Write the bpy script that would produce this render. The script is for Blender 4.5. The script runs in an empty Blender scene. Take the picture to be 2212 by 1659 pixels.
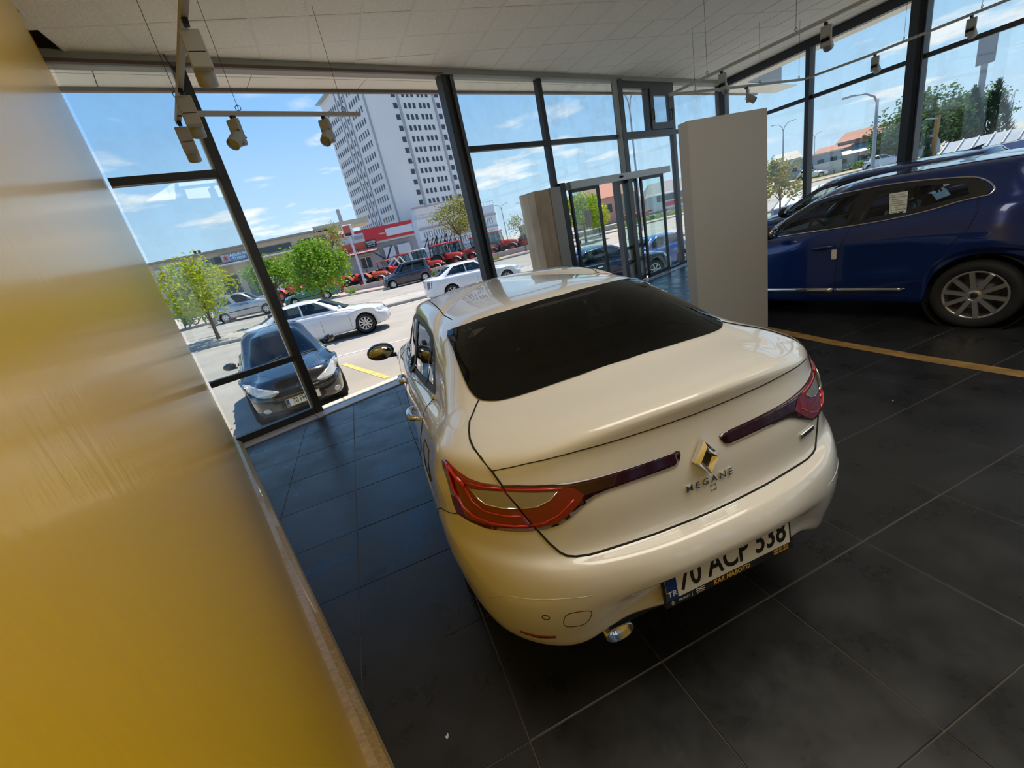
import bpy, bmesh, math, random
import numpy as np
from mathutils import Vector, Matrix
from mathutils.bvhtree import BVHTree
rnd = random.Random(7)
S = bpy.context.scene
COL = S.collection
rad = math.radians
# ---------------------------------------------------------------- camera
CH = 1.7441                                     # eye height above the showroom floor
YAW, PITCH, ROLL = rad(16.678), rad(19.754), rad(-12.933)
cd = bpy.data.cameras.new('camera'); cam = bpy.data.objects.new('camera', cd); COL.objects.link(cam)
cd.sensor_fit = 'HORIZONTAL'; cd.sensor_width = 36.0; cd.lens = 36.0 * 900.5 / 2212.0
cd.clip_start = 0.02; cd.clip_end = 2000
_f = Vector((math.sin(YAW) * math.cos(PITCH), math.cos(YAW) * math.cos(PITCH), -math.sin(PITCH)))
_r = Vector((math.cos(YAW), -math.sin(YAW), 0)); _u = _r.cross(_f)
_r2 = math.cos(ROLL) * _r + math.sin(ROLL) * _u; _u2 = -math.sin(ROLL) * _r + math.cos(ROLL) * _u
cam.matrix_world = Matrix((( _r2.x, _u2.x, -_f.x, 0), (_r2.y, _u2.y, -_f.y, 0), (_r2.z, _u2.z, -_f.z, CH), (0, 0, 0, 1)))
S.camera = cam
# ---------------------------------------------------------------- colour management
S.view_settings.view_transform = 'Standard'; S.view_settings.look = 'None'
S.view_settings.gamma = 1.0; S.view_settings.use_curve_mapping = False
S.view_settings.exposure = 0.5
# ---------------------------------------------------------------- sky and sun
W = bpy.data.worlds.new('World'); S.world = W; W.use_nodes = True
nt = W.node_tree; nt.nodes.clear()
def _n(t, **k):
    n = nt.nodes.new(t)
    for a, b in k.items(): setattr(n, a, b)
    return n
geo = _n('ShaderNodeTexCoord'); sep = _n('ShaderNodeSeparateXYZ'); nt.links.new(geo.outputs['Generated'], sep.inputs[0])
ramp = _n('ShaderNodeValToRGB'); e = ramp.color_ramp.elements
e[0].position = 0.0; e[0].color = (0.60, 0.77, 0.93, 1); e[1].position = 1.0; e[1].color = (0.07, 0.22, 0.62, 1)
for p_, c_ in ((0.10, (0.48, 0.71, 0.93, 1)), (0.28, (0.27, 0.53, 0.88, 1)), (0.50, (0.15, 0.39, 0.80, 1))):
    q_ = e.new(p_); q_.color = c_
nt.links.new(sep.outputs['Z'], ramp.inputs[0])
# cumulus: flat noise on a cloud layer seen in perspective, thinning towards the zenith
mx = _n('ShaderNodeMath', operation='MAXIMUM'); mx.inputs[1].default_value = 0.03; nt.links.new(sep.outputs['Z'], mx.inputs[0])
ad = _n('ShaderNodeMath', operation='ADD'); ad.inputs[1].default_value = 0.10; nt.links.new(mx.outputs[0], ad.inputs[0])
dv = _n('ShaderNodeVectorMath', operation='DIVIDE'); cb = _n('ShaderNodeCombineXYZ')
for i in range(3): nt.links.new(ad.outputs[0], cb.inputs[i])
nt.links.new(geo.outputs['Generated'], dv.inputs[0]); nt.links.new(cb.outputs[0], dv.inputs[1])
sc_ = _n('ShaderNodeVectorMath', operation='MULTIPLY'); sc_.inputs[1].default_value = (1.0, 1.0, 0.0); nt.links.new(dv.outputs[0], sc_.inputs[0])
of_ = _n('ShaderNodeVectorMath', operation='ADD'); of_.inputs[1].default_value = (3.1, 1.7, 0.4); nt.links.new(sc_.outputs[0], of_.inputs[0])
no = _n('ShaderNodeTexNoise'); no.inputs['Scale'].default_value = 1.15; no.inputs['Detail'].default_value = 7; no.inputs['Roughness'].default_value = 0.56
nt.links.new(of_.outputs[0], no.inputs['Vector'])
cr = _n('ShaderNodeValToRGB'); ce = cr.color_ramp.elements
ce[0].position = 0.555; ce[0].color = (0, 0, 0, 1); ce[1].position = 0.66; ce[1].color = (1, 1, 1, 1)
nt.links.new(no.outputs['Fac'], cr.inputs[0])
fad = _n('ShaderNodeMapRange'); fad.inputs['From Min'].default_value = 0.42; fad.inputs['From Max'].default_value = 0.22; nt.links.new(sep.outputs['Z'], fad.inputs['Value'])
lo_ = _n('ShaderNodeMapRange'); lo_.inputs['From Min'].default_value = 0.035; lo_.inputs['From Max'].default_value = 0.07; nt.links.new(sep.outputs['Z'], lo_.inputs['Value'])
m0 = _n('ShaderNodeMath', operation='MULTIPLY'); nt.links.new(fad.outputs[0], m0.inputs[0]); nt.links.new(lo_.outputs[0], m0.inputs[1])
mu = _n('ShaderNodeMath', operation='MULTIPLY'); nt.links.new(cr.outputs[0], mu.inputs[0]); nt.links.new(m0.outputs[0], mu.inputs[1])
mix = _n('ShaderNodeMixRGB'); mix.inputs[2].default_value = (0.93, 0.95, 0.98, 1)
nt.links.new(mu.outputs[0], mix.inputs[0]); nt.links.new(ramp.outputs[0], mix.inputs[1])
bg = _n('ShaderNodeBackground'); bg.inputs['Strength'].default_value = 0.80; nt.links.new(mix.outputs[0], bg.inputs[0])
wo = _n('ShaderNodeOutputWorld'); nt.links.new(bg.outputs[0], wo.inputs[0])
sl = bpy.data.lights.new('sun', 'SUN'); sl.energy = 4.9; sl.color = (1.0, 0.90, 0.75); sl.angle = rad(0.6)
sun = bpy.data.objects.new('sun', sl); COL.objects.link(sun)
SUN_EL, SUN_AZ = rad(62), rad(52)               # azimuth clockwise from +Y (street side)
sun.rotation_euler = (math.pi / 2 - SUN_EL, 0, math.pi - SUN_AZ)
# added area lights under the ceiling, without fixtures, to brighten the room
for x_, y_, w_, h_, p_ in ((1.9, .35, 2.6, 1.8, 52), (6.6, -.6, 3.0, 2.0, 16)):
    al = bpy.data.lights.new('added_fill_light', 'AREA'); al.shape = 'RECTANGLE'; al.size = w_; al.size_y = h_; al.energy = p_; al.color = (1.0, 0.93, 0.80)
    ao = bpy.data.objects.new('added_fill_light', al); COL.objects.link(ao); ao.location = (x_, y_, 4.06)
# ---------------------------------------------------------------- materials
MATS = {}
def mat(name, col, rough=0.5, metal=0.0, coat=0.0, spec=None, noise=0.0, nscale=8.0, bump=0.0, bscale=60.0, emit=None, col2=None, aniso=None, stretch=None, detail=4.0):
    if name in MATS: return MATS[name]
    m = bpy.data.materials.new(name); m.use_nodes = True; t = m.node_tree; b = t.nodes['Principled BSDF']
    c4 = (*col, 1); b.inputs['Base Color'].default_value = c4; b.inputs['Roughness'].default_value = rough; b.inputs['Metallic'].default_value = metal
    if coat: b.inputs['Coat Weight'].default_value = coat; b.inputs['Coat Roughness'].default_value = 0.02
    if spec is not None: b.inputs['Specular IOR Level'].default_value = spec
    if emit: b.inputs['Emission Color'].default_value = (*emit[:3], 1); b.inputs['Emission Strength'].default_value = emit[3]
    if noise or bump:
        tc = t.nodes.new('ShaderNodeTexCoord'); mp = t.nodes.new('ShaderNodeMapping'); t.links.new(tc.outputs['Object'], mp.inputs[0])
        if stretch: mp.inputs['Scale'].default_value = stretch
    if noise:
        n = t.nodes.new('ShaderNodeTexNoise'); n.inputs['Scale'].default_value = nscale; n.inputs['Detail'].default_value = detail; t.links.new(mp.outputs[0], n.inputs['Vector'])
        r = t.nodes.new('ShaderNodeValToRGB'); t.links.new(n.outputs['Fac'], r.inputs[0])
        a_, z_ = r.color_ramp.elements; a_.position = 0.3; z_.position = 0.7
        a_.color = tuple(max(0, x * (1 - noise)) for x in col) + (1,); z_.color = tuple(min(1, x * (1 + noise)) for x in (col2 or col)) + (1,)
        t.links.new(r.outputs[0], b.inputs['Base Color'])
    if bump:
        n2 = t.nodes.new('ShaderNodeTexNoise'); n2.inputs['Scale'].default_value = bscale; n2.inputs['Detail'].default_value = 3; t.links.new(mp.outputs[0], n2.inputs['Vector'])
        bp = t.nodes.new('ShaderNodeBump'); bp.inputs['Strength'].default_value = bump; bp.inputs['Distance'].default_value = 0.01
        t.links.new(n2.outputs['Fac'], bp.inputs['Height']); t.links.new(bp.outputs[0], b.inputs['Normal'])
    MATS[name] = m; return m
def glass(name, tint=(0.9, 0.97, 0.95), refl=1.0, rough=0.0, dirt=0.0, ior=1.45):
    """thin pane: tinted see-through plus a Fresnel reflection"""
    if name in MATS: return MATS[name]
    m = bpy.data.materials.new(name); m.use_nodes = True; t = m.node_tree; t.nodes.clear()
    tr = t.nodes.new('ShaderNodeBsdfTransparent'); tr.inputs[0].default_value = (*tint, 1)
    gl = t.nodes.new('ShaderNodeBsdfGlossy'); gl.inputs['Roughness'].default_value = rough; gl.inputs[0].default_value = (refl, refl, refl, 1)
    ge = t.nodes.new('ShaderNodeNewGeometry'); dt = t.nodes.new('ShaderNodeVectorMath'); dt.operation = 'DOT_PRODUCT'; t.links.new(ge.outputs['Incoming'], dt.inputs[0]); t.links.new(ge.outputs['Normal'], dt.inputs[1])
    def mth(op, a, b):
        n = t.nodes.new('ShaderNodeMath'); n.operation = op
        for i, x in enumerate((a, b)):
            if x is None: continue
            if isinstance(x, (int, float)): n.inputs[i].default_value = x
            else: t.links.new(x, n.inputs[i])
        return n.outputs[0]
    f5 = mth('POWER', mth('SUBTRACT', 1.0, mth('ABSOLUTE', dt.outputs['Value'], None)), 5.0); fr = mth('ADD', mth('MULTIPLY', f5, 0.90), 0.04 if ior > 1.3 else 0.02)
    mx_ = t.nodes.new('ShaderNodeMixShader'); out = t.nodes.new('ShaderNodeOutputMaterial')
    t.links.new(fr, mx_.inputs[0]); t.links.new(tr.outputs[0], mx_.inputs[1]); t.links.new(gl.outputs[0], mx_.inputs[2])
    last = mx_
    if dirt:
        df = t.nodes.new('ShaderNodeBsdfDiffuse'); df.inputs[0].default_value = (0.75, 0.75, 0.72, 1)
        tl = t.nodes.new('ShaderNodeBsdfTranslucent'); tl.inputs[0].default_value = (0.75, 0.75, 0.72, 1)
        ms = t.nodes.new('ShaderNodeMixShader'); t.links.new(df.outputs[0], ms.inputs[1]); t.links.new(tl.outputs[0], ms.inputs[2])
        tc = t.nodes.new('ShaderNodeTexCoord'); n = t.nodes.new('ShaderNodeTexNoise'); n.inputs['Scale'].default_value = 2.2; n.inputs['Detail'].default_value = 8
        n.inputs['Roughness'].default_value = 0.65
        t.links.new(tc.outputs['Object'], n.inputs['Vector'])
        mr = t.nodes.new('ShaderNodeMapRange'); mr.inputs['From Min'].default_value = 0.45; mr.inputs['From Max'].default_value = 0.8; mr.inputs['To Max'].default_value = dirt
        t.links.new(n.outputs['Fac'], mr.inputs['Value'])
        m2 = t.nodes.new('ShaderNodeMixShader'); t.links.new(mr.outputs[0], m2.inputs[0]); t.links.new(mx_.outputs[0], m2.inputs[1]); t.links.new(ms.outputs[0], m2.inputs[2]); last = m2
    t.links.new(last.outputs[0], out.inputs[0]); MATS[name] = m; return m
# ---------------------------------------------------------------- objects
def thing(name, label=None, cat=None, loc=(0, 0, 0), rotz=0.0, group=None, kind=None):
    o = bpy.data.objects.new(name, None); o.empty_display_size = 0.1; COL.objects.link(o)
    o.location = loc; o.rotation_euler = (0, 0, rotz); return tag(o, label, cat, group, kind)
def tag(o, label=None, cat=None, group=None, kind=None):
    if label: o['label'] = label
    if cat: o['category'] = cat
    if group: o['group'] = group
    if kind: o['kind'] = kind
    return o
def link(name, me, parent=None, mats=()):
    o = bpy.data.objects.new(name, me); COL.objects.link(o)
    if parent is not None: o.parent = parent
    for m in mats: me.materials.append(m)
    return o
def copy_tree(o, parent=None):
    c = o.copy(); COL.objects.link(c)
    if parent is not None: c.parent = parent
    for ch in list(o.children): copy_tree(ch, c)
    return c
class MB:
    """collects shapes; build() links them as ONE mesh object"""
    def __init__(s): s.v = []; s.f = []; s.sm = []
    def add(s, vs, fs, smooth=False):
        n = len(s.v); s.v += [tuple(v) for v in vs]; s.f += [tuple(i + n for i in f) for f in fs]; s.sm += [smooth] * len(fs); return s
    def box(s, c, d, rot=None, bev=0.0):
        x, y, z = d[0] / 2, d[1] / 2, d[2] / 2
        if bev:
            b = min(bev, x * .9, y * .9, z * .9); vs = []
            for sx in (-1, 1):
                for sy in (-1, 1):
                    for sz in (-1, 1):
                        vs += [Vector((sx * (x - b), sy * (y - b), sz * z)), Vector((sx * (x - b), sy * y, sz * (z - b))), Vector((sx * x, sy * (y - b), sz * (z - b)))]
            bm = bmesh.new(); [bm.verts.new(v) for v in vs]; r = bmesh.ops.convex_hull(bm, input=bm.verts[:]); bm.verts.index_update()
            V = [v.co.copy() for v in bm.verts]; F = [[v.index for v in f.verts] for f in bm.faces]; bm.free()
        else:
            V = [Vector((sx * x, sy * y, sz * z)) for sx in (-1, 1) for sy in (-1, 1) for sz in (-1, 1)]
            F = [(0, 1, 3, 2), (4, 6, 7, 5), (0, 4, 5, 1), (2, 3, 7, 6), (0, 2, 6, 4), (1, 5, 7, 3)]
        if rot is not None:
            M = rot if isinstance(rot, Matrix) else Matrix.Rotation(rot, 3, 'Z'); V = [M @ v for v in V]
        c = Vector(c); return s.add([v + c for v in V], F)
    def bar(s, a, b, w, h=None, up=(0, 0, 1)):
        a, b = Vector(a), Vector(b); h = h or w; d = b - a; L = d.length; x = d.normalized(); u = Vector(up)
        if abs(x.dot(u)) > .99: u = Vector((1, 0, 0))
        y = u.cross(x).normalized(); z = x.cross(y)
        M = Matrix((x, y, z)).transposed(); return s.box((a + b) / 2, (L, w, h), M)
    def tube(s, pts, r, n=8, cap=True):
        pts = [Vector(p) for p in pts]; rr = r if hasattr(r, '__len__') else [r] * len(pts)
        vs = []; fs = []; pu = None
        for i, p in enumerate(pts):
            d = (pts[min(i + 1, len(pts) - 1)] - pts[max(i - 1, 0)])
            d = d.normalized() if d.length > 1e-9 else Vector((0, 0, 1))
            u = (Vector((0, 0, 1)) if abs(d.z) < .95 else Vector((1, 0, 0))) if pu is None else pu
            u = (u - d * u.dot(d)); u = u.normalized() if u.length > 1e-6 else d.orthogonal().normalized(); pu = u; w = d.cross(u)
            for k in range(n):
                a = 2 * math.pi * k / n; vs.append(p + (u * math.cos(a) + w * math.sin(a)) * rr[i])
        for i in range(len(pts) - 1):
            for k in range(n): fs.append((i * n + k, i * n + (k + 1) % n, (i + 1) * n + (k + 1) % n, (i + 1) * n + k))
        s.add(vs, fs, True)
        if cap:
            m = len(s.v) - len(vs); s.f += [tuple(m + k for k in reversed(range(n))), tuple(m + (len(pts) - 1) * n + k for k in range(n))]; s.sm += [False, False]
        return s
    def lathe(s, prof, n=24, axis='Z', c=(0, 0, 0), smooth=True):
        """prof: (radius, height) pairs"""
        vs = []; fs = []
        for r, h in prof:
            for k in range(n):
                a = 2 * math.pi * k / n; x, y = r * math.cos(a), r * math.sin(a)
                p = {'Z': (x, y, h), 'Y': (x, h, y), 'X': (h, x, y)}[axis]; vs.append((p[0] + c[0], p[1] + c[1], p[2] + c[2]))
        for i in range(len(prof) - 1):
            for k in range(n): fs.append((i * n + k, i * n + (k + 1) % n, (i + 1) * n + (k + 1) % n, (i + 1) * n + k))
        return s.add(vs, fs, smooth)
    def prism(s, poly, d, M=None):
        """poly (x, y) extruded along z from 0 to d, then mapped by M"""
        n = len(poly); vs = [Vector((x, y, 0)) for x, y in poly] + [Vector((x, y, d)) for x, y in poly]
        if M is not None: vs = [M @ v for v in vs]
        fs = [tuple(reversed(range(n))), tuple(range(n, 2 * n))] + [(i, (i + 1) % n, n + (i + 1) % n, n + i) for i in range(n)]
        return s.add(vs, fs)
    def quad(s, a, b, c, d): return s.add([a, b, c, d], [(0, 1, 2, 3)])
    def ball(s, c, r, n=10, m=7, sq=(1, 1, 1)):
        vs = [(c[0], c[1], c[2] - r * sq[2])]; fs = []
        for i in range(1, m):
            t = -math.pi / 2 + math.pi * i / m
            for k in range(n):
                a = 2 * math.pi * k / n; vs.append((c[0] + r * sq[0] * math.cos(t) * math.cos(a), c[1] + r * sq[1] * math.cos(t) * math.sin(a), c[2] + r * sq[2] * math.sin(t)))
        vs.append((c[0], c[1], c[2] + r * sq[2])); L = len(vs) - 1
        for k in range(n): fs.append((0, 1 + (k + 1) % n, 1 + k)); fs.append((L, L - n + k, L - n + (k + 1) % n))
        for i in range(m - 2):
            for k in range(n): a = 1 + i * n; fs.append((a + k, a + (k + 1) % n, a + n + (k + 1) % n, a + n + k))
        return s.add(vs, fs, True)
    def mesh(s, name):
        me = bpy.data.meshes.new(name); me.from_pydata(s.v, [], s.f); me.update()
        me.polygons.foreach_set('use_smooth', s.sm); return me
    def build(s, name, m, parent=None, normals=True):
        me = s.mesh(name)
        if normals:
            bm = bmesh.new(); bm.from_mesh(me); bmesh.ops.recalc_face_normals(bm, faces=bm.faces); bm.to_mesh(me); bm.free()
        return link(name, me, parent, [m] if m else [])
def text_obj(name, s, size, m, parent, M, depth=0.002, align='CENTER', bold=0.0, spacing=1.0, sx=1.0, shear=0.0):
    """lettering turned into a real mesh; M maps text plane (x right, y up, z out)"""
    c = bpy.data.curves.new(name, 'FONT'); c.body = s; c.size = size; c.extrude = depth; c.align_x = align; c.align_y = 'CENTER'; c.offset = bold; c.space_character = spacing; c.shear = shear
    c.resolution_u = 3
    o = bpy.data.objects.new(name, c); COL.objects.link(o); dg = bpy.context.evaluated_depsgraph_get()
    me = bpy.data.meshes.new_from_object(o.evaluated_get(dg)); bpy.data.objects.remove(o); bpy.data.curves.remove(c)
    me.transform(M @ Matrix.Diagonal((sx, 1, 1, 1))); me.name = name; me.materials.clear()
    return link(name, me, parent, [m])
def frame(o, x, y):
    """4x4 from origin and the two in-plane axes"""
    x = Vector(x).normalized(); y = Vector(y); y = (y - x * y.dot(x)).normalized(); z = x.cross(y)
    return Matrix(((x.x, y.x, z.x, o[0]), (x.y, y.y, z.y, o[1]), (x.z, y.z, z.z, o[2]), (0, 0, 0, 1)))
# shared materials
BLACKM = mat('black_metal', (0.012, 0.012, 0.014), 0.35)
RUBBER = mat('tyre_rubber', (0.014, 0.014, 0.015), 0.75)
CHROME = mat('chrome', (0.80, 0.80, 0.82), 0.08, 1.0)
SILVER = mat('silver_alloy', (0.62, 0.63, 0.65), 0.28, 0.9)
DARKPL = mat('dark_plastic', (0.016, 0.016, 0.018), 0.45)
SEAM = mat('seam_shadow_gap', (0.01, 0.01, 0.01), 0.9)
REDLENS = mat('red_lens', (0.22, 0.008, 0.012), 0.06, coat=1.0)
DREDLENS = mat('dark_red_lens', (0.035, 0.004, 0.006), 0.06, coat=1.0)
WHITEP = mat('white_plastic', (0.75, 0.75, 0.73), 0.4)
# ---------------------------------------------------------------- the showroom shell
FA = rad(18.39); FD = Vector((math.cos(FA), math.sin(FA), 0)); FN = Vector((-FD.y, FD.x, 0)); F0 = Vector((-.99, 6.043, 0)); FROT = FA
def F(d, o=0.0, z=0.0): return F0 + FD * d + FN * o + Vector((0, 0, z))
DC = 11.85; RC = F(DC); RA_ = rad(3.46); RN = Vector((math.cos(RA_), math.sin(RA_), 0)); RD = Vector((RN.y, -RN.x, 0))
def Rw(t, o=0.0, z=0.0): return RC + RD * t + RN * o + Vector((0, 0, z))
ZC = 4.12
MF = Matrix((FD, FN, Vector((0, 0, 1)))).transposed(); MR = Matrix((RD, RN, Vector((0, 0, 1)))).transposed()
WB = Vector((-1.947, 5.90, 0)); WD = Vector((.3097, -.9508, 0)); WN = Vector((.9508, .3097, 0))      # left wall runs from the glazing past the eye
WO = -.075                                       # its face lies this far left of the eye
def Wl(t, o=0.0, z=0.0): return WB + WD * t + WN * (WO + o) + Vector((0, 0, z))
MW = Matrix((WD, WN, Vector((0, 0, 1)))).transposed()
def clip(poly, p0, n):
    """keep the part of a 2D polygon on the side n points to"""
    out = []
    for i in range(len(poly)):
        a, b = Vector(poly[i]), Vector(poly[(i + 1) % len(poly)]); da, db = (a - p0).dot(n), (b - p0).dot(n)
        if da >= 0: out.append(a)
        if da * db < 0: out.append(a + (b - a) * (da / (da - db)))
    return out
v2 = lambda v: Vector((v.x, v.y))
def in_view(p, pad=.12):
    q = cam.matrix_world.inverted() @ Vector(p)
    if q.z > -.1: return False
    u, v = q.x / -q.z * 900.5 / 1106, q.y / -q.z * 900.5 / 829.5
    return abs(u) < 1 + pad and abs(v) < 1 + pad
def tiled(parent, name, org, rot, size, gap, z, thick, down, m, clips, rngs, jitter=0.0, skip=(), hang=()):
    """square tiles laid one by one; those in view are parts, the rest one joined field"""
    c_, s_ = math.cos(rot), math.sin(rot); cells = []
    for i in range(*rngs[0]):
        for j in range(*rngs[1]):
            q = []
            for a, b in ((gap, gap), (size - gap, gap), (size - gap, size - gap), (gap, size - gap)):
                x, y = i * size + a, j * size + b; q.append(Vector((org[0] + c_ * x - s_ * y, org[1] + s_ * x + c_ * y)))
            n0 = len(q); full = q
            for p0, n in clips:
                if len(q) > 2: q = clip(q, p0, n)
            if len(q) < 3: continue
            c = sum(q, Vector((0, 0))) / len(q); whole = len(q) == 4 and all((a - b).length < 1e-6 for a, b in zip(q, full))
            if (i, j) in skip: continue
            cells.append(((c - Vector((0, 0))).length, i, j, q, c, whole))
    cells.sort(key=lambda t: t[0]); seen = [t for t in cells if in_view((t[4].x, t[4].y, z))][:300]; ids = {(t[1], t[2]) for t in seen}
    h = (size - 2 * gap) / 2; mb = MB(); e = .0015
    zs = (0, -thick) if not down else (0, thick)
    mb.add([(-h, -h, zs[1]), (h, -h, zs[1]), (h, h, zs[1]), (-h, h, zs[1]), (-h, -h, zs[0] + (-e if not down else e)), (h, -h, zs[0] + (-e if not down else e)), (h, h, zs[0] + (-e if not down else e)), (-h, h, zs[0] + (-e if not down else e)),
            (-h + e * 2, -h + e * 2, zs[0]), (h - e * 2, -h + e * 2, zs[0]), (h - e * 2, h - e * 2, zs[0]), (-h + e * 2, h - e * 2, zs[0])],
           [(0, 1, 5, 4), (1, 2, 6, 5), (2, 3, 7, 6), (3, 0, 4, 7), (4, 5, 9, 8), (5, 6, 10, 9), (6, 7, 11, 10), (7, 4, 8, 11), (8, 9, 10, 11)])
    me = mb.mesh(name); me.materials.append(m)
    if down: me.flip_normals()
    rest = MB()
    for d_, i, j, q, c, whole in cells:
        if (i, j) in ids:
            if whole:
                o = bpy.data.objects.new(name, me); COL.objects.link(o); o.parent = parent; o.location = (c.x, c.y, z + rnd.uniform(-jitter, jitter)); o.rotation_euler = (rnd.uniform(-jitter, jitter) * .9, rnd.uniform(-jitter, jitter) * .9, rot)
                if (i, j) in hang: o.rotation_euler = hang[(i, j)]; o.location.z -= .03
            else:
                b = MB(); b.prism([(p.x - c.x, p.y - c.y) for p in q], thick, Matrix.Translation((0, 0, -thick if not down else 0))); o = b.build(name, m, parent); o.location = (c.x, c.y, z)
        else: rest.prism([(p.x, p.y) for p in q], thick, Matrix.Translation((0, 0, z - (thick if not down else 0))))
    if rest.v: tag(rest.build(name + '_field', m, parent), kind='stuff')
    return len(seen)
# materials of the shell
def tile_mat():
    m = mat('anthracite_porcelain', (.024, .025, .027), .33, noise=.35, nscale=1.3, spec=.5)
    t = m.node_tree; b = t.nodes['Principled BSDF']; tc = t.nodes.new('ShaderNodeTexCoord')
    gm = t.nodes.new('ShaderNodeNewGeometry')
    n = t.nodes.new('ShaderNodeTexNoise'); n.inputs['Scale'].default_value = 3.2; n.inputs['Detail'].default_value = 9; n.inputs['Roughness'].default_value = .65; t.links.new(gm.outputs['Position'], n.inputs['Vector'])
    r = t.nodes.new('ShaderNodeMapRange'); r.inputs['From Min'].default_value = .35; r.inputs['From Max'].default_value = .72; r.inputs['To Min'].default_value = .24; r.inputs['To Max'].default_value = .46; t.links.new(n.outputs['Fac'], r.inputs['Value']); t.links.new(r.outputs[0], b.inputs['Roughness'])
    for l in list(t.links):
        if l.to_socket == b.inputs['Base Color']: cr_ = l.from_node
    t.links.new(n.outputs['Fac'], cr_.inputs[0])
    return m
TILE = tile_mat()
CEILT = mat('mineral_ceiling_tile', (.86, .84, .78), .9, bump=.5, bscale=55, noise=.05, nscale=30)
TBAR = mat('ceiling_grid_white', (.78, .76, .71), .6)
GROUT = mat('grout', (.11, .10, .09), .9)
ALU = mat('dark_aluminium', (.030, .032, .036), .42, .3)
ALUG = mat('grey_aluminium', (.085, .09, .095), .42, .4)
HDR = mat('header_trim_grey', (.30, .30, .275), .6)
PANE = glass('window_pane', (.93, .965, .965), .9, dirt=.10)
PANEU = glass('smudged_pane', (.88, .94, .96), .9, dirt=.22)
# floor
inn = [(v2(F(0, .02)), -v2(FN)), (v2(Wl(0, -.05)), v2(WN)), (v2(Rw(0, .0)), -v2(RN))]
BACK = -6.5
fl = MB(); corner = [v2(F(-1.2, .05)), v2(F(DC + .1, .05)), v2(Rw(19, .05)), v2(Wl(14, -.1))]
fl.prism([(p.x, p.y) for p in corner[::-1]], .25, Matrix.Translation((0, 0, -.253))); floor = tag(fl.build('floor', GROUT), kind='structure')
tiled(floor, 'floor_tile', (-.531, 1.032), 0, .6, .0022, 0, .012, False, TILE, inn, ((-6, 20), (-14, 18)))
# pale stone strip inside the glazing and the worn step outside
b = MB(); ceil = None
st = MB()
thr = thing('trim_1', kind='structure'); STONE = mat('pale_threshold_stone', (.52, .50, .50), .35, noise=.08, nscale=9); SAND = mat('worn_beige_stone', (.62, .55, .45), .7, noise=.12, nscale=14)
d = -1.0
while d < DC - .1:
    L = min(.92, DC - d); x = MB(); x.box((0, 0, 0), (L - .006, .22, .016), bev=.002); o = x.build('threshold_slab', STONE, thr); o.location = F(d + L / 2, -.155, .008); o.rotation_euler = (0, 0, FROT); d += .92
d = -1.0
while d < DC - .1:
    L = min(1.4, DC - d)
    for oo, zz, ww in ((.14, -.02, .30), (.42, -.10, .28)):
        x = MB(); x.box((0, 0, 0), (L - .006, ww, .16), bev=.012); o = x.build('outer_step', SAND, thr); o.location = F(d + L / 2, oo, zz - .07); o.rotation_euler = (0, 0, FROT)
    d += 1.4
# ceiling
CC = .8942; inc = [(v2(F(0, -.02)), -v2(FN)), (v2(Wl(0, 0)), v2(WN)), (v2(Rw(0, -.02)), -v2(RN))]
cb_ = MB(); cc = [v2(F(-1.2, .1)), v2(F(DC + .1, .1)), v2(Rw(19, .1)), v2(Wl(14, -.1))]
cb_.prism([(p.x, p.y) for p in cc[::-1]], .2, Matrix.Translation((0, 0, ZC + .30))); ceiling = tag(cb_.build('ceiling', mat('slab_concrete', (.10, .095, .09), .9)), kind='structure')
TS, CO, CRT = .5366, (.3926, 5.375), rad(2.2497); cx, sx_ = math.cos(CRT), math.sin(CRT)
gpt = lambda i, j: Vector((CO[0] + cx * i * TS - sx_ * j * TS, CO[1] + sx_ * i * TS + cx * j * TS))
def grid_at(p): q = v2(p) - Vector(CO); return ((cx * q.x + sx_ * q.y) / TS, (-sx_ * q.x + cx * q.y) / TS)
hi = tuple(math.floor(k) for k in grid_at(Wl(.35, .10))); hj = (hi[0] + 1, hi[1])
tiled(ceiling, 'ceiling_tile', CO, CRT, TS, .010, ZC + .006, .016, True, CEILT, inc, ((-12, 24), (-24, 14)), jitter=.0035, skip=(hi,), hang={hj: (rad(2), rad(-7), CRT), (hi[0], hi[1] - 1): (rad(3), rad(-5), CRT)})
bars = MB()
for i in range(-10, 24):
    q = [gpt(i, -22), gpt(i, 12)]; a, b2 = q
    for p0, n in inc:
        da, db = (a - p0).dot(n), (b2 - p0).dot(n)
        if da < 0 and db < 0: a = None; break
        if da * db < 0:
            x = a + (b2 - a) * (da / (da - db))
            if da < 0: a = x
            else: b2 = x
    if a is not None: bars.bar((a.x, a.y, ZC + .012), (b2.x, b2.y, ZC + .012), .024, .020)
for j in range(-22, 12):
    a, b2 = gpt(-10, j), gpt(24, j)
    for p0, n in inc:
        da, db = (a - p0).dot(n), (b2 - p0).dot(n)
        if da < 0 and db < 0: a = None; break
        if da * db < 0:
            x = a + (b2 - a) * (da / (da - db))
            if da < 0: a = x
            else: b2 = x
    if a is not None: bars.bar((a.x, a.y, ZC + .014), (b2.x, b2.y, ZC + .014), .022, .018)
bars.build('ceiling_grid', TBAR, ceiling)
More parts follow.
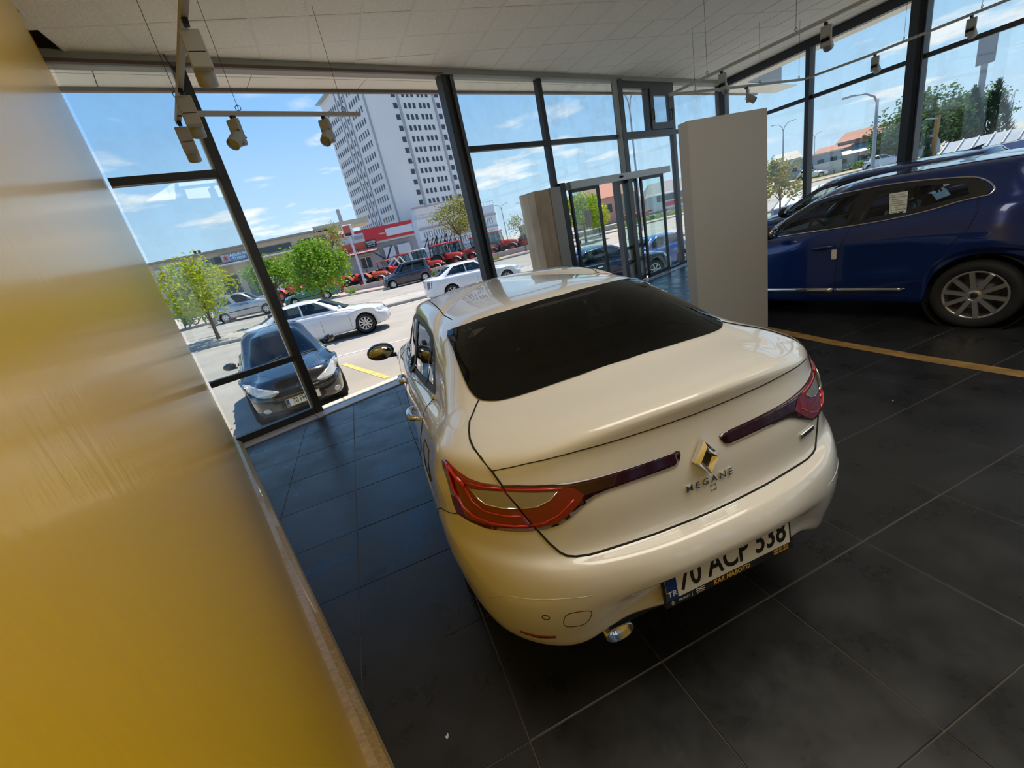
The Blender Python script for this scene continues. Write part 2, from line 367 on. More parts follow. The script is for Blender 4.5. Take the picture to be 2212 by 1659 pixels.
# ---- left wall: glossy yellow cladding
def yellow_mat():
    m = mat('glossy_yellow_cladding', (.78, .45, .008), .32, coat=.30, spec=.5); t = m.node_tree; b = t.nodes['Principled BSDF']; b.inputs['Coat Roughness'].default_value = .13
    tc = t.nodes.new('ShaderNodeTexCoord'); mp = t.nodes.new('ShaderNodeMapping'); mp.inputs['Scale'].default_value = (3.0, 1, .7); t.links.new(tc.outputs['Object'], mp.inputs[0])
    n = t.nodes.new('ShaderNodeTexNoise'); n.inputs['Scale'].default_value = 24; n.inputs['Detail'].default_value = 5; t.links.new(mp.outputs[0], n.inputs['Vector'])
    n2 = t.nodes.new('ShaderNodeTexNoise'); n2.inputs['Scale'].default_value = 2.4; n2.inputs['Detail'].default_value = 2; t.links.new(tc.outputs['Object'], n2.inputs['Vector'])
    ad_ = t.nodes.new('ShaderNodeMath'); ad_.operation = 'MULTIPLY_ADD'; ad_.inputs[1].default_value = .30; t.links.new(n.outputs['Fac'], ad_.inputs[0]); t.links.new(n2.outputs['Fac'], ad_.inputs[2])
    bp = t.nodes.new('ShaderNodeBump'); bp.inputs['Strength'].default_value = .10; bp.inputs['Distance'].default_value = .02; t.links.new(ad_.outputs[0], bp.inputs['Height']); t.links.new(bp.outputs[0], b.inputs['Normal']); t.links.new(bp.outputs[0], b.inputs['Coat Normal'])
    return m
YEL = yellow_mat(); TANW = mat('tan_skirting', (.42, .27, .10), .38, noise=.22, nscale=5, stretch=(.6, 14, 14), coat=.3)
b = MB(); b.box((0, 0, 0), (14.2, .14, ZC + .45)); o = tag(b.build('wall_left', YEL), kind='structure'); o.location = Wl(6.98, -.07, (ZC + .45) / 2 - .02); o.rotation_euler = (0, 0, math.atan2(WD.y, WD.x))
b = MB(); b.prism([(0, 0), (.070, 0), (.070, .030), (.060, .055), (.030, .085), (0, .095)], 13.8); o = tag(b.build('baseboard_left', TANW), kind='structure')
Mx = Matrix((WN, Vector((0, 0, 1)), WD)).transposed().to_4x4(); Mx.translation = Wl(.02, 0, 0); o.matrix_world = Mx
# ---- unseen back of the room
b = MB(); PL = mat('warm_grey_plaster', (.42, .40, .36), .85)
a_, b_ = Wl(14, 0, 0), Rw(19, 0, 0); c_ = (a_ + b_) / 2; ang = math.atan2(b_.y - a_.y, b_.x - a_.x); LW = (b_ - a_).length
# back wall, glazing added to let in daylight: plaster bands above and below panes
for z0, z1 in ((0, .5), (3.3, ZC + .4)):
    b.box((c_.x, c_.y, (z0 + z1) / 2), (LW, .2, z1 - z0), ang)
for k in range(8):
    p = a_ + (b_ - a_) * ((k + .0) / 7); b.box((p.x, p.y, 1.9), (.5, .2, 2.9), ang)
tag(b.build('wall_back', PL), kind='structure')
w = thing('added_back_window', kind='structure'); b = MB(); b.box((c_.x, c_.y, 1.9), (LW, .008, 2.82), ang); b.build('pane', PANE, w)
# ---- street glazing
def box_f(mb, d0, d1, o0, o1, z0, z1): mb.box(F((d0 + d1) / 2, (o0 + o1) / 2, (z0 + z1) / 2), (d1 - d0, o1 - o0, z1 - z0), MF)
def box_r(mb, d0, d1, o0, o1, z0, z1): mb.box(Rw((d0 + d1) / 2, (o0 + o1) / 2, (z0 + z1) / 2), (d1 - d0, o1 - o0, z1 - z0), MR)
def part_f(name, parent, m, *a):
    b = MB(); box_f(b, *a); return b.build(name, m, parent)
def part_r(name, parent, m, *a):
    b = MB(); box_r(b, *a); return b.build(name, m, parent)
ZH = 4.05; ZT = 3.065
w1 = thing('window_1', kind='structure')
part_f('post', w1, ALU, -.045, .045, -.07, .05, .0, ZH); part_f('transom', w1, ALU, -1.0, -.045, -.06, .03, 2.99, 3.07); part_f('transom', w1, ALU, -1.0, -.045, -.06, .03, .78, .85)
part_f('bottom_rail', w1, ALU, -1.0, -.045, -.06, .03, .0, .10)
for z0, z1 in ((.10, .78), (.85, 2.99), (3.07, ZH)): part_f('pane', w1, PANE, -1.0, -.045, -.006, .004, z0, z1)
part_f('post_cover', w1, mat('bare_metal_strip', (.40, .42, .42), .5, .6), -.075, -.045, -.02, .06, .0, ZH)
# lintel over the whole street side, soffit of the canopy outside
hd = thing('trim_2', kind='structure')
part_f('lintel', hd, HDR, -1.1, DC + .1, -.10, .10, ZH, ZC + .02); part_f('lintel_lip', hd, mat('brown_trim', (.13, .09, .075), .6), -1.1, 3.25, -.105, -.06, ZH - .012, ZH + .02)
can = thing('trim_3', kind='structure'); SOF = mat('cream_soffit_panel', (.80, .76, .68), .7)
d = -2.2
while d < 16:
    for o0, o1 in ((.10, .46), (.47, .80)):
        part_f('soffit_panel', can, SOF, d, d + 1.49, o0, o1, 4.16, 4.18)
    d += 1.5
part_f('fascia', can, mat('fascia_dark', (.16, .14, .13), .6), -2.2, 16, .80, .86, 4.12, 5.0); part_f('canopy_slab', can, HDR, -2.2, 16, .1, .80, 4.2, 4.9)
# glazing right of the open bay
w2 = thing('window_2', kind='structure')
part_f('post', w2, ALU, 3.20, 3.29, -.09, .06, 0, ZH + .05); part_f('post', w2, mat('black_seal', (.006, .006, .007), .7), 3.29, 3.36, -.06, .04, 0, ZH); part_f('post', w2, ALUG, 3.36, 3.42, -.09, .06, 0, ZH)
part_f('post', w2, ALU, 5.18, 5.28, -.05, .05, 0, ZH)
part_f('transom', w2, ALU, 3.42, 5.18, -.05, .03, 3.02, 3.10); part_f('pane', w2, PANE, 3.42, 5.18, -.006, .004, 3.10, ZH); part_f('pane', w2, PANE, 3.42, 5.18, -.006, .004, .08, 3.02); part_f('bottom_rail', w2, ALU, 3.42, 5.18, -.05, .03, 0, .08)
w3 = thing('window_3', kind='structure')
part_f('post', w3, ALUG, 7.36, 7.50, -.10, .06, 0, ZH + .03); part_f('downpipe', w3, mat('grey_pipe', (.30, .30, .28), .5), 7.24, 7.31, -.12, -.05, 2.35, ZH)
part_f('transom', w3, ALUG, 5.28, 7.36, -.05, .03, 3.02, 3.10); part_f('pane', w3, PANEU, 5.28, 7.36, -.006, .004, 3.10, ZH); part_f('pane', w3, PANE, 5.28, 7.36, -.006, .004, 2.36, 3.02)
w4 = thing('window_4', kind='structure')
part_f('post', w4, ALUG, 9.33, 9.45, -.06, .04, 0, ZH); part_f('top_rail', w4, ALUG, 7.50, 9.33, -.06, .04, 3.93, ZH); part_f('transom', w4, ALUG, 7.50, 9.33, -.06, .04, 3.0, 3.13)
part_f('pane', w4, PANEU, 7.50, 8.36, -.006, .004, 3.13, 3.93); part_f('pane', w4, PANE, 7.50, 9.33, -.006, .004, 2.36, 3.0); part_f('mullion', w4, ALUG, 8.36, 8.47, -.06, .04, 3.13, 3.93)
tv = MB(); box_f(tv, 8.47, 8.60, -.085, .0, 3.14, 3.92); box_f(tv, 9.20, 9.33, -.085, .0, 3.14, 3.92); box_f(tv, 8.60, 9.20, -.085, .0, 3.14, 3.27); box_f(tv, 8.60, 9.20, -.085, .0, 3.80, 3.92); tl = tv.build('tilt_sash', ALUG, w4)
part_f('pane', tl, glass('frosted_pane', (.72, .80, .84), .9, dirt=.35), 8.60, 9.20, -.05, -.04, 3.27, 3.80)
for dd in (8.535, 9.265):
    b = MB(); b.tube([F(dd, -.09, 3.32), F(dd, -.115, 3.34), F(dd, -.115, 3.50), F(dd, -.09, 3.52)], .013, 8); b.build('stay_handle', BLACKM, tl)
w5 = thing('window_5', kind='structure')
part_f('transom', w5, ALU, 9.45, DC, -.05, .03, 3.03, 3.11); part_f('pane', w5, PANEU, 9.45, DC, -.006, .004, 3.11, ZH); part_f('pane', w5, PANE, 9.45, DC, -.006, .004, .08, 3.03); part_f('bottom_rail', w5, ALU, 9.45, DC, -.05, .03, 0, .08)
part_f('corner_post', w5, ALU, DC - .14, DC + .10, -.14, .10, 0, ZC)
part_f('pane', w4, PANE, 8.66, 9.33, -.006, .004, .06, 2.36); part_f('bottom_rail', w4, ALU, 8.66, 9.33, -.05, .03, 0, .06)
# automatic door
dr = thing('door_1', kind='structure'); BR = mat('brushed_header', (.42, .42, .40), .38, .5, noise=.06, nscale=4, stretch=(1, 60, 60))
hb = MB(); box_f(hb, 5.50, 8.92, -.16, .04, 2.225, 2.355)
for k in range(4): box_f(hb, 5.52, 8.90, -.166, -.16, 2.24 + k * .028, 2.258 + k * .028)
hb.build('door_header', BR, dr)
b = MB(); b.ball(F(7.05, -.175, 2.29), .034, 12, 8, (1.6, 1, .7)); b.build('motion_sensor', BLACKM, dr)
def leaf(name, d0, d1, o, z0=.03, z1=2.22, rails=(), grey=ALU):
    t_ = MB(); box_f(t_, d0, d0 + .05, o - .025, o + .025, z0, z1); box_f(t_, d1 - .05, d1, o - .025, o + .025, z0, z1); box_f(t_, d0, d1, o - .025, o + .025, z1 - .06, z1); box_f(t_, d0, d1, o - .025, o + .025, z0, z0 + .09)
    for z in rails: box_f(t_, d0, d1, o - .02, o + .02, z - .035, z + .035)
    l = t_.build(name, grey, dr); part_f('pane', l, glass('door_glass', (.80, .92, .90), 1.0, dirt=.06), d0 + .05, d1 - .05, o - .005, o + .005, z0 + .09, z1 - .06); return l
GL_STRIP = glass('frosted_band', (.80, .86, .85), .9, dirt=.6)
l1 = leaf('sliding_leaf', 5.50, 6.36, -.10); part_f('safety_band', l1, GL_STRIP, 5.55, 6.31, -.108, -.106, 1.30, 1.40); part_f('safety_band', l1, GL_STRIP, 5.55, 6.31, -.108, -.106, .85, .91); part_f('notice_sheet', l1, mat('notice_paper', (.55, .56, .55), .7), 5.84, 6.03, -.107, -.105, 1.48, 1.80)
l2 = leaf('sliding_leaf', 7.78, 8.66, -.10); part_f('safety_band', l2, GL_STRIP, 7.83, 8.61, -.108, -.106, 1.30, 1.36)
l3 = leaf('fixed_leaf', 7.10, 7.78, .0, rails=(.82, .50), grey=ALUG); part_f('push_plate', l3, mat('satin_plate', (.55, .56, .55), .3, .4), 7.20, 7.66, -.03, -.022, .57, .76); part_f('push_plate', l3, mat('satin_plate', (.55, .56, .55), .3, .4), 7.20, 7.66, -.03, -.022, .18, .44)
part_f('door_post', dr, ALU, 5.28, 5.42, -.10, .06, 0, 2.36); part_f('door_post', dr, ALUG, 7.02, 7.14, -.05, .06, 0, 2.36)
# stone-faced pier beside it
pr = thing('pillar', 'beige stone faced pier left of the sliding glass door', 'pillar', F(4.85, .02)); pr.rotation_euler = (0, 0, FROT)
b = MB(); b.box((-.14, .0, 1.145), (.38, .42, 2.29), bev=.008); b.build('stone_cladding', mat('travertine', (.50, .38, .26), .55, noise=.2, nscale=7, stretch=(1, 1, .35)), pr); b = MB(); b.box((.18, -.03, 1.15), (.27, .40, 2.30), bev=.006); b.build('grey_cladding', mat('grey_panel', (.36, .36, .34), .5), pr)
# ---- side glazing to the right, running past the camera
w6 = thing('window_6', kind='structure'); part_r('lintel', w6, ALU, -.1, 19, -.08, .08, 3.96, ZC + .02); part_r('sill', w6, ALU, 0, 19, -.06, .06, 0, .10)
ts = [.12, 2.25, 4.12, 5.95, 7.8, 9.65, 11.5, 13.3, 15.1, 16.9, 18.9]
for k, t_ in enumerate(ts):
    wd = .045 if k == 1 else .12 if k == 2 else .075
    if k: part_r('post', w6, ALU, t_ - wd, t_ + wd, -.11, .07, 0, 3.97)
    if k == 2: part_r('post', w6, mat('black_seal', (.006, .006, .007), .7), t_ + .02, t_ + .09, -.13, -.05, 0, 3.97)
for a, c in zip(ts[:-1], ts[1:]):
    part_r('transom', w6, ALU, a, c, -.05, .03, 3.0, 3.075)
    for z0, z1 in ((.1, 3.0), (3.075, 3.96)): part_r('pane', w6, PANE, a, c, -.006, .004, z0, z1)
can2 = thing('trim_4', kind='structure'); part_r('canopy_slab', can2, SOF, -1.0, 20, .1, 1.5, 4.16, 4.9)
# yellow line on the tiles
ylm = mat('faded_yellow_tape', (.34, .20, .055), .6, noise=.25, nscale=12)
pts = [(4.45, 4.4), (4.38, 3.576), (4.278, 2.793), (4.237, 2.012), (4.232, 1.441), (4.24, .5), (4.26, -1.0)]
vs = []
for k, (x, y) in enumerate(pts):
    a, c = pts[max(0, k - 1)], pts[min(len(pts) - 1, k + 1)]; d_ = Vector((c[0] - a[0], c[1] - a[1])).normalized(); n = Vector((-d_.y, d_.x)) * .062
    vs += [(x + n.x, y + n.y, .0015), (x - n.x, y - n.y, .0015)]
b = MB(); b.add(vs, [(2 * i, 2 * i + 1, 2 * i + 3, 2 * i + 2) for i in range(len(pts) - 1)]); tag(b.build('floor_line', ylm), kind='structure')
# free-standing grey panel in the middle of the room
A_, B_ = Vector((4.4556, 3.6756, 0)), Vector((3.3987, 3.6529, 0)); dx = (B_ - A_); L = dx.length; u = dx.normalized(); nb = Vector((0, 1, 0))
t = thing('display_panel', 'tall plain grey free standing panel between the white and blue cars', 'panel', (A_ + B_) / 2 + nb * .066); t.rotation_euler = (0, 0, math.atan2(-u.y, -u.x))
b = MB(); b.box((0, 0, 1.1775), (L, .132, 2.355), bev=.004); b.build('panel', mat('matt_grey_laminate', (.44, .43, .40), .6), t); b = MB(); b.box((0, 0, .012), (L - .05, .10, .024)); b.build('plinth', DARKPL, t)
# litter
for (x, y, s_, lb) in ((-.213, 1.20, .012, 'white paper crumb on the dark floor beside the yellow wall'), (3.35, 1.75, .007, 'tiny pale crumb on the dark floor right of the white car')):
    b = MB(); b.prism([(-s_, -s_ * .3), (-s_ * .2, -s_ * .5), (s_ * .5, -s_ * .2), (s_ * .9, s_ * .3), (s_ * .1, s_ * .2), (-s_ * .3, s_ * .7)], .003, Matrix.Rotation(1.0, 4, 'Z')); o = tag(b.build('paper_scrap', WHITEP), lb, 'litter'); o.location = (x, y, .0015)
# ---------------------------------------------------------------- car body: stacked half rings, rear centre -> side -> front centre
def _curve(tab, x):
    """smooth (monotone) interpolation of a table"""
    X = np.array([a for a, b in tab], float); Y = np.array([b for a, b in tab], float); x = np.asarray(x, float)
    d = np.diff(Y) / np.diff(X); m = np.zeros(len(X)); m[0], m[-1] = d[0], d[-1]
    for i in range(1, len(X) - 1): m[i] = 0 if d[i - 1] * d[i] <= 0 else 2 * d[i - 1] * d[i] / (d[i - 1] + d[i])
    i = np.clip(np.searchsorted(X, x) - 1, 0, len(X) - 2); h = X[i + 1] - X[i]; t = np.clip((x - X[i]) / h, 0, 1)
    return (2 * t**3 - 3 * t**2 + 1) * Y[i] + (t**3 - 2 * t**2 + t) * h * m[i] + (-2 * t**3 + 3 * t**2) * Y[i + 1] + (t**3 - t**2) * h * m[i + 1]
def _resample(P, sub):
    """P (n,3): chord-length cubic through the points, sub[i] pieces per span"""
    n = len(P); L = np.linalg.norm(np.diff(P, axis=0), axis=1) ** 0.5 + 1e-5; T = np.concatenate([[0], np.cumsum(L)])
    d = np.diff(P, axis=0) / L[:, None]; M = np.zeros_like(P); M[0], M[-1] = d[0], d[-1]
    for i in range(1, n - 1): M[i] = (d[i - 1] * L[i] + d[i] * L[i - 1]) / (L[i] + L[i - 1])
    out = []
    for i in range(n - 1):
        k = sub[i] if hasattr(sub, '__len__') else sub
        for j in range(k):
            t = j / k; h = L[i]
            out.append((2 * t**3 - 3 * t**2 + 1) * P[i] + (t**3 - 2 * t**2 + t) * h * M[i] + (-2 * t**3 + 3 * t**2) * P[i + 1] + (t**3 - t**2) * h * M[i + 1])
    out.append(P[-1]); return np.array(out)
NS = 14                                          # side control stations
FR7 = ((0, 0), (.24, .01), (.47, .045), (.64, .10), (.78, .20), (.89, .36), (.96, .58))
class CarBody:
    """rings: dicts rear=[7 x (x, w, z)] or rear=(x, w, zc, zk, corner); side_w, side_z tables over x; front=(x, w, zc, zk, corner)"""
    def __init__(s, rings, axles, arch_r, tsub=6, ksub=5, arch_top=None, ksubs=None, no_arch=False):
        cps = []
        for R in rings:
            rr = R['rear']
            if len(rr) == 5: rr = [(rr[0] + ds * rr[4], rr[1] * fw_, rr[2] + (rr[3] - rr[2]) * fw_**2) for fw_, ds in FR7]
            ff = R['front']; ff = [(ff[0] - ds * ff[4], ff[1] * fw_, ff[2] + (ff[3] - ff[2]) * fw_**2) for fw_, ds in FR7][::-1]
            x0, x1 = rr[-1][0], ff[0][0]; xs = x0 + (x1 - x0) * (np.arange(1, NS + 1) / (NS + 1))
            side = np.stack([xs, _curve(R['w'], xs), _curve(R['z'], xs)], 1)
            cps.append(np.vstack([np.array(rr, float), side, np.array(ff, float)]))
        A = np.array([_resample(c, tsub) for c in cps])            # (rings, T, 3)
        ks = ksubs or ksub
        G = np.array([_resample(A[:, t], ks) for t in range(A.shape[1])]).transpose(1, 0, 2)   # (K, T, 3)
        s.nr = len(rings); s.ks = ks; s.tsub = tsub
        if not no_arch:
            for ax, r in zip(axles, arch_r):
                zt = arch_top or 0.80; z0 = G[0, :, 2].copy()
                dx = G[:, :, 0] - ax; inside = np.abs(dx) < r
                for t in range(G.shape[1]):
                    d0 = G[0, t, 0] - ax
                    if abs(d0) >= r or G[0, t, 1] < .3: continue
                    za = 0.315 + math.sqrt(max(0, r * r - d0 * d0)) * .985
                    col = G[:, t, 2]; b = z0[t]
                    if za <= b: continue
                    m = col < zt; G[m, t, 2] = za + (col[m] - b) * (zt - za) / (zt - b)
                    wv = G[:, t, 1]; k1 = int(np.sum(m)); wref = wv[min(k1, len(wv) - 1)]
        s.G = G
    def kk(s, ring):
        if hasattr(s.ks, '__len__'):
            i = int(ring); return int(round(sum(s.ks[:i]) + (ring - i) * (s.ks[i] if i < len(s.ks) else 0)))
        return int(round(ring * s.ks))
    def mesh(s, name, post=None, holes=()):
        G = s.G; K, T = G.shape[:2]
        L = G.copy(); Rr = G.copy(); Rr[:, :, 1] *= -1
        P = np.concatenate([L, Rr[:, ::-1][:, 1:-1]], axis=1)      # closed loop in t
        if post is not None: P = post(P)
        s.P = P; K, T2 = P.shape[:2]
        idx = np.arange(K * T2).reshape(K, T2); nx = np.roll(idx, -1, axis=1)
        q = np.stack([idx[:-1], idx[1:], nx[1:], nx[:-1]], -1)
        if holes:
            keep = np.ones((K - 1, T2), bool); c = np.arange(T2); li = np.where(c <= T - 2, c, 2 * T - 3 - c)
            for r0, r1, t0, t1 in holes:
                k0, k1 = s.kk(r0), s.kk(r1); a, b = int(round(t0 / 27 * (T - 1))), int(round(t1 / 27 * (T - 1)))
                keep[k0:k1, :] &= ~((li >= a) & (li < b))[None, :]
            q = q[keep]
        q = q.reshape(-1, 4)
        me = bpy.data.meshes.new(name); me.from_pydata([tuple(p) for p in P.reshape(-1, 3)], [], [tuple(int(i) for i in f) for f in q]); me.update()
        bm = bmesh.new(); bm.from_mesh(me); bmesh.ops.remove_doubles(bm, verts=bm.verts, dist=1e-4)
        bmesh.ops.recalc_face_normals(bm, faces=bm.faces)
        zs = sum(f.normal.z * f.calc_area() for f in bm.faces if f.calc_center_median().z > 1.2)
        if zs < 0: bmesh.ops.reverse_faces(bm, faces=bm.faces)
        bm.to_mesh(me); bm.free(); me.polygons.foreach_set('use_smooth', [True] * len(me.polygons)); return me
    def patch(s, name, r0, r1, t0, t1, off=0.004, mirror=1):
        """a strip of the body between rings r0..r1 and stations t0..t1 (0 rear centre .. 1 front centre), standing off the surface"""
        G = s.G; k0, k1 = s.kk(r0), s.kk(r1); T = G.shape[1] - 1; a, b = int(round(t0 * T)), int(round(t1 * T))
        g = G[k0:k1 + 1, a:b + 1].copy(); du = np.gradient(g, axis=1); dv = np.gradient(g, axis=0); n = np.cross(dv, du); n /= np.linalg.norm(n, axis=2, keepdims=True) + 1e-9
        c = g.reshape(-1, 3).mean(0); nm = n.reshape(-1, 3).mean(0)
        if nm @ (c - np.array([1.2, 0, .6])) < 0: n = -n
        g = g + n * off; g[:, :, 1] *= mirror
        K, Tn = g.shape[:2]; idx = np.arange(K * Tn).reshape(K, Tn)
        q = np.stack([idx[:-1, :-1], idx[1:, :-1], idx[1:, 1:], idx[:-1, 1:]], -1).reshape(-1, 4)
        return [tuple(p) for p in g.reshape(-1, 3)], [tuple(int(i) for i in f) for f in q]
# ---- outlines laid on a finished body: poly is in a plane, rays go along `axis` from outside
PROJ = {'L': (lambda a, b: (Vector((a, 3, b)), Vector((0, -1, 0)))), 'R': (lambda a, b: (Vector((a, -3, b)), Vector((0, 1, 0)))),
        'B': (lambda a, b: (Vector((-4, a, b)), Vector((1, 0, 0)))), 'F': (lambda a, b: (Vector((8, a, b)), Vector((-1, 0, 0)))),
        'T': (lambda a, b: (Vector((a, b, 4)), Vector((0, 0, -1))))}
def cast(bvh, ax, a, b, off=0.0, smooth_n=True):
    o, d = PROJ[ax](a, b); h, n, i, dist = bvh.ray_cast(o, d)
    if h is None:
        h, n, i, dist = bvh.find_nearest(Vector((a, 2 if ax == 'L' else -2, b)) if ax in 'LR' else (Vector((-1.2, a, b)) if ax == 'B' else (Vector((4, a, b)) if ax == 'F' else Vector((a, b, 2)))))
    if n.dot(d) > 0: n = -n
    return h + n * off
def smooth_poly(pts, sub=4, closed=True):
    P = [Vector((p[0], p[1])) for p in pts]; n = len(P); out = []
    rng = range(n) if closed else range(n - 1)
    for i in rng:
        g = (lambda j: P[j % n]) if closed else (lambda j: P[max(0, min(n - 1, j))])
        p0, p1, p2, p3 = g(i - 1), g(i), g(i + 1), g(i + 2)
        sharp1 = len(pts[i % n]) > 2; sharp2 = len(pts[(i + 1) % n]) > 2
        m1 = (p2 - p1) if sharp1 else (p2 - p0) / 2; m2 = (p2 - p1) if sharp2 else (p3 - p1) / 2
        for k in range(sub):
            t = k / sub; out.append((2 * t**3 - 3 * t**2 + 1) * p1 + (t**3 - 2 * t**2 + t) * m1 + (-2 * t**3 + 3 * t**2) * p2 + (t**3 - t**2) * m2)
    if not closed: out.append(P[-1])
    return [(v.x, v.y) for v in out]
def decal(name, bvh, ax, poly, m, parent, off=0.003, step=0.03, thick=0.0, shade=True):
    bm = bmesh.new(); vs = [bm.verts.new((a, b, 0)) for a, b in poly]; bm.faces.new(vs)
    xs = [a for a, b in poly]; ys = [b for a, b in poly]
    for lo, hi, no in ((min(xs), max(xs), (1, 0, 0)), (min(ys), max(ys), (0, 1, 0))):
        k = lo + step
        while k < hi - step * .3:
            bmesh.ops.bisect_plane(bm, geom=bm.verts[:] + bm.edges[:] + bm.faces[:], plane_co=Vector(no) * k, plane_no=no); k += step
    bmesh.ops.triangulate(bm, faces=bm.faces[:])
    be = [e for e in bm.edges if len(e.link_faces) == 1]
    for v in bm.verts: v.co = cast(bvh, ax, v.co.x, v.co.y, off)
    if thick:
        r = bmesh.ops.extrude_edge_only(bm, edges=be)
        nv = [g for g in r['geom'] if isinstance(g, bmesh.types.BMVert)]
        for v in nv:
            h, n, i, dd = bvh.find_nearest(v.co); v.co = v.co - (v.co - h).normalized() * (thick + off) if (v.co - h).length > 1e-6 else v.co
    bmesh.ops.recalc_face_normals(bm, faces=bm.faces)
    me = bpy.data.meshes.new(name); bm.to_mesh(me); bm.free()
    o, d = PROJ[ax](0, 0); s_ = sum(p.normal.dot(d) * p.area for p in me.polygons)
    if s_ > 0: me.flip_normals()
    if shade: me.polygons.foreach_set('use_smooth', [True] * len(me.polygons))
    return link(name, me, parent, [m])
def seam(name, bvh, ax, pts, parent, r=0.0025, m=None, off=0.0005, step=0.03, closed=False):
    out = []; P = list(pts) + ([pts[0]] if closed else [])
    for (a, b), (c, d) in zip(P[:-1], P[1:]):
        n = max(1, int(math.hypot(c - a, d - b) / step))
        out += [cast(bvh, ax, a + (c - a) * k / n, b + (d - b) * k / n, off) for k in range(n)]
    out.append(cast(bvh, ax, *P[-1], off)); mb = MB(); mb.tube(out, r, 5); return mb.build(name, m or SEAM, parent)
def bvh_of(me): 
    bm = bmesh.new(); bm.from_mesh(me); t = BVHTree.FromBMesh(bm); bm.free(); return t
def punch(me, ax, poly, side=None, grow=0.0):
    """open the sheet metal behind a window"""
    bm = bmesh.new(); bm.from_mesh(me); cx_ = sum(p[0] for p in poly) / len(poly); cy_ = sum(p[1] for p in poly) / len(poly)
    pl = [(cx_ + (a - cx_) * (1 - grow), cy_ + (b - cy_) * (1 - grow)) for a, b in poly]
    def inside(x, y):
        c = False; j = len(pl) - 1
        for i in range(len(pl)):
            if (pl[i][1] > y) != (pl[j][1] > y) and x < (pl[j][0] - pl[i][0]) * (y - pl[i][1]) / (pl[j][1] - pl[i][1]) + pl[i][0]: c = not c
            j = i
        return c
    dead = []
    for f in bm.faces:
        ok = True
        for v in f.verts:
            c = v.co
            if ax == 'L': t = c.y > .2 and inside(c.x, c.z)
            elif ax == 'R': t = c.y < -.2 and inside(c.x, c.z)
            elif ax == 'B': t = c.x < .9 and inside(c.y, c.z)
            else: t = c.x > .9 and inside(c.y, c.z)
            if not t: ok = False; break
        if ok: dead.append(f)
    bmesh.ops.delete(bm, geom=dead, context='FACES'); bm.to_mesh(me); bm.free()
# ---- wheels
def wheel(parent, x, y, side, r=0.315, w=0.21, rim=0.215, spokes=10, style='split', name='wheel', m=None):
    """side +1 left, -1 right; tyre is the part, rim / disc / hub its sub-parts"""
    t = MB(); hw = w / 2
    t.lathe([(rim, -hw * .75), (rim + .012, -hw * .9), (r - .03, -hw), (r - .008, -hw * .82), (r, -hw * .5), (r, hw * .5), (r - .008, hw * .82), (r - .03, hw), (rim + .012, hw * .9), (rim, hw * .75)], 40, 'Y')
    o = t.build(name, RUBBER, parent); o.location = (x, y, r)
    al = m or SILVER
    b = MB(); b.lathe([(rim + .004, hw * .72 * side), (rim - .012, hw * .80 * side), (rim - .022, hw * .55 * side), (rim - .03, -hw * .5 * side)], 40, 'Y'); b.build('rim', al, o)
    d = MB(); d.lathe([(.01, hw * .18 * side), (rim * .62, hw * .18 * side), (rim * .62, hw * .05 * side)], 24, 'Y'); d.build('brake_disc', mat('brake_steel', (.10, .10, .10), .5, .6), o)
    k = MB(); k.lathe([(.002, hw * .2 * side), (rim - .02, hw * .02 * side)], 24, 'Y'); k.build('wheel_back', DARKPL, o)
    sp = MB()
    for i in range(spokes):
        a = 2 * math.pi * i / spokes + .15
        if style == 'split':   # pairs of blades reaching the rim apart
            for da in (-.11, .11):
                p0 = Vector((math.cos(a + da * .9) * .05, hw * .62 * side, math.sin(a + da * .9) * .05)); a1 = a + da * 1.35
                p1 = Vector((math.cos(a1) * (rim - .012), hw * .70 * side, math.sin(a1) * (rim - .012)))
                sp.bar(p0, p1, .022, .03, up=(0, 1, 0))
        elif style == 'steel':
            p0 = Vector((math.cos(a) * .05, hw * .66 * side, math.sin(a) * .05)); p1 = Vector((math.cos(a) * (rim - .01), hw * .6 * side, math.sin(a) * (rim - .01)))
            sp.bar(p0, p1, .062, .02, up=(0, 1, 0))
        else:
            p0 = Vector((math.cos(a) * .05, hw * .62 * side, math.sin(a) * .05)); p1 = Vector((math.cos(a) * (rim - .012), hw * .68 * side, math.sin(a) * (rim - .012)))
            sp.bar(p0, p1, .036, .03, up=(0, 1, 0))
    sp.build('spokes', al, o)
    h = MB(); h.lathe([(.001, hw * .74 * side), (.05, hw * .72 * side), (.068, hw * .60 * side), (.068, hw * .3 * side)], 20, 'Y'); h.build('hub', al, o)
    c = MB(); c.lathe([(.001, hw * .765 * side), (.024, hw * .76 * side), (.028, hw * .72 * side)], 16, 'Y'); c.build('hub_cap', DARKPL, o)
    return o
def seat_row(parent, x, ys, m, zb=0.30, bench=False, wrap=None):
    for y, wd in ys:
        b = MB(); b.box((x + .02, y, zb + .12), (.50, wd, .20), bev=.05); b.build('seat_cushion', m, parent)
        b = MB(); b.box((x - .27, y, zb + .52), (.16, wd, .68), Matrix.Rotation(-.22, 3, 'Y'), bev=.06); b.build('seat_back', m, parent)
        for hy in ((y,) if not bench else (y - wd * .32, y + wd * .32)):
            b = MB(); b.box((x - .375, hy, zb + .95), (.10, .26, .19), Matrix.Rotation(-.18, 3, 'Y'), bev=.045); b.bar((x - .36, hy - .05, zb + .8), (x - .37, hy - .05, zb + .9), .012); b.bar((x - .36, hy + .05, zb + .8), (x - .37, hy + .05, zb + .9), .012)
            b.build('headrest', wrap or m, parent)
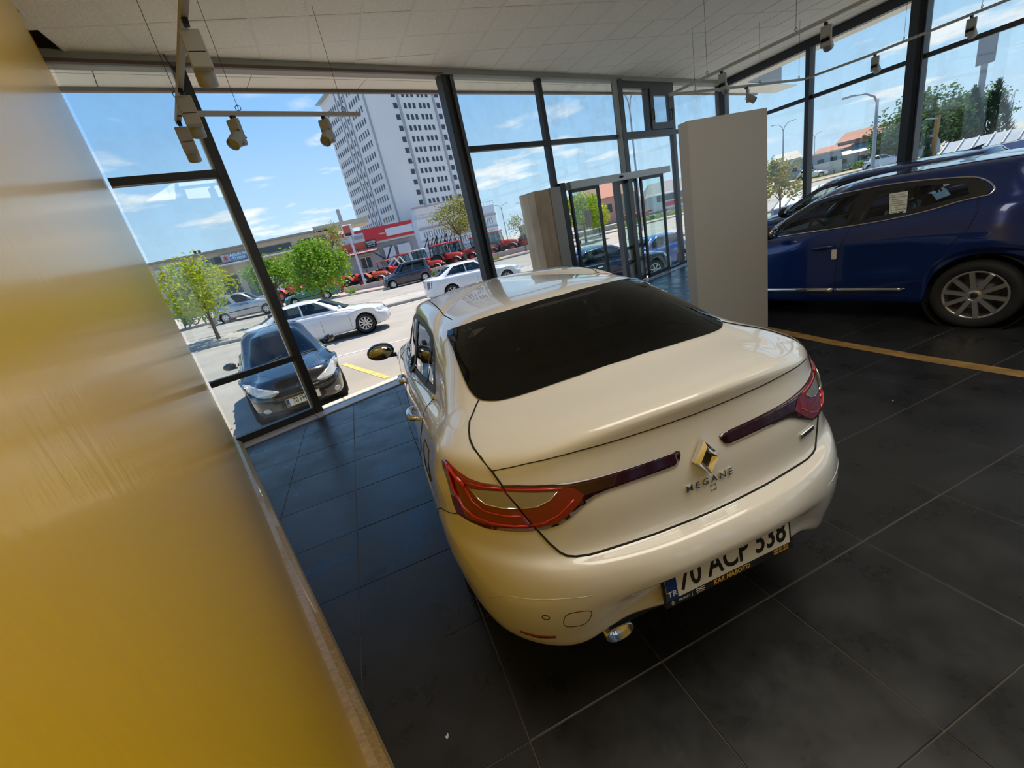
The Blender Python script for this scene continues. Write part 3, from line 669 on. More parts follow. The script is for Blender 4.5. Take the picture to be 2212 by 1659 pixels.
def interior(parent, xr, xf, half, floor=0.24, dash_x=None, dash_z=0.95, seats=True, m=None, left_drive=True, wrap=None, rear_x=None):
    m = m or mat('seat_fabric', (.03, .03, .033), .85); dx = dash_x or xf - .75
    b = MB(); b.box(((xr + xf) / 2, 0, floor), (xf - xr, half * 2 - .12, .06)); b.build('cabin_floor', DARKPL, parent)
    b = MB(); b.box((dx, 0, dash_z - .10), (.42, half * 2 - .16, .24), bev=.08); b.build('dashboard', mat('dash_plastic', (.03, .03, .032), .5), parent)
    sy = .36 if left_drive else -.36
    b = MB(); cx, cz = dx - .33, dash_z - .06; pts = []
    for k in range(25):
        a = 2 * math.pi * k / 24; pts.append((cx + .07 * math.sin(a), sy + .18 * math.cos(a), cz + .17 * math.sin(a)))
    b.tube(pts, .017, 8, False); b.bar((cx, sy - .17, cz), (cx, sy + .17, cz), .03); b.bar((cx, sy, cz), (cx - .06, sy, cz - .16), .03); b.ball((cx - .01, sy, cz), .055, 10, 6); b.tube([(cx, sy, cz), (dx - .05, sy, cz - .04)], .03, 8); b.build('steering_wheel', DARKPL, parent)
    if seats:
        fx = dx - .78
        seat_row(parent, fx, ((.37, .48), (-.37, .48)), m, .30, wrap=wrap)
        seat_row(parent, rear_x or fx - .82, ((0, 1.25),), m, .30, bench=True, wrap=wrap)
def plate_frame(parent, M, w=.52, h=.112, txt='', tscale=1.0, frame_m=None, fw_=.012, name='licence_plate', blue=True, tsx=.8):
    b = MB(); T = M
    b.prism([(-w / 2 - fw_, -h / 2 - fw_), (w / 2 + fw_, -h / 2 - fw_), (w / 2 + fw_, h / 2 + fw_), (-w / 2 - fw_, h / 2 + fw_)], .008, T); o = b.build(name, frame_m or DARKPL, parent)
    b = MB(); b.prism([(-w / 2, -h / 2), (w / 2, -h / 2), (w / 2, h / 2), (-w / 2, h / 2)], .0025, T @ Matrix.Translation((0, 0, .008))); b.build('plate_face', mat('plate_white', (.80, .79, .74), .35), o)
    if blue:
        b = MB(); b.prism([(-w / 2, -h / 2), (-w / 2 + .042, -h / 2), (-w / 2 + .042, h / 2), (-w / 2, h / 2)], .001, T @ Matrix.Translation((0, 0, .0105))); b.build('blue_band', mat('plate_blue', (.010, .045, .22), .4), o)
        text_obj('country_code', 'TR', .03, WHITEP, o, T @ Matrix.Translation((-w / 2 + .021, -h / 2 + .022, .0118)), .0004, bold=.0004)
    if txt: text_obj('plate_number', txt, .128 * tscale, mat('plate_black', (.012, .012, .012), .5), o, T @ Matrix.Translation((.018, .002, .0108)), .0006, sx=tsx, bold=.0022)
    return o
# ---------------------------------------------------------------- white saloon in the middle of the room
def build_white_saloon():
    t = thing('sedan', 'white saloon car parked indoors, seen from behind above its boot lid', 'car', (.9352, 2.0, 0), rad(90 - 2.719))
    RA, FA = -.13, 2.58
    Rw = [ # rear seven stations (x, half width, z)
     [(-1.00,0,.44),(-1.00,.2,.44),(-.98,.38,.43),(-.95,.53,.33),(-.88,.65,.295),(-.76,.745,.29),(-.60,.795,.29)],
     [(-1.10,0,.452),(-1.095,.2,.45),(-1.06,.38,.44),(-1.005,.55,.345),(-.915,.67,.31),(-.785,.775,.31),(-.60,.825,.31)],
     [(-1.092,0,.50),(-1.09,.2,.50),(-1.065,.38,.485),(-1.03,.54,.42),(-.94,.685,.395),(-.80,.80,.39),(-.61,.855,.40)],
     [(-1.10,0,.570),(-1.097,.2,.567),(-1.085,.37,.545),(-1.05,.545,.51),(-.955,.70,.49),(-.81,.81,.49),(-.62,.868,.50)],
     [(-1.142,0,.602),(-1.137,.2,.601),(-1.108,.37,.592),(-1.055,.555,.59),(-.955,.71,.58),(-.81,.817,.58),(-.62,.878,.58)],
     [(-1.112,0,.690),(-1.107,.2,.692),(-1.083,.38,.696),(-1.035,.55,.70),(-.938,.70,.705),(-.80,.813,.71),(-.62,.878,.71)],
     [(-1.065,0,.703),(-1.06,.2,.705),(-1.04,.38,.711),(-1.0,.537,.724),(-.925,.675,.75),(-.795,.795,.768),(-.62,.872,.765)],
     [(-1.045,0,.715),(-1.04,.2,.717),(-1.025,.38,.725),(-.99,.53,.745),(-.92,.668,.80),(-.80,.785,.825),(-.62,.862,.82)],
     [(-1.03,0,.86),(-1.025,.2,.862),(-1.01,.38,.87),(-.975,.53,.885),(-.908,.66,.905),(-.795,.775,.92),(-.62,.852,.92)],
     [(-1.00,0,1.045),(-.995,.2,1.042),(-.975,.38,1.03),(-.94,.53,1.012),(-.88,.65,.997),(-.78,.755,.992),(-.62,.832,.985)],
     [(-1.012,0,1.118),(-1.0,.2,1.115),(-.97,.38,1.10),(-.925,.53,1.078),(-.86,.64,1.063),(-.77,.73,1.06),(-.62,.808,1.045)],
     [(-.94,0,1.135),(-.925,.2,1.132),(-.89,.38,1.122),(-.845,.51,1.106),(-.785,.605,1.098),(-.70,.69,1.095),(-.58,.765,1.082)],
     [(-.61,0,1.168),(-.605,.2,1.165),(-.58,.36,1.158),(-.54,.50,1.151),(-.49,.60,1.146),(-.44,.66,1.138),(-.36,.715,1.118)],
     [(-.36,0,1.290),(-.35,.2,1.287),(-.31,.38,1.275),(-.25,.51,1.262),(-.18,.592,1.248),(-.11,.63,1.235),(-.03,.655,1.215)],
     [(-.09,0,1.398),(-.08,.2,1.395),(-.03,.37,1.381),(.04,.50,1.362),(.125,.566,1.345),(.21,.590,1.335),(.31,.603,1.33)],
     [(.14,0,1.432),(.15,.18,1.43),(.19,.32,1.42),(.25,.42,1.408),(.32,.475,1.398),(.40,.505,1.392),(.5,.52,1.39)],
     [(.60,0,1.447),(.62,.09,1.446),(.66,.16,1.442),(.71,.21,1.439),(.77,.24,1.436),(.83,.26,1.434),(.9,.27,1.433)],
     [(1.0,0,1.452),(1.02,0,1.452),(1.04,0,1.452),(1.06,0,1.452),(1.08,0,1.452),(1.10,0,1.452),(1.12,0,1.452)]]
    side = [ # half width and height along the flank, front end (x, w, z centre, z corner, corner)
     ([(-.6,.795),(-.2,.82),(1.2,.83),(2.6,.82),(3.1,.76)], [(-.6,.29),(-.45,.235),(0,.20),(2.4,.19),(3.1,.20)], (3.40,.60,.21,.20,.45)),
     ([(-.6,.825),(-.2,.85),(1.2,.855),(2.6,.845),(3.1,.79)], [(-.6,.31),(-.4,.26),(0,.235),(2.4,.225),(3.1,.24)], (3.46,.66,.25,.24,.45)),
     ([(-.6,.855),(-.2,.880),(1.2,.865),(2.6,.870),(3.1,.81)], [(-.6,.40),(0,.36),(2.4,.35),(3.1,.36)], (3.485,.70,.37,.36,.46)),
     ([(-.6,.868),(-.2,.893),(1.2,.868),(2.6,.885),(3.1,.825)], [(-.6,.50),(0,.46),(2.4,.45),(3.1,.46)], (3.50,.72,.47,.46,.47)),
     ([(-.6,.878),(-.2,.898),(1.2,.876),(2.6,.89),(3.1,.83)], [(-.6,.58),(0,.55),(2.4,.53),(3.1,.54)], (3.50,.73,.55,.54,.48)),
     ([(-.6,.878),(-.2,.898),(1.2,.886),(2.6,.89),(3.1,.83)], [(-.6,.69),(0,.66),(2.4,.61),(3.1,.60)], (3.49,.73,.61,.60,.5)),
     ([(-.6,.872),(-.2,.894),(1.2,.888),(2.6,.885),(3.1,.82)], [(-.6,.76),(0,.73),(2.4,.67),(3.1,.65)], (3.47,.72,.66,.65,.5)),
     ([(-.6,.862),(-.2,.886),(1.2,.886),(2.6,.875),(3.1,.81)], [(-.6,.82),(0,.79),(2.4,.73),(3.1,.69)], (3.44,.70,.70,.69,.5)),
     ([(-.6,.852),(-.2,.872),(1.2,.882),(2.6,.86),(3.1,.79)], [(-.6,.92),(0,.86),(1.2,.82),(2.4,.79),(3.1,.73)], (3.40,.68,.745,.72,.5)),
     ([(-.6,.832),(-.2,.850),(1.2,.868),(2.6,.83),(3.1,.75)], [(-.6,.985),(0,.92),(1.2,.87),(2.4,.84),(3.1,.765)], (3.33,.64,.785,.76,.48)),
     ([(-.6,.808),(-.2,.822),(1.2,.842),(2.5,.78),(3.0,.69)], [(-.6,1.045),(0,.985),(1.2,.925),(2.4,.885),(3.0,.815)], (3.20,.60,.84,.81,.42)),
     ([(-.6,.765),(-.2,.79),(1.2,.812),(2.3,.74),(2.8,.63)], [(-.6,1.082),(-.2,1.035),(.3,1.005),(1.2,.955),(2.3,.93),(2.8,.88)], (2.95,.55,.905,.88,.35)),
     ([(-.4,.712),(0,.745),(1.2,.775),(2.0,.72)], [(-.4,1.118),(-.1,1.06),(.4,1.02),(1.2,.975),(2.1,.985)], (2.42,.67,1.01,.985,.40)),
     ([(-.1,.655),(.3,.68),(1.2,.70),(1.75,.66)], [(-.1,1.215),(.3,1.20),(1.2,1.19),(1.8,1.19)], (1.98,.63,1.215,1.19,.33)),
     ([(.2,.60),(.6,.617),(1.1,.615),(1.4,.59)], [(.2,1.33),(.6,1.372),(1.1,1.385),(1.45,1.375)], (1.53,.57,1.405,1.37,.25)),
     ([(.4,.52),(.7,.535),(1.0,.53),(1.3,.51)], [(.4,1.39),(.7,1.42),(1.0,1.425),(1.3,1.41)], (1.36,.49,1.435,1.41,.2)),
     ([(.9,.27),(1.0,.28),(1.2,.27)], [(.8,1.433),(1.0,1.445),(1.25,1.437)], (1.25,.25,1.445,1.437,.1)),
     ([(1.1,0),(1.16,0)], [(1.1,1.452),(1.16,1.452)], (1.2,0,1.451,1.451,.01))]
    rings = [dict(rear=r, w=s_[0], z=s_[1], front=s_[2]) for r, s_ in zip(Rw, side)]
    cb = CarBody(rings, (RA, FA), (.355, .355), tsub=7, ksubs=[2,3,4,3,3,4,3,5,6,4,5,9,8,8,6,7,5], arch_top=.78)
    def settle(P):                               # pitch the tail down a hair on its springs
        x, z = P[:, :, 0].copy(), P[:, :, 2].copy(); k = np.clip((z - .2) / .3, 0, 1)
        P[:, :, 0] = x + .018 * (z - 1.08) * k; P[:, :, 2] = z - .018 * (np.clip(x, -2, .4) + .65) * k; return P
    return t, cb, settle
def band(name, bvh, ax, poly, w, m, parent, off=0.004, step=0.04):
    """flat strip running inside a closed outline"""
    P = [Vector(p) for p in poly]; n = len(P); area = sum(P[i].x * P[(i + 1) % n].y - P[(i + 1) % n].x * P[i].y for i in range(n)); sg = 1 if area > 0 else -1
    Q = []
    for i in range(n):
        d = (P[(i + 1) % n] - P[i - 1]); d = d.normalized() if d.length > 1e-7 else Vector((1, 0)); nn = Vector((-d.y, d.x)) * sg; Q.append(P[i] + nn * w)
    vs = []; fs = []
    k = 3
    for i in range(n):
        for j in range(k): q = P[i].lerp(Q[i], j / (k - 1)); vs.append(cast(bvh, ax, q.x, q.y, off))
    for i in range(n):
        a, b = i * k, ((i + 1) % n) * k
        for j in range(k - 1): fs.append((a + j, b + j, b + j + 1, a + j + 1))
    mb = MB(); mb.add(vs, fs, True); return mb.build(name, m, parent)
def flip(poly): return [(-a, b) for a, b in poly][::-1]
def side_mirror(parent, x, y, z, side, mcap, name='door_mirror', s=1.0):
    b = MB(); b.ball((x, y + side * .10 * s, z), .1 * s, 14, 10, (.75, 1.25, .78)); o = b.build(name, mcap, parent)
    b = MB(); b.ball((x - .055 * s, y + side * .10 * s, z), .085 * s, 12, 8, (.30, 1.2, .74)); b.build('mirror_glass', mat('mirror_glass', (.55, .58, .6), .03, 1.0), o)
    b = MB(); b.bar((x, y - side * .03, z - .06 * s), (x, y + side * .06 * s, z - .05 * s), .05 * s, .03 * s); b.build('mirror_foot', DARKPL, o)
    return o
WPAINT = mat('pearl_white_paint', (.80, .79, .76), .24, coat=1.0)
def white_saloon():
    t, cb, settle = build_white_saloon()
    me = cb.mesh('body', settle); bvh = bvh_of(me); GLT = glass('tinted_glass', (.10, .11, .105), 1.0); GLS = glass('side_glass', (.35, .40, .39), 1.0)
    half = [(0,1.388),(.10,1.3885),(.2,1.3855),(.33,1.3755),(.454,1.359),(.571,1.328),(.591,1.272),(.605,1.218),(.612,1.178),(.611,1.16),(.60,1.146),(.565,1.142),(.52,1.142),(.443,1.147),(.287,1.158),(.122,1.165),(0,1.1655)]
    rw = half + [(-a, b) for a, b in half[-2:0:-1]]; rw = smooth_poly(rw, 3)
    sw = smooth_poly([(.03,1.05,1),(.206,1.026),(.62,.980),(1.064,.943),(1.64,.930),(1.99,.925,1),(1.88,1.02),(1.68,1.16),(1.44,1.265),(1.2,1.318),(.975,1.336),(.663,1.333),(.371,1.300),(.232,1.232),(.13,1.13)], 4)
    ws = [(0,1.395),(.3,1.385),(.50,1.355),(.575,1.33),(.60,1.26),(.64,1.12),(.69,.99),(.6,.965),(.3,.985),(0,.99)]; ws = smooth_poly(ws + [(-a, b) for a, b in ws[-2:0:-1]], 3)
    punch(me, 'B', rw); punch(me, 'L', sw); punch(me, 'R', sw); punch(me, 'F', ws, grow=.02)
    body = link('body', me, t, [WPAINT])
    g = decal('rear_window', bvh, 'B', rw, GLT, t, .007, .03); band('window_border', bvh, 'B', rw, .03, DARKPL, g, .0055)
    g = decal('windscreen', bvh, 'F', ws, GLS, t, .002, .08); band('window_border', bvh, 'F', ws, .05, DARKPL, g, .0005)
    for ax in 'LR':
        g = decal('side_window', bvh, ax, sw, GLS, t, -.002, .06); band('window_border', bvh, ax, sw, .035, DARKPL, g, .002)
        decal('window_pillar', bvh, ax, [(.97,.945),(1.07,.94),(1.03,1.333),(.93,1.336)], DARKPL, g, .003, .05)
        decal('window_divider', bvh, ax, [(.36,1.005),(.39,1.002),(.35,1.30),(.325,1.29)], DARKPL, g, .003, .05)
        low = [(.0,1.045),(.206,1.018),(.62,.972),(1.064,.935),(1.64,.921),(2.0,.916)]
        seam('chrome_strip', bvh, ax, low, t, .009, CHROME, .003)
        # doors, handles, mirror
        seam('door_seam', bvh, ax, [(1.0,.94),(1.02,.8),(1.03,.55),(1.05,.30)], t); seam('door_seam', bvh, ax, [(.02,1.04),(-.03,.95),(-.02,.83),(.12,.72),(.30,.60),(.40,.45),(.42,.30)], t)
        seam('door_seam', bvh, ax, [(2.02,.915),(2.09,.80),(2.10,.55),(2.05,.32)], t); seam('sill_seam', bvh, ax, [(.42,.30),(1.2,.285),(2.05,.30)], t)
        s = 1 if ax == 'L' else -1
        for hx, hz in ((.34,.875),(1.26,.845)):
            y = cast(bvh, ax, hx, hz).y; b = MB(); b.tube([(hx - .10, y - s * .008, hz), (hx - .075, y + s * .026, hz + .004), (hx, y + s * .036, hz + .006), (hx + .075, y + s * .026, hz + .004), (hx + .10, y - s * .008, hz)], [.012,.017,.019,.017,.012], 10); b.build('door_handle', CHROME, t)
        side_mirror(t, 1.86, s * .90, .985, s, mat('mirror_black', (.015,.015,.017), .12, coat=1.0))
        if ax == 'L': seam('fuel_flap', bvh, ax, [(-.36,.80),(-.18,.79),(-.17,.92),(-.35,.94)], t, closed=True)
        seam('bumper_seam', bvh, ax, [(-.735,.85),(-.68,.83),(-.60,.808),(-.52,.76),(-.47,.70)], t, .0018)
    # tail lamps
    outer = [(.6625,.9905),(.711,.993),(.747,1.001),(.774,1.015),(.795,1.035),(.804,1.038),(.811,1.026),(.814,1.005),(.814,.97),(.819,.897),(.817,.857),(.785,.849),(.742,.839),(.692,.838),(.638,.836),(.601,.838)]
    inner = [(.657,.990),(.616,.989),(.563,.983),(.508,.978),(.45,.973),(.39,.969),(.262,.966),(.09,.963),(.080,.958),(.081,.948),(.090,.93),(.101,.919),(.118,.916),(.275,.918),(.345,.917),(.394,.911),(.431,.896),(.478,.870),(.522,.847),(.563,.839),(.594,.838)]
    rev_o = [(.747,.972),(.707,.973),(.6585,.972),(.632,.9195),(.673,.920),(.72,.929),(.735,.942)]; rev_i = [(.652,.972),(.58,.964),(.507,.955),(.536,.934),(.577,.920),(.625,.919)]
    smoky = mat('reversing_lens', (.33, .30, .22), .10, .35, coat=1.0); glow = mat('light_guide_red', (.55, .012, .014), .12, coat=1.0)
    for sg, fl in ((1, lambda p: p), (-1, flip)):
        o = decal('tail_lamp', bvh, 'B', fl(outer), REDLENS, t, .005, .03, .005); i = decal('lid_lamp', bvh, 'B', fl(inner), DREDLENS, t, .005, .03, .005)
        decal('red_lens', bvh, 'B', fl([(.655,.984),(.55,.975),(.50,.969),(.455,.955),(.43,.925),(.47,.89),(.53,.853),(.597,.846)]), REDLENS, i, .0062, .03)
        decal('reversing_lens', bvh, 'B', fl(rev_o), smoky, o, .0075, .03); decal('reversing_lens', bvh, 'B', fl(rev_i), smoky, i, .0075, .03)
        f = lambda l: [(sg * a, b) for a, b in l]
        seam('lens_rim', bvh, 'B', f([(.75,.972),(.735,.942),(.72,.929),(.673,.920),(.634,.9185)]), o, .0022, CHROME, .008); seam('lens_rim', bvh, 'B', f([(.624,.9185),(.577,.919),(.536,.933),(.507,.955)]), i, .0022, CHROME, .008)
        seam('light_guide', bvh, 'B', f([(.799,1.025),(.80,1.0),(.803,.95),(.79,.90),(.765,.878),(.72,.864),(.66,.858),(.618,.857)]), o, .0045, glow, .006)
        seam('light_guide', bvh, 'B', f([(.795,1.022),(.783,.995),(.765,.975)]), o, .008, glow, .006)
        seam('light_guide', bvh, 'B', f([(.762,.985),(.71,.982),(.662,.980)]), o, .0035, glow, .006); seam('light_guide', bvh, 'B', f([(.65,.979),(.57,.972),(.49,.962)]), i, .0035, glow, .006)
        seam('light_guide', bvh, 'B', f([(.768,.98),(.758,.93),(.73,.905),(.67,.893),(.63,.892)]), o, .003, glow, .006); seam('light_guide', bvh, 'B', f([(.612,.858),(.57,.862),(.52,.882),(.465,.92)]), i, .003, glow, .006)
    # boot lid seams
    sl_ = [(.601,1.144),(.64,1.126),(.671,1.114),(.689,1.104),(.699,1.094),(.701,1.084),(.691,1.068),(.675,1.035),(.660,.992),(.634,.929),(.5975,.838),(.571,.782),(.548,.747),(.53,.7335),(.505,.7275),(.462,.7235),(.366,.7215),(.23,.717),(.08,.7145),(0,.714)]
    full = sl_ + [(-a, b) for a, b in sl_[-2::-1]]; seam('boot_lid_gap', bvh, 'B', full, t, .0036, SEAM, .001, .02)
    sp = [(.675,1.035),(.62,1.047),(.562,1.057),(.48,1.064),(.407,1.067),(.24,1.067),(0,1.064)]; seam('spoiler_seam', bvh, 'B', sp + [(-a, b) for a, b in sp[-2::-1]], t, .0018, SEAM, .0005, .03)
    for sg in (1, -1): seam('roof_ditch', bvh, 'T', [(.25, sg * .52), (.6, sg * .535), (1.0, sg * .535), (1.35, sg * .515)], t, .003)
    # badge: upright diamond ring
    b = MB(); x0 = -1.030
    O_ = [(0, .063), (-.049, 0), (0, -.061), (.049, 0)]; I_ = [(0, .030), (-.020, 0), (0, -.030), (.020, 0)]; cz = .916
    tilt = lambda z: x0 - .012 + (z - cz) * .14 + (-.0)
    vs = []
    for pts, dx in ((O_, .012), (O_, -.004), ([(y * .72, z * .74) for y, z in O_], -.017), (I_, -.004), (I_, .012)):
        for y, z in pts: vs.append((tilt(cz + z) + dx, y, cz + z))
    fs = [(r * 4 + i, r * 4 + (i + 1) % 4, r * 4 + 4 + (i + 1) % 4, r * 4 + 4 + i) for r in range(4) for i in range(4)]
    b.add(vs, fs); b.build('badge', CHROME, t)
    b = MB(); b.prism([(0, .03), (-.02, 0), (0, -.03), (.02, 0)], .002, frame((x0 - .001, 0, cz), (0, -1, 0), (.14, 0, 1))); b.build('badge_centre', DARKPL, t)
    text_obj('model_lettering', 'MEGANE', .034, CHROME, t, frame((-1.0395, -.008, .8235), (0, -1, 0), (.10, 0, 1)), .004, spacing=1.42, sx=1.13, bold=.0003)
    h = cast(bvh, 'B', -.489, .818); b = MB(); b.box((0, 0, 0), (.092, .019, .006), bev=.002); o = b.build('trim_badge', CHROME, t); o.matrix_local = frame(h + Vector((-.004, 0, 0)), (.26, -1, 0), (.1, 0, 1))
    b = MB(); b.box((.006, 0, .0035), (.068, .012, .002)); b.build('badge_inlay', DARKPL, o)
    seam('camera_cover', bvh, 'B', [(-.035,.778),(-.012,.778),(-.012,.797),(-.035,.797)], t, .0012, closed=True)
    # bumper furniture
    for y in (.649, .30, -.30, -.649):
        if abs(y) < .4: continue
        seam('parking_sensor', bvh, 'B', [(y + .011 * math.cos(a * .52), .531 + .011 * math.sin(a * .52)) for a in range(12)], t, .0015, closed=True, step=.01)
    seam('tow_cover', bvh, 'B', smooth_poly([(.598,.517),(.577,.552),(.51,.551),(.533,.486),(.592,.481)], 3), t, .0013, closed=True)
    for sg in (1, -1): seam('bumper_crease', bvh, 'B', [(sg * a, b) for a, b in ((.80,.545),(.766,.586),(.727,.603),(.656,.611),(.584,.617),(.50,.618))], t, .0022, WPAINT, -.0006)
    for sg in (1, -1):
        p = [(sg * .735,.395),(sg * .68,.388),(sg * .626,.405),(sg * .63,.415),(sg * .68,.402),(sg * .733,.405)]; decal('reflector', bvh, 'B', p if sg > 0 else p[::-1], REDLENS, t, .004, .03, .004)
    # plate
    M = frame((-1.116, 0, .5605), (0, -1, 0), (.09, 0, 1)); o = plate_frame(t, M, txt='70 ACP 538', tsx=.72, fw_=.010)
    b = MB(); b.prism([(-.270, -.082), (.270, -.082), (.270, -.056), (-.270, -.056)], .011, M); b.build('plate_surround', DARKPL, o)
    yl = mat('gold_print', (.72, .42, .03), .5); T = lambda x, y: M @ Matrix.Translation((x, y, .0113))
    text_obj('frame_lettering', 'KAR MABOTO', .0235, yl, o, T(.0, -.0693), .0004, bold=.0007, spacing=1.03, shear=.15)
    text_obj('phone_lettering', '0338 213 13 13', .0105, yl, o, T(.218, -.0635), .0003, bold=.0003); text_obj('phone_lettering', '0555 663 60 70', .0105, yl, o, T(.218, -.0745), .0003, bold=.0003)
    text_obj('maker_lettering', 'RENAULT', .0105, WHITEP, o, T(-.196, -.0695), .0003); text_obj('maker_lettering', 'DACIA', .0085, WHITEP, o, T(-.132, -.0755), .0003, spacing=1.3)
    b = MB(); b.prism([(-.0006, -.011), (.0006, -.011), (.0006, .011), (-.0006, .011)], .0004, T(-.165, -.069)); b.build('divider_mark', WHITEP, o)
    b = MB()
    for sc0, sc1 in ((1, .80), (.62, .42)):
        q = [(0, .0105), (-.0062, 0), (0, -.0105), (.0062, 0)]; vs = [T(-.243 + x * s_, -.069 + y * s_) @ Vector((0, 0, .0003)) for s_ in (sc0, sc1) for x, y in q]; b.add(vs, [(i, (i + 1) % 4, 4 + (i + 1) % 4, 4 + i) for i in range(4)])
    b.build('diamond_mark', WHITEP, o)
    b = MB()   # two hooked strokes facing each other
    for s_ in (-1, 1):
        for yy in (-.0685, -.0605): b.prism([(-.132 + s_ * .0035, yy - .0016), (-.132 + s_ * .0165, yy - .0016), (-.132 + s_ * .0165, yy + .0016), (-.132 + s_ * .0035, yy + .0016)], .0004, T(0, 0))
    b.bar(T(-.1275, -.0605).translation, T(-.1365, -.0645).translation, .0028, .0005, up=(1, 0, 0)); b.bar(T(-.1275, -.0685).translation, T(-.1365, -.0645).translation, .0028, .0005, up=(1, 0, 0)); b.build('hook_mark', WHITEP, o)
    # under the tail
    b = MB(); b.box((-.80, 0, .36), (.42, 1.0, .20), bev=.08); b.box((-.93, 0, .40), (.20, .96, .08), bev=.03); b.box((1.2, 0, .24), (3.6, 1.45, .10)); b.build('underbody', DARKPL, t)
    b = MB(); b.box((-.9, .0, .335), (.14, .86, .05), bev=.02); b.build('diffuser', DARKPL, t)
    ep = []
    b = MB(); n = 28; vs = []
    for x, s_ in ((-.86, .92), (-1.005, 1.0), (-1.008, .93), (-.87, .86)):
        for k in range(n): a = 2 * math.pi * k / n; vs.append((x - .018 * math.sin(a) * 0, .392 + .058 * s_ * math.cos(a), .30 + .036 * s_ * math.sin(a)))
    b.add(vs, [(r * n + k, r * n + (k + 1) % n, r * n + n + (k + 1) % n, r * n + n + k) for r in range(3) for k in range(n)], True); b.build('exhaust_tip', CHROME, t)
    b = MB(); b.prism([(.392 + .05 * math.cos(k * .3), .30 + .03 * math.sin(k * .3)) for k in range(21)], .01, Matrix(((0, 0, 1, -.90), (1, 0, 0, 0), (0, 1, 0, 0), (0, 0, 0, 1)))); b.build('exhaust_bore', SEAM, t)
    for x in (-.13, 2.58):
        for s in (1, -1):
            wheel(t, x, s * .772, s, .318, .205, .212, 5, 'split')
            b = MB(); b.lathe([(.36, s * .60), (.36, s * .84)], 28, 'Y', (x, 0, .318)); b.lathe([(.36, s * .60), (.05, s * .60)], 28, 'Y', (x, 0, .318)); b.build('wheel_well', SEAM, t)
    interior(t, -.5, 2.6, .74, .26, 1.98, .93, rear_x=.30)
    b = MB(); b.box((-.18, 0, 1.02), (.62, 1.16, .05), bev=.02); b.build('parcel_shelf', DARKPL, t)
    b = MB(); b.box((-.50, -.10, 1.150), (.035, .40, .028), bev=.01); b.build('high_brake_lamp', DARKPL, t)
    # front end (unseen side of the car)
    for sg, fl in ((1, lambda p: p), (-1, flip)): decal('headlamp', bvh, 'F', fl([(.42,.60),(.74,.62),(.80,.70),(.66,.715),(.44,.66)]), mat('headlamp_lens', (.55, .57, .6), .08, .3, coat=1.0), t, .004, .05)
    decal('grille', bvh, 'F', [(-.38,.50),(.38,.50),(.40,.66),(-.40,.66)], DARKPL, t, .004, .06)
    return t
white_saloon()
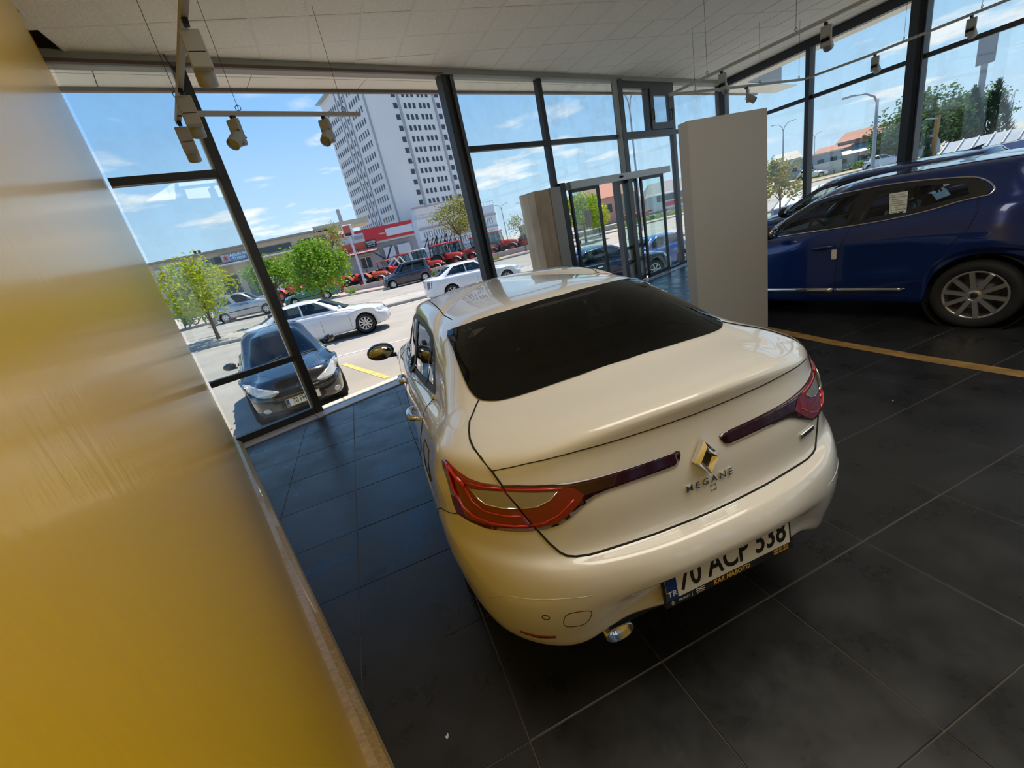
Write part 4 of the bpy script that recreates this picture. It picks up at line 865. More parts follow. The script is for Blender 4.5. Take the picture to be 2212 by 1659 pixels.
# ---------------------------------------------------------------- blue hatchbacks
def hatch_body(RA, FA):
    J = lambda *a: a
    w0 = lambda w: [(-.5, w - .02), (0, w), (1.3, w + .0), (2.6, w - .005), (3.0, w - .08)]
    R = []
    def add(rear, w, z, front): R.append(dict(rear=rear, w=w, z=z, front=front))
    add((-.52,.78,.30,.27,.5), w0(.80), [(-.5,.27),(0,.22),(2.6,.19),(3.0,.20)], (3.30,.62,.20,.20,.45))
    add((-.57,.80,.33,.30,.5), w0(.835), [(-.5,.30),(0,.25),(2.6,.225),(3.0,.235)], (3.37,.68,.24,.24,.46))
    add((-.59,.80,.42,.40,.5), w0(.855), [(-.5,.40),(0,.37),(2.6,.34),(3.0,.35)], (3.40,.72,.36,.35,.46))
    add((-.595,.81,.52,.50,.5), [(-.5,.86),(0,.885),(1.3,.862),(2.6,.885),(3.0,.80)], [(-.5,.50),(0,.47),(.6,.485),(1.9,.42),(3.0,.46)], (3.41,.73,.47,.46,.47))
    add((-.58,.81,.64,.63,.5), [(-.5,.865),(0,.896),(.7,.868),(1.3,.862),(2.6,.89),(3.0,.805)], [(-.5,.63),(0,.62),(1.3,.60),(3.0,.56)], (3.40,.73,.56,.55,.48))
    add((-.57,.80,.76,.75,.5), [(-.5,.86),(0,.896),(.7,.875),(1.3,.868),(2.6,.888),(3.0,.80)], [(-.5,.75),(0,.75),(1.3,.73),(3.0,.63)], (3.38,.72,.63,.62,.5))
    add((-.565,.79,.88,.87,.5), [(-.5,.85),(0,.885),(.7,.882),(1.3,.876),(2.6,.872),(3.0,.785)], [(-.5,.88),(0,.895),(.7,.865),(1.3,.85),(3.0,.70)], (3.34,.70,.69,.68,.5))
    add((-.555,.77,.99,.97,.5), [(-.5,.825),(0,.858),(1.3,.858),(2.5,.83),(2.9,.75)], [(-.5,.98),(0,.985),(1.3,.93),(2.9,.78)], (3.24,.66,.77,.75,.46))
    add((-.54,.74,1.08,1.07,.48), [(-.5,.795),(0,.822),(1.3,.832),(2.4,.77),(2.8,.70)], [(-.5,1.08),(0,1.075),(1.3,.985),(2.8,.84)], (3.08,.62,.85,.83,.4))
    add((-.525,.70,1.13,1.125,.46), [(-.45,.76),(.1,.785),(1.3,.800),(2.2,.73),(2.6,.66)], [(-.45,1.135),(.1,1.115),(1.3,1.01),(2.2,.93),(2.6,.90)], (2.80,.58,.915,.90,.34))
    add((-.49,.66,1.20,1.19,.44), [(-.4,.725),(.2,.757),(1.2,.762),(1.9,.73)], [(-.4,1.19),(.2,1.15),(.8,1.07),(1.3,1.035),(2.0,.975)], (2.30,.68,1.0,.975,.42))
    add((-.40,.60,1.31,1.29,.40), [(-.3,.67),(.2,.70),(1.2,.70),(1.6,.67)], [(-.3,1.285),(.3,1.25),(1.2,1.21),(1.7,1.17)], (1.88,.63,1.21,1.17,.36))
    add((-.33,.54,1.385,1.36,.36), [(-.2,.60),(.3,.635),(1.0,.635),(1.3,.60)], [(-.2,1.36),(.3,1.375),(.9,1.39),(1.4,1.355)], (1.50,.57,1.395,1.36,.28))
    add((-.30,.46,1.42,1.405,.32), [(-.1,.52),(.3,.55),(1.0,.55),(1.2,.52)], [(-.1,1.41),(.3,1.425),(.9,1.435),(1.3,1.41)], (1.36,.49,1.425,1.41,.22))
    add((-.0,.20,1.442,1.438,.2), [(.2,.27),(.5,.29),(.9,.28)], [(.2,1.438),(.5,1.447),(1.0,1.44)], (1.15,.25,1.445,1.44,.12))
    add((.5,.0,1.452,1.452,.01), [(.52,0),(.7,0)], [(.52,1.452),(.7,1.452)], (.75,0,1.452,1.452,.01))
    return CarBody(R, (RA, FA), (.365, .365), tsub=8, ksubs=[2,3,4,4,5,5,5,4,4,5,7,7,5,6,5], arch_top=.84)
BLUEP = mat('metallic_blue_paint', (.003, .026, .17), .26, .35, coat=1.0)
def blue_hatch(loc, rotz, label, detail=True):
    t = thing('hatchback', label, 'car', loc, rotz); RA, FA = .045, 2.63
    cb = hatch_body(RA, FA); me = cb.mesh('body'); bvh = bvh_of(me); GL = glass('car_glass', (.62, .68, .66), 1.0); GD = glass('tinted_glass', (.10, .11, .105), 1.0)
    sur = smooth_poly([(.075,1.158,1),(.143,1.151),(.267,1.132),(.43,1.093),(.705,1.051),(1.045,1.024),(1.519,.995),(1.86,.976),(2.02,.972,1),(1.95,1.06),(1.79,1.185),(1.591,1.287),(1.339,1.339),(1.22,1.352),(.928,1.367),(.682,1.363),(.403,1.342),(.206,1.315),(.11,1.268),(.055,1.205)], 4)
    front = smooth_poly([(1.828,1.095),(1.789,1.175),(1.591,1.275),(1.339,1.327),(1.02,1.354,1),(1.105,1.037,1),(1.5,1.008),(1.86,.992,1)], 3)
    rear = smooth_poly([(.925,1.355,1),(.679,1.348),(.399,1.325),(.213,1.292,1),(.165,1.165,1),(.275,1.142),(.519,1.097),(.756,1.066),(.99,1.045,1)], 3)
    ws = [(0,1.385),(.3,1.378),(.52,1.345),(.585,1.31),(.63,1.16),(.68,1.0),(.6,.985),(.3,.99),(0,.995)]; ws = smooth_poly(ws + [(-a, b) for a, b in ws[-2:0:-1]], 3)
    rw = [(0,1.36),(.3,1.35),(.50,1.325),(.56,1.25),(.60,1.16),(.55,1.135),(.3,1.13),(0,1.13)]; rw = smooth_poly(rw + [(-a, b) for a, b in rw[-2:0:-1]], 3)
    for ax in 'LR': punch(me, ax, front); punch(me, ax, rear)
    punch(me, 'F', ws, grow=.02); punch(me, 'B', rw, grow=.02); link('body', me, t, [BLUEP])
    g = decal('windscreen', bvh, 'F', ws, GL, t, .002, .08); band('window_border', bvh, 'F', ws, .05, DARKPL, g, .0005)
    g = decal('rear_window', bvh, 'B', rw, GD, t, .002, .08); band('window_border', bvh, 'B', rw, .04, DARKPL, g, .0005)
    seam('roof_ditch', bvh, 'T', [(-.2,.49),(.4,.52),(1.2,.51)], t, .004); seam('roof_ditch', bvh, 'T', [(-.2,-.49),(.4,-.52),(1.2,-.51)], t, .004)
    for ax in 'LR':
        s = 1 if ax == 'L' else -1
        for nm, p in (('front_side_window', front), ('rear_side_window', rear)):
            g = decal(nm, bvh, ax, p, GL, t, -.001, .06); band('window_border', bvh, ax, p, .03, DARKPL, g, .002); band('window_border', bvh, ax, p, -.022, DARKPL, g, .002)
        decal('window_pillar', bvh, ax, [(1.115,1.02),(1.03,1.362),(.915,1.366),(1.0,1.03)], DARKPL, t, .004, .05)
        decal('quarter_panel', bvh, ax, [(.2,1.305),(.137,1.272),(.075,1.20),(.09,1.165),(.165,1.158)], DARKPL, t, .004, .04)
        seam('window_chrome', bvh, ax, sur, t, .0085, CHROME if detail else DARKPL, .004, closed=True)
        seam('door_seam', bvh, ax, [(1.045,1.02),(1.112,.833),(1.141,.669),(1.157,.471),(1.165,.30)], t, .003)
        seam('door_seam', bvh, ax, [(.146,1.149),(.104,1.049),(.137,.913),(.283,.724),(.376,.574),(.442,.477),(.50,.40)], t, .003); seam('door_seam', bvh, ax, [(2.08,.97),(2.14,.8),(2.13,.55),(2.08,.32)], t, .003)
        p = [(.575,.346),(.531,.378),(1.155,.374),(1.155,.325)]; p2 = [(1.175,.325),(1.175,.374),(2.05,.362),(2.03,.308)]
        for q in (p, p2): decal('door_trim', bvh, ax, q if ax == 'L' else q, CHROME, t, .012, .08, .008)
        y = cast(bvh, ax, 1.27, .835).y
        b = MB(); b.tube([(1.16, y - s * .01, .842), (1.19, y + s * .03, .843), (1.27, y + s * .038, .838), (1.35, y + s * .03, .828), (1.385, y - s * .01, .825)], [.013,.019,.021,.019,.013], 10); b.build('door_handle', BLUEP, t)
        decal('handle_recess_shade', bvh, ax, smooth_poly([(1.20,.84),(1.26,.872),(1.32,.85),(1.34,.815),(1.28,.795),(1.22,.81)], 3), mat('blue_recess_shade', (.004, .015, .11), .4), t, .002, .03)  # flat decal, the shade of the recess is put into a darker blue
        side_mirror(t, 1.80, s * .90, 1.06, s, DARKPL)
        seam('sill_seam', bvh, ax, [(.5,.30),(1.165,.285),(2.05,.28)], t, .003)
        if ax == 'L' and detail:
            h = cast(bvh, ax, 1.168, .75); b = MB(); b.box((0, 0, 0), (.048, .016, .105), bev=.004); o = b.build('foam_door_guard', mat('white_foam', (.70, .69, .66), .7), t); o.location = h + Vector((0, .008, 0))
            decal('spec_sheet', bvh, ax, [(.652,1.285),(.796,1.283),(.754,1.085),(.619,1.085)], mat('price_sheet', (.62, .66, .63), .6, noise=.25, nscale=40), t, .001, .05)
            lines = MB()
            for k in range(9):
                z = 1.262 - k * .019; x0 = .79 - (1.283 - z) * .2; L = (.10, .12, .07, .12, .11, .12, .05, .12, .09)[k]
                a, b_ = cast(bvh, ax, x0 - .012, z, .003), cast(bvh, ax, x0 - .012 - L, z, .003); lines.bar(a, b_, .002, .004)
            lines.build('printed_lines', mat('sheet_ink', (.25, .28, .27), .6), t)
    for x in (RA, FA):
        for s in (1, -1):
            wheel(t, x, s * .765, s, .310, .20, .222, 10, 'blade')
            b = MB(); b.lathe([(.37, s * .58), (.37, s * .83)], 28, 'Y', (x, 0, .31)); b.lathe([(.37, s * .58), (.05, s * .58)], 28, 'Y', (x, 0, .31)); b.build('wheel_well', SEAM, t)
    wrap = mat('plastic_seat_wrap', (.16, .18, .175), .12, coat=1.0, bump=.8, bscale=14)
    interior(t, -.4, 2.4, .74, .25, 1.90, .97, rear_x=.34, m=mat('seat_wrapped', (.05, .055, .055), .18, coat=.6, bump=.6, bscale=9), wrap=wrap)
    b = MB(); b.box((1.1, 0, .25), (3.3, 1.42, .12)); b.build('underbody', DARKPL, t)
    b = MB(); b.add([(-.13, -.02, 1.41), (-.13, .02, 1.41), (.05, .02, 1.43), (.05, -.02, 1.43), (-.19, -.006, 1.485), (-.19, .006, 1.485), (-.10, .006, 1.465), (-.10, -.006, 1.465)], [(0,1,2,3),(4,7,6,5),(0,4,5,1),(1,5,6,2),(2,6,7,3),(3,7,4,0)], True); b.build('roof_antenna', BLUEP, t)
    for sg, fl in ((1, lambda p: p), (-1, flip)):
        decal('headlamp', bvh, 'F', fl([(.42,.60),(.72,.62),(.78,.72),(.62,.72),(.44,.66)]), mat('headlamp_lens', (.55, .57, .6), .08, .3, coat=1.0), t, .004, .05)
        decal('tail_lamp', bvh, 'B', fl([(.40,.86),(.74,.85),(.76,.98),(.42,.95)]), REDLENS, t, .004, .05)
    return t
blue_hatch((5.9653, 2.2309, 0), rad(90 + 8.5), 'deep blue hatchback with chrome window surround and white door guard')
blue_hatch((8.15, 3.75, 0), rad(90 + 8.5), 'second blue hatchback standing beyond the nearer one, roof and windscreen showing', False)
# ---------------------------------------------------------------- suspended track lighting
GREYL = mat('light_grey_fitting', (.36, .36, .34), .45); LENSM = mat('lamp_reflector', (.45, .45, .43), .15, .6)
def rail(pts, label, hangs=(), r=.018):
    c = sum((Vector(p) for p in pts), Vector()) / len(pts); t = thing('track_rail', label, 'track rail', c); b = MB()
    for a, e in zip(pts[:-1], pts[1:]): b.bar(Vector(a) - c, Vector(e) - c, .036, .034)
    b.build('rail', GREYL, t)
    for x, y in hangs:
        w = MB(); w.tube([(x - c.x, y - c.y, 3.21 - c.z), (x - c.x, y - c.y, ZC - c.z)], .0022, 5); w.build('suspension_wire', BLACKM, t)
        w = MB(); w.tube([(x - c.x + .0 + .022 * math.cos(k * .7), y - c.y, 3.245 - c.z + .022 * math.sin(k * .7)) for k in range(10)], .003, 5); w.build('wire_loop', BLACKM, t)
    return t
def spot(x, y, aim, label, group, flat=False):
    """aim: heading of the beam; gear box under the rail, stem, finned head"""
    t = thing('track_spotlight', label, 'spotlight', (x, y, 3.183), aim, group)
    b = MB(); b.box((0, 0, -.015), (.05, .032, .03), bev=.004); b.build('adapter', BLACKM, t)
    b = MB(); b.box((.02, 0, -.135), (.042, .105, .21), Matrix.Rotation(.25 if flat else 0, 3, 'Y'), bev=.005); b.build('gear_box', GREYL, t)
    R_ = Matrix.Rotation(rad(62 if flat else 38), 3, 'Y'); c = Vector((.075, 0, -.215 if flat else -.20))
    h = MB(); h.lathe([(.001, -.07), (.05, -.07), (.052, -.06), (.052, .07), (.046, .075), (.046, .055), (.03, .02), (.001, .01)], 20, 'X'); h.v = [tuple(R_ @ Vector(v) + c) for v in h.v]; hd_ = h.build('lamp_head', GREYL, t)
    f = MB()
    for k in range(5): f.box((-.082, 0, -.04 + k * .02), (.03, .085, .006))
    f.v = [tuple(R_ @ Vector(v) + c) for v in f.v]; f.build('cooling_fins', BLACKM, hd_)
    l = MB(); l.lathe([(.001, .058), (.045, .056)], 18, 'X'); l.v = [tuple(R_ @ Vector(v) + c) for v in l.v]; l.build('lens', LENSM, hd_)
    s_ = MB(); s_.bar((.02, 0, -.215), tuple(c), .018); s_.build('yoke', BLACKM, t)
    return t
HA = (-.30, 2.88); A0, A1 = Vector((-.15, 2.46, 3.2)), Vector((-.955, 4.80, 3.2))
rail([A0, A1], 'long grey track rail running toward the window beside the yellow wall', ((-.28, 2.84), (-.80, 4.35)))
ta = math.atan2((A1 - A0).y, (A1 - A0).x)
for k, (x, y) in enumerate(((-.402, 3.191), (-.716, 4.091), (-.934, 4.735))):
    spot(x, y, ta - .15, ('nearest boxy spotlight on the rail beside the yellow wall', 'middle spotlight on the rail beside the yellow wall', 'far end spotlight on the rail beside the yellow wall')[k], 'spotlights on the left rails', True)
rail([(-.90, 4.60, 3.2), (.60, 5.222, 3.2)], 'short grey track rail hung across the open bay', ((-.46, 4.785), (.447, 5.164)))
spot(-.524, 4.759, rad(-120), 'left cylinder spotlight on the rail across the open bay', 'spotlights on the left rails'); spot(.23, 5.09, rad(-115), 'right cylinder spotlight on the rail across the open bay', 'spotlights on the left rails')
rail([(6.25, 1.6, 3.2), (5.891, 3.70, 3.2), (5.51, 6.27, 3.2)], 'right hand track rail rising toward the camera above the grey panel', ((5.62, 5.6), (5.80, 4.4)))
rail([(5.51, 6.27, 3.2), (6.41, 6.37, 3.2), (8.935, 6.60, 3.2), (9.22, 5.776, 3.2), (9.27, 4.515, 3.2), (9.36, 2.6, 3.2)], 'bent track rail following the right hand glazing', ((7.68, 6.48), (8.77, 6.58), (9.24, 5.2), (9.27, 4.3), (6.1, 6.34)))
spot(5.88, 4.10, rad(20), 'spotlight nearest the camera on the right hand rail', 'spotlights on the right rails'); spot(5.64, 5.364, rad(20), 'spotlight above the grey panel near the room corner', 'spotlights on the right rails')
spot(7.339, 6.46, rad(-60), 'spotlight on the bent rail just right of the corner post', 'spotlights on the right rails'); spot(9.235, 5.6, rad(10), 'spotlight on the bent rail left of the thick side post', 'spotlights on the right rails'); spot(9.275, 4.4, rad(10), 'spotlight on the bent rail right of the thick side post', 'spotlights on the right rails')
# loose cable end dropping from the lintel
b = MB(); b.tube([(-1.02, 5.72, 4.06), (-1.0, 5.72, 3.98), (-.985, 5.72, 3.93), (-.955, 5.72, 3.83)], [.006, .006, .014, .008], 6); tag(b.build('loose_cable', BLACKM), 'short black cable end dangling below the ceiling edge by the yellow wall', 'cable')
# ---------------------------------------------------------------- cars in the street, one body law with different measures
def street_body(s):
    xr, xf, w = -s['ro'], s['wb'] + s['fo'], s['w']; belt = s['belt']; zb = lambda x: float(_curve(belt, [x])[0])
    hz, (cx_, cz), (tx, tz), rz, (rtx, rtz), (rbx, rbz), tz_ = s['hood'], s['cowl'], s['wtop'], s['roof'], s['rtop'], s['rbase'], s['tail']
    tum = s.get('tum', .15); ck = s.get('corner', .45); R = []
    W = lambda a, b=0: [(xr + .4, w - a - s.get('rt', .03)), (0, w - a), (s['wb'] * .5, w - a), (s['wb'], w - a), (s['wb'] + .45, w - a - .07 - b)]
    Z = lambda f, df=0.0: [(xr + .4, f(xr + .4)), (0, f(0)), (s['wb'] * .5, f(s['wb'] * .5)), (s['wb'] + .45, f(s['wb'] + .45) + df)]
    def add(rear, W_, Z_, front): R.append(dict(rear=rear, w=W_, z=Z_, front=front))
    low = s.get('sill', .20)
    add((xr + .08, w - .12, low + .06, low + .04, ck), W(.07), Z(lambda x: low), (xf - .12, w - .16, low, low, ck))
    add((xr + .01, w - .08, low + .12, low + .11, ck), W(.03), Z(lambda x: low + .05), (xf - .03, w - .12, low + .05, low + .05, ck))
    add((xr, w - .07, .45, .45, ck), W(.01), Z(lambda x: .42), (xf, w - .10, .42, .42, ck))
    add((xr, w - .07, .60, .60, ck), W(.0), Z(lambda x: .58), (xf - .01, w - .11, .56, .56, ck))
    m = (.62 + tz_) / 2
    add((xr + .03, w - .09, m, m, ck), W(.005), Z(lambda x: .62 + (zb(x) - .62) * .45), (xf - .07, w - .14, .62, .61, ck))
    add((xr + .05, w - .12, tz_ - .03, tz_ - .04, ck), W(.03), Z(lambda x: zb(x) - .08, -.08), (xf - .16, w - .20, hz - .03, hz - .05, ck))
    add((xr + .08, w - .15, tz_, tz_ - .015, ck * .9), W(.06), Z(lambda x: zb(x) - .02, -.07), (xf - .30, w - .26, hz + .01, hz - .02, ck * .9))
    xm = (xr + .08 + rbx) / 2 if rbx > xr + .25 else xr + .09; cm = (xf - .30 + cx_) / 2
    add((xm, w - .20, (tz_ + rbz) / 2 + .01, (tz_ + rbz) / 2, ck * .8), [(min(xm + .35, -.0), w - .10), (.3, w - .09), (cm - .5, w - .11)], [(min(xm + .35, 0), zb(0)), (.3, zb(.3) + .0), (cm - .5, zb(cm - .5) + .0)], (cm, w - .28, (hz + cz) / 2 + .02, (hz + cz) / 2 - .02, .35))
    add((rbx, w - .24, rbz, rbz - .015, .35), [(rbx + .3, w - .13), (1.0, w - .115), (cx_ - .3, w - .14)], [(rbx + .3, zb(rbx + .3) + .03), (1.0, zb(1.0) + .03), (cx_ - .3, zb(cx_ - .3) + .03)], (cx_, w - .20, cz, cz - .02, .36))
    f = .52; mx = rbx + (rtx - rbx) * f; mz = rbz + (rtz - rbz) * f; wx = cx_ + (tx - cx_) * f; wz = cz + (tz - cz) * f
    add((mx, w - .24 - tum * .45, mz, mz - .02, .33), [(mx + .3, w - .13 - tum * .5), (1.0, w - .12 - tum * .5), (wx - .3, w - .14 - tum * .5)], [(mx + .3, mz - .01), (1.0, (zb(1.0) + rz) / 2), (wx - .3, wz - .01)], (wx, w - .22 - tum * .45, wz, wz - .02, .33))
    add((rtx, w - .25 - tum, rtz, rtz - .03, .30), [(rtx + .25, w - .14 - tum), (1.0, w - .13 - tum), (tx - .25, w - .15 - tum)], [(rtx + .25, rtz - .01), (1.0, rz - .06), (tx - .25, tz - .01)], (tx, w - .25 - tum, tz, tz - .03, .30))
    add((rtx + .16, w - .36 - tum, rtz + .035, rtz + .015, .25), [(rtx + .35, w - .26 - tum), (1.0, w - .25 - tum), (tx - .35, w - .27 - tum)], [(rtx + .35, rtz + .02), (1.0, rz - .02), (tx - .35, tz + .02)], (tx - .16, w - .36 - tum, tz + .03, tz + .015, .25))
    xc = (rtx + tx) / 2
    add((rtx + .45, .22, rz - .005, rz - .01, .12), [(rtx + .6, .26), (xc, .28), (tx - .6, .26)], [(rtx + .6, rz - .01), (xc, rz), (tx - .6, rz - .01)], (tx - .5, .22, rz - .005, rz - .01, .12))
    add((xc - .05, 0, rz + .003, rz + .003, .01), [(xc - .03, 0), (xc + .03, 0)], [(xc - .03, rz + .003), (xc + .03, rz + .003)], (xc + .05, 0, rz + .003, rz + .003, .01))
    return CarBody(R, (0, s['wb']), (s['wr'] + .055,) * 2, tsub=5, ksubs=[2, 3, 2, 3, 3, 3, 3, 4, 4, 4, 3, 4, 3], arch_top=s['belt'][0][1] - .14)
GCAR = glass('street_car_glass', (.22, .27, .27), 1.0)
def street_car(s, name, label, paint, loc, rotz, cat='car', seats=True, panes=((7.4, 13.1), (13.5, 19.4)), rear_pane=True, spokes=(7, 'blade'), dark_glass=None, trim=None, mirror=None):
    t = thing(name, label, cat, loc, rotz); cb = street_body(s); g_ = dark_glass or GCAR
    hl = [(8.12, 9.95, 21.4, 27)] + ([(8.12, 9.9, 0, 5.3)] if rear_pane else []) + [(8.2, 9.82, a, b) for a, b in panes]
    bvh = bvh_of(cb.mesh('body')); me = cb.mesh('body', None, hl); link('body', me, t, [paint])
    if seats: interior(t, -s['ro'] * .3, s['wb'] - .1, s['w'] - .12, .26, s['cowl'][0] - .30, s['cowl'][1] - .04, rear_x=.25)
    def pane(nm, r0, r1, a, b, off=.002):
        for mir in ((1, -1) if nm == 'side_window' else (1,)):
            v, f_ = cb.patch(nm, r0, r1, a / 27, b / 27, off, mir); mb = MB(); mb.add(v, f_, True)
            if nm != 'side_window':
                v, f_ = cb.patch(nm, r0, r1, a / 27, b / 27, off, -1); mb.add(v, f_, True)
            mb.build(nm, g_, t)
    pane('windscreen', 8.12, 9.95, 21.4, 27)
    if rear_pane: pane('rear_window', 8.12, 9.9, 0, 5.3)
    for a, b in panes: pane('side_window', 8.2, 9.82, a, b)
    wr = s['wr']
    for x in (0, s['wb']):
        for sd in (1, -1):
            wheel(t, x, sd * (s['w'] - .125), sd, wr, .19, wr * .68, spokes[0], spokes[1])
            b = MB(); b.lathe([(wr + .05, sd * (s['w'] - .30)), (wr + .05, sd * (s['w'] - .07))], 22, 'Y', (x, 0, wr)); b.lathe([(wr + .05, sd * (s['w'] - .30)), (.05, sd * (s['w'] - .30))], 22, 'Y', (x, 0, wr)); b.build('wheel_well', SEAM, t)
    b = MB(); b.box((s['wb'] / 2, 0, .24), (s['wb'] + 1.0, s['w'] * 1.6, .12)); b.build('underbody', DARKPL, t)
    for ax in 'LR':
        sd = 1 if ax == 'L' else -1; zl = s['belt'][0][1]
        for dx in s.get('doors', (1.25, 2.15)): seam('door_seam', bvh, ax, [(dx, zl - .03), (dx + .03, .6), (dx + .02, .30)], t, .004, step=.1)
        if trim: decal('side_moulding', bvh, ax, [(.36, trim - .03), (s['wb'] - .36, trim - .03), (s['wb'] - .36, trim + .03), (.36, trim + .03)], DARKPL, t, .008, .15, .006)
        for dx in s.get('handles', (.95, 1.95)):
            y = cast(bvh, ax, dx - .3, zl - .12).y; b = MB(); b.bar((dx - .40, y + sd * .01, zl - .12), (dx - .22, y + sd * .01, zl - .125), .025, .03); b.build('door_handle', mirror or paint, t)
        side_mirror(t, s['cowl'][0] - .28, sd * (s['w'] - .04), s['belt'][0][1] + .05, sd, mirror or paint, s=.85)
    lens = mat('headlamp_lens', (.55, .57, .6), .08, .3, coat=1.0); h0 = s['hood'] - .13; w = s['w']
    for sg, fl in ((1, lambda p: p), (-1, flip)):
        if s.get('lamps', True): decal('headlamp', bvh, 'F', fl([(w * .48, h0 - .05), (w * .80, h0 - .05), (w * .86, h0 + .06), (w * .60, h0 + .07), (w * .46, h0 + .02)]), lens, t, .006, .08)
        decal('tail_lamp', bvh, 'B', fl([(w * .62, .64), (w * .86, .66), (w * .84, s['tail'] - .06), (w * .64, s['tail'] - .06)]), REDLENS, t, .006, .08)
    decal('grille', bvh, 'F', [(-w * .42, h0 - .04), (w * .42, h0 - .04), (w * .44, h0 + .05), (-w * .44, h0 + .05)], DARKPL, t, .005, .1)
    decal('lower_grille', bvh, 'F', [(-w * .5, .30), (w * .5, .30), (w * .55, .40), (-w * .55, .40)], DARKPL, t, .005, .1)
    return t, cb, bvh
SEDAN = dict(ro=1.08, wb=2.65, fo=.92, w=.89, hood=.80, cowl=(2.30, .98), wtop=(1.52, 1.40), roof=1.47, rtop=(.12, 1.40), rbase=(-.55, 1.10), tail=1.02, belt=[(-.6, 1.0), (1.3, .95), (3.1, .84)], wr=.32)
SALOON80 = dict(ro=1.15, wb=2.44, fo=.82, w=.81, hood=.80, cowl=(1.95, .94), wtop=(1.38, 1.34), roof=1.40, rtop=(.05, 1.33), rbase=(-.42, 1.0), tail=.93, belt=[(-.6, .92), (1.3, .90), (3.0, .83)], wr=.30, tum=.12)
VAN = dict(ro=.75, wb=2.69, fo=.72, w=.87, hood=.98, cowl=(2.42, 1.14), wtop=(1.70, 1.72), roof=1.82, rtop=(-.58, 1.74), rbase=(-.68, 1.10), tail=1.02, belt=[(-.5, 1.08), (1.3, 1.06), (3.0, .98)], wr=.31, tum=.07, doors=(.35, 1.38, 2.25), handles=(1.55, 1.95))
HATCH = dict(ro=.56, wb=2.44, fo=.83, w=.826, hood=.80, cowl=(2.22, .93), wtop=(1.36, 1.36), roof=1.43, rtop=(-.10, 1.36), rbase=(-.42, 1.02), tail=.97, belt=[(-.4, .98), (1.3, .92), (2.9, .82)], wr=.30)
# ---------------------------------------------------------------- the street outside
def gz(x, y):
    k = .055 * max(0, min(9, 1.0 - x)) - .08 * max(0, min(1, (x + 1) / 4)); base = -.45 - .05 * max(0, min(1, (y - 6) / 6))
    dip = .62 * max(0, min(1, (x - 4) / 7)) * max(0, min(1, (30 - y) / 14)) * max(0, min(1, (y - 4) / 4) if x < 9 else 1)
    return base + k * max(0, min(1.15, (y - 6) / 30)) - dip
def ground_strip(name, m, y0, y1, x0, x1, dz=0.0, nx=60, ny=10, parent=None, thick=0.0):
    b = MB(); vs = []
    for j in range(ny + 1):
        for i in range(nx + 1):
            x = x0 + (x1 - x0) * i / nx; y = y0 + (y1 - y0) * j / ny; vs.append((x, y, gz(x, y) + dz))
    fs = [(j * (nx + 1) + i, j * (nx + 1) + i + 1, (j + 1) * (nx + 1) + i + 1, (j + 1) * (nx + 1) + i) for j in range(ny) for i in range(nx)]
    b.add(vs, fs, True)
    if thick:
        n = len(vs); b.v += [(x, y, z - thick) for x, y, z in vs[:nx + 1]]; b.f += [(i + 1, i, n + i, n + i + 1) for i in range(nx)]; b.sm += [False] * nx
    o = b.build(name, m, parent, False); return o if parent is not None else tag(o, kind='structure')
ASPH = mat('dusty_asphalt', (.335, .31, .275), .9, noise=.13, nscale=.55, bump=.15, bscale=90, detail=9)
CONC = mat('pale_bounce_concrete', (.50, .47, .42), .9, noise=.10, nscale=.8)
def under(pts, x): return True
ground_strip('road', ASPH, 4.0, 22.4, -45, 70, 0, 90, 40)
ground_strip('road', ASPH, 26.2, 38.0, -60, 110, 0, 60, 8)
ground_strip('sidewalk', mat('paved_median', (.40, .375, .34), .9, noise=.12, nscale=1.2), 22.4, 26.2, -50, 80, .12, 60, 4, thick=.15)
ground_strip('sidewalk', mat('pink_paving', (.46, .33, .29), .85, noise=.12, nscale=1.5), 38.0, 41.5, -60, 110, .12, 60, 4, thick=.15)
ground_strip('ground', mat('dealer_yard', (.40, .375, .33), .9, noise=.15, nscale=.4), 41.5, 260, -160, 200, .05, 50, 30)
b = MB(); b.box((35, -30, -.62), (120, 72, .1)); b.box((55, 10, -1.7), (60, 120, .1)); b.box((-75, -10, -.62), (64, 40, .1)); tag(b.build('bounce_ground', CONC), kind='structure')  # unseen ground, made pale to bounce daylight into the showroom
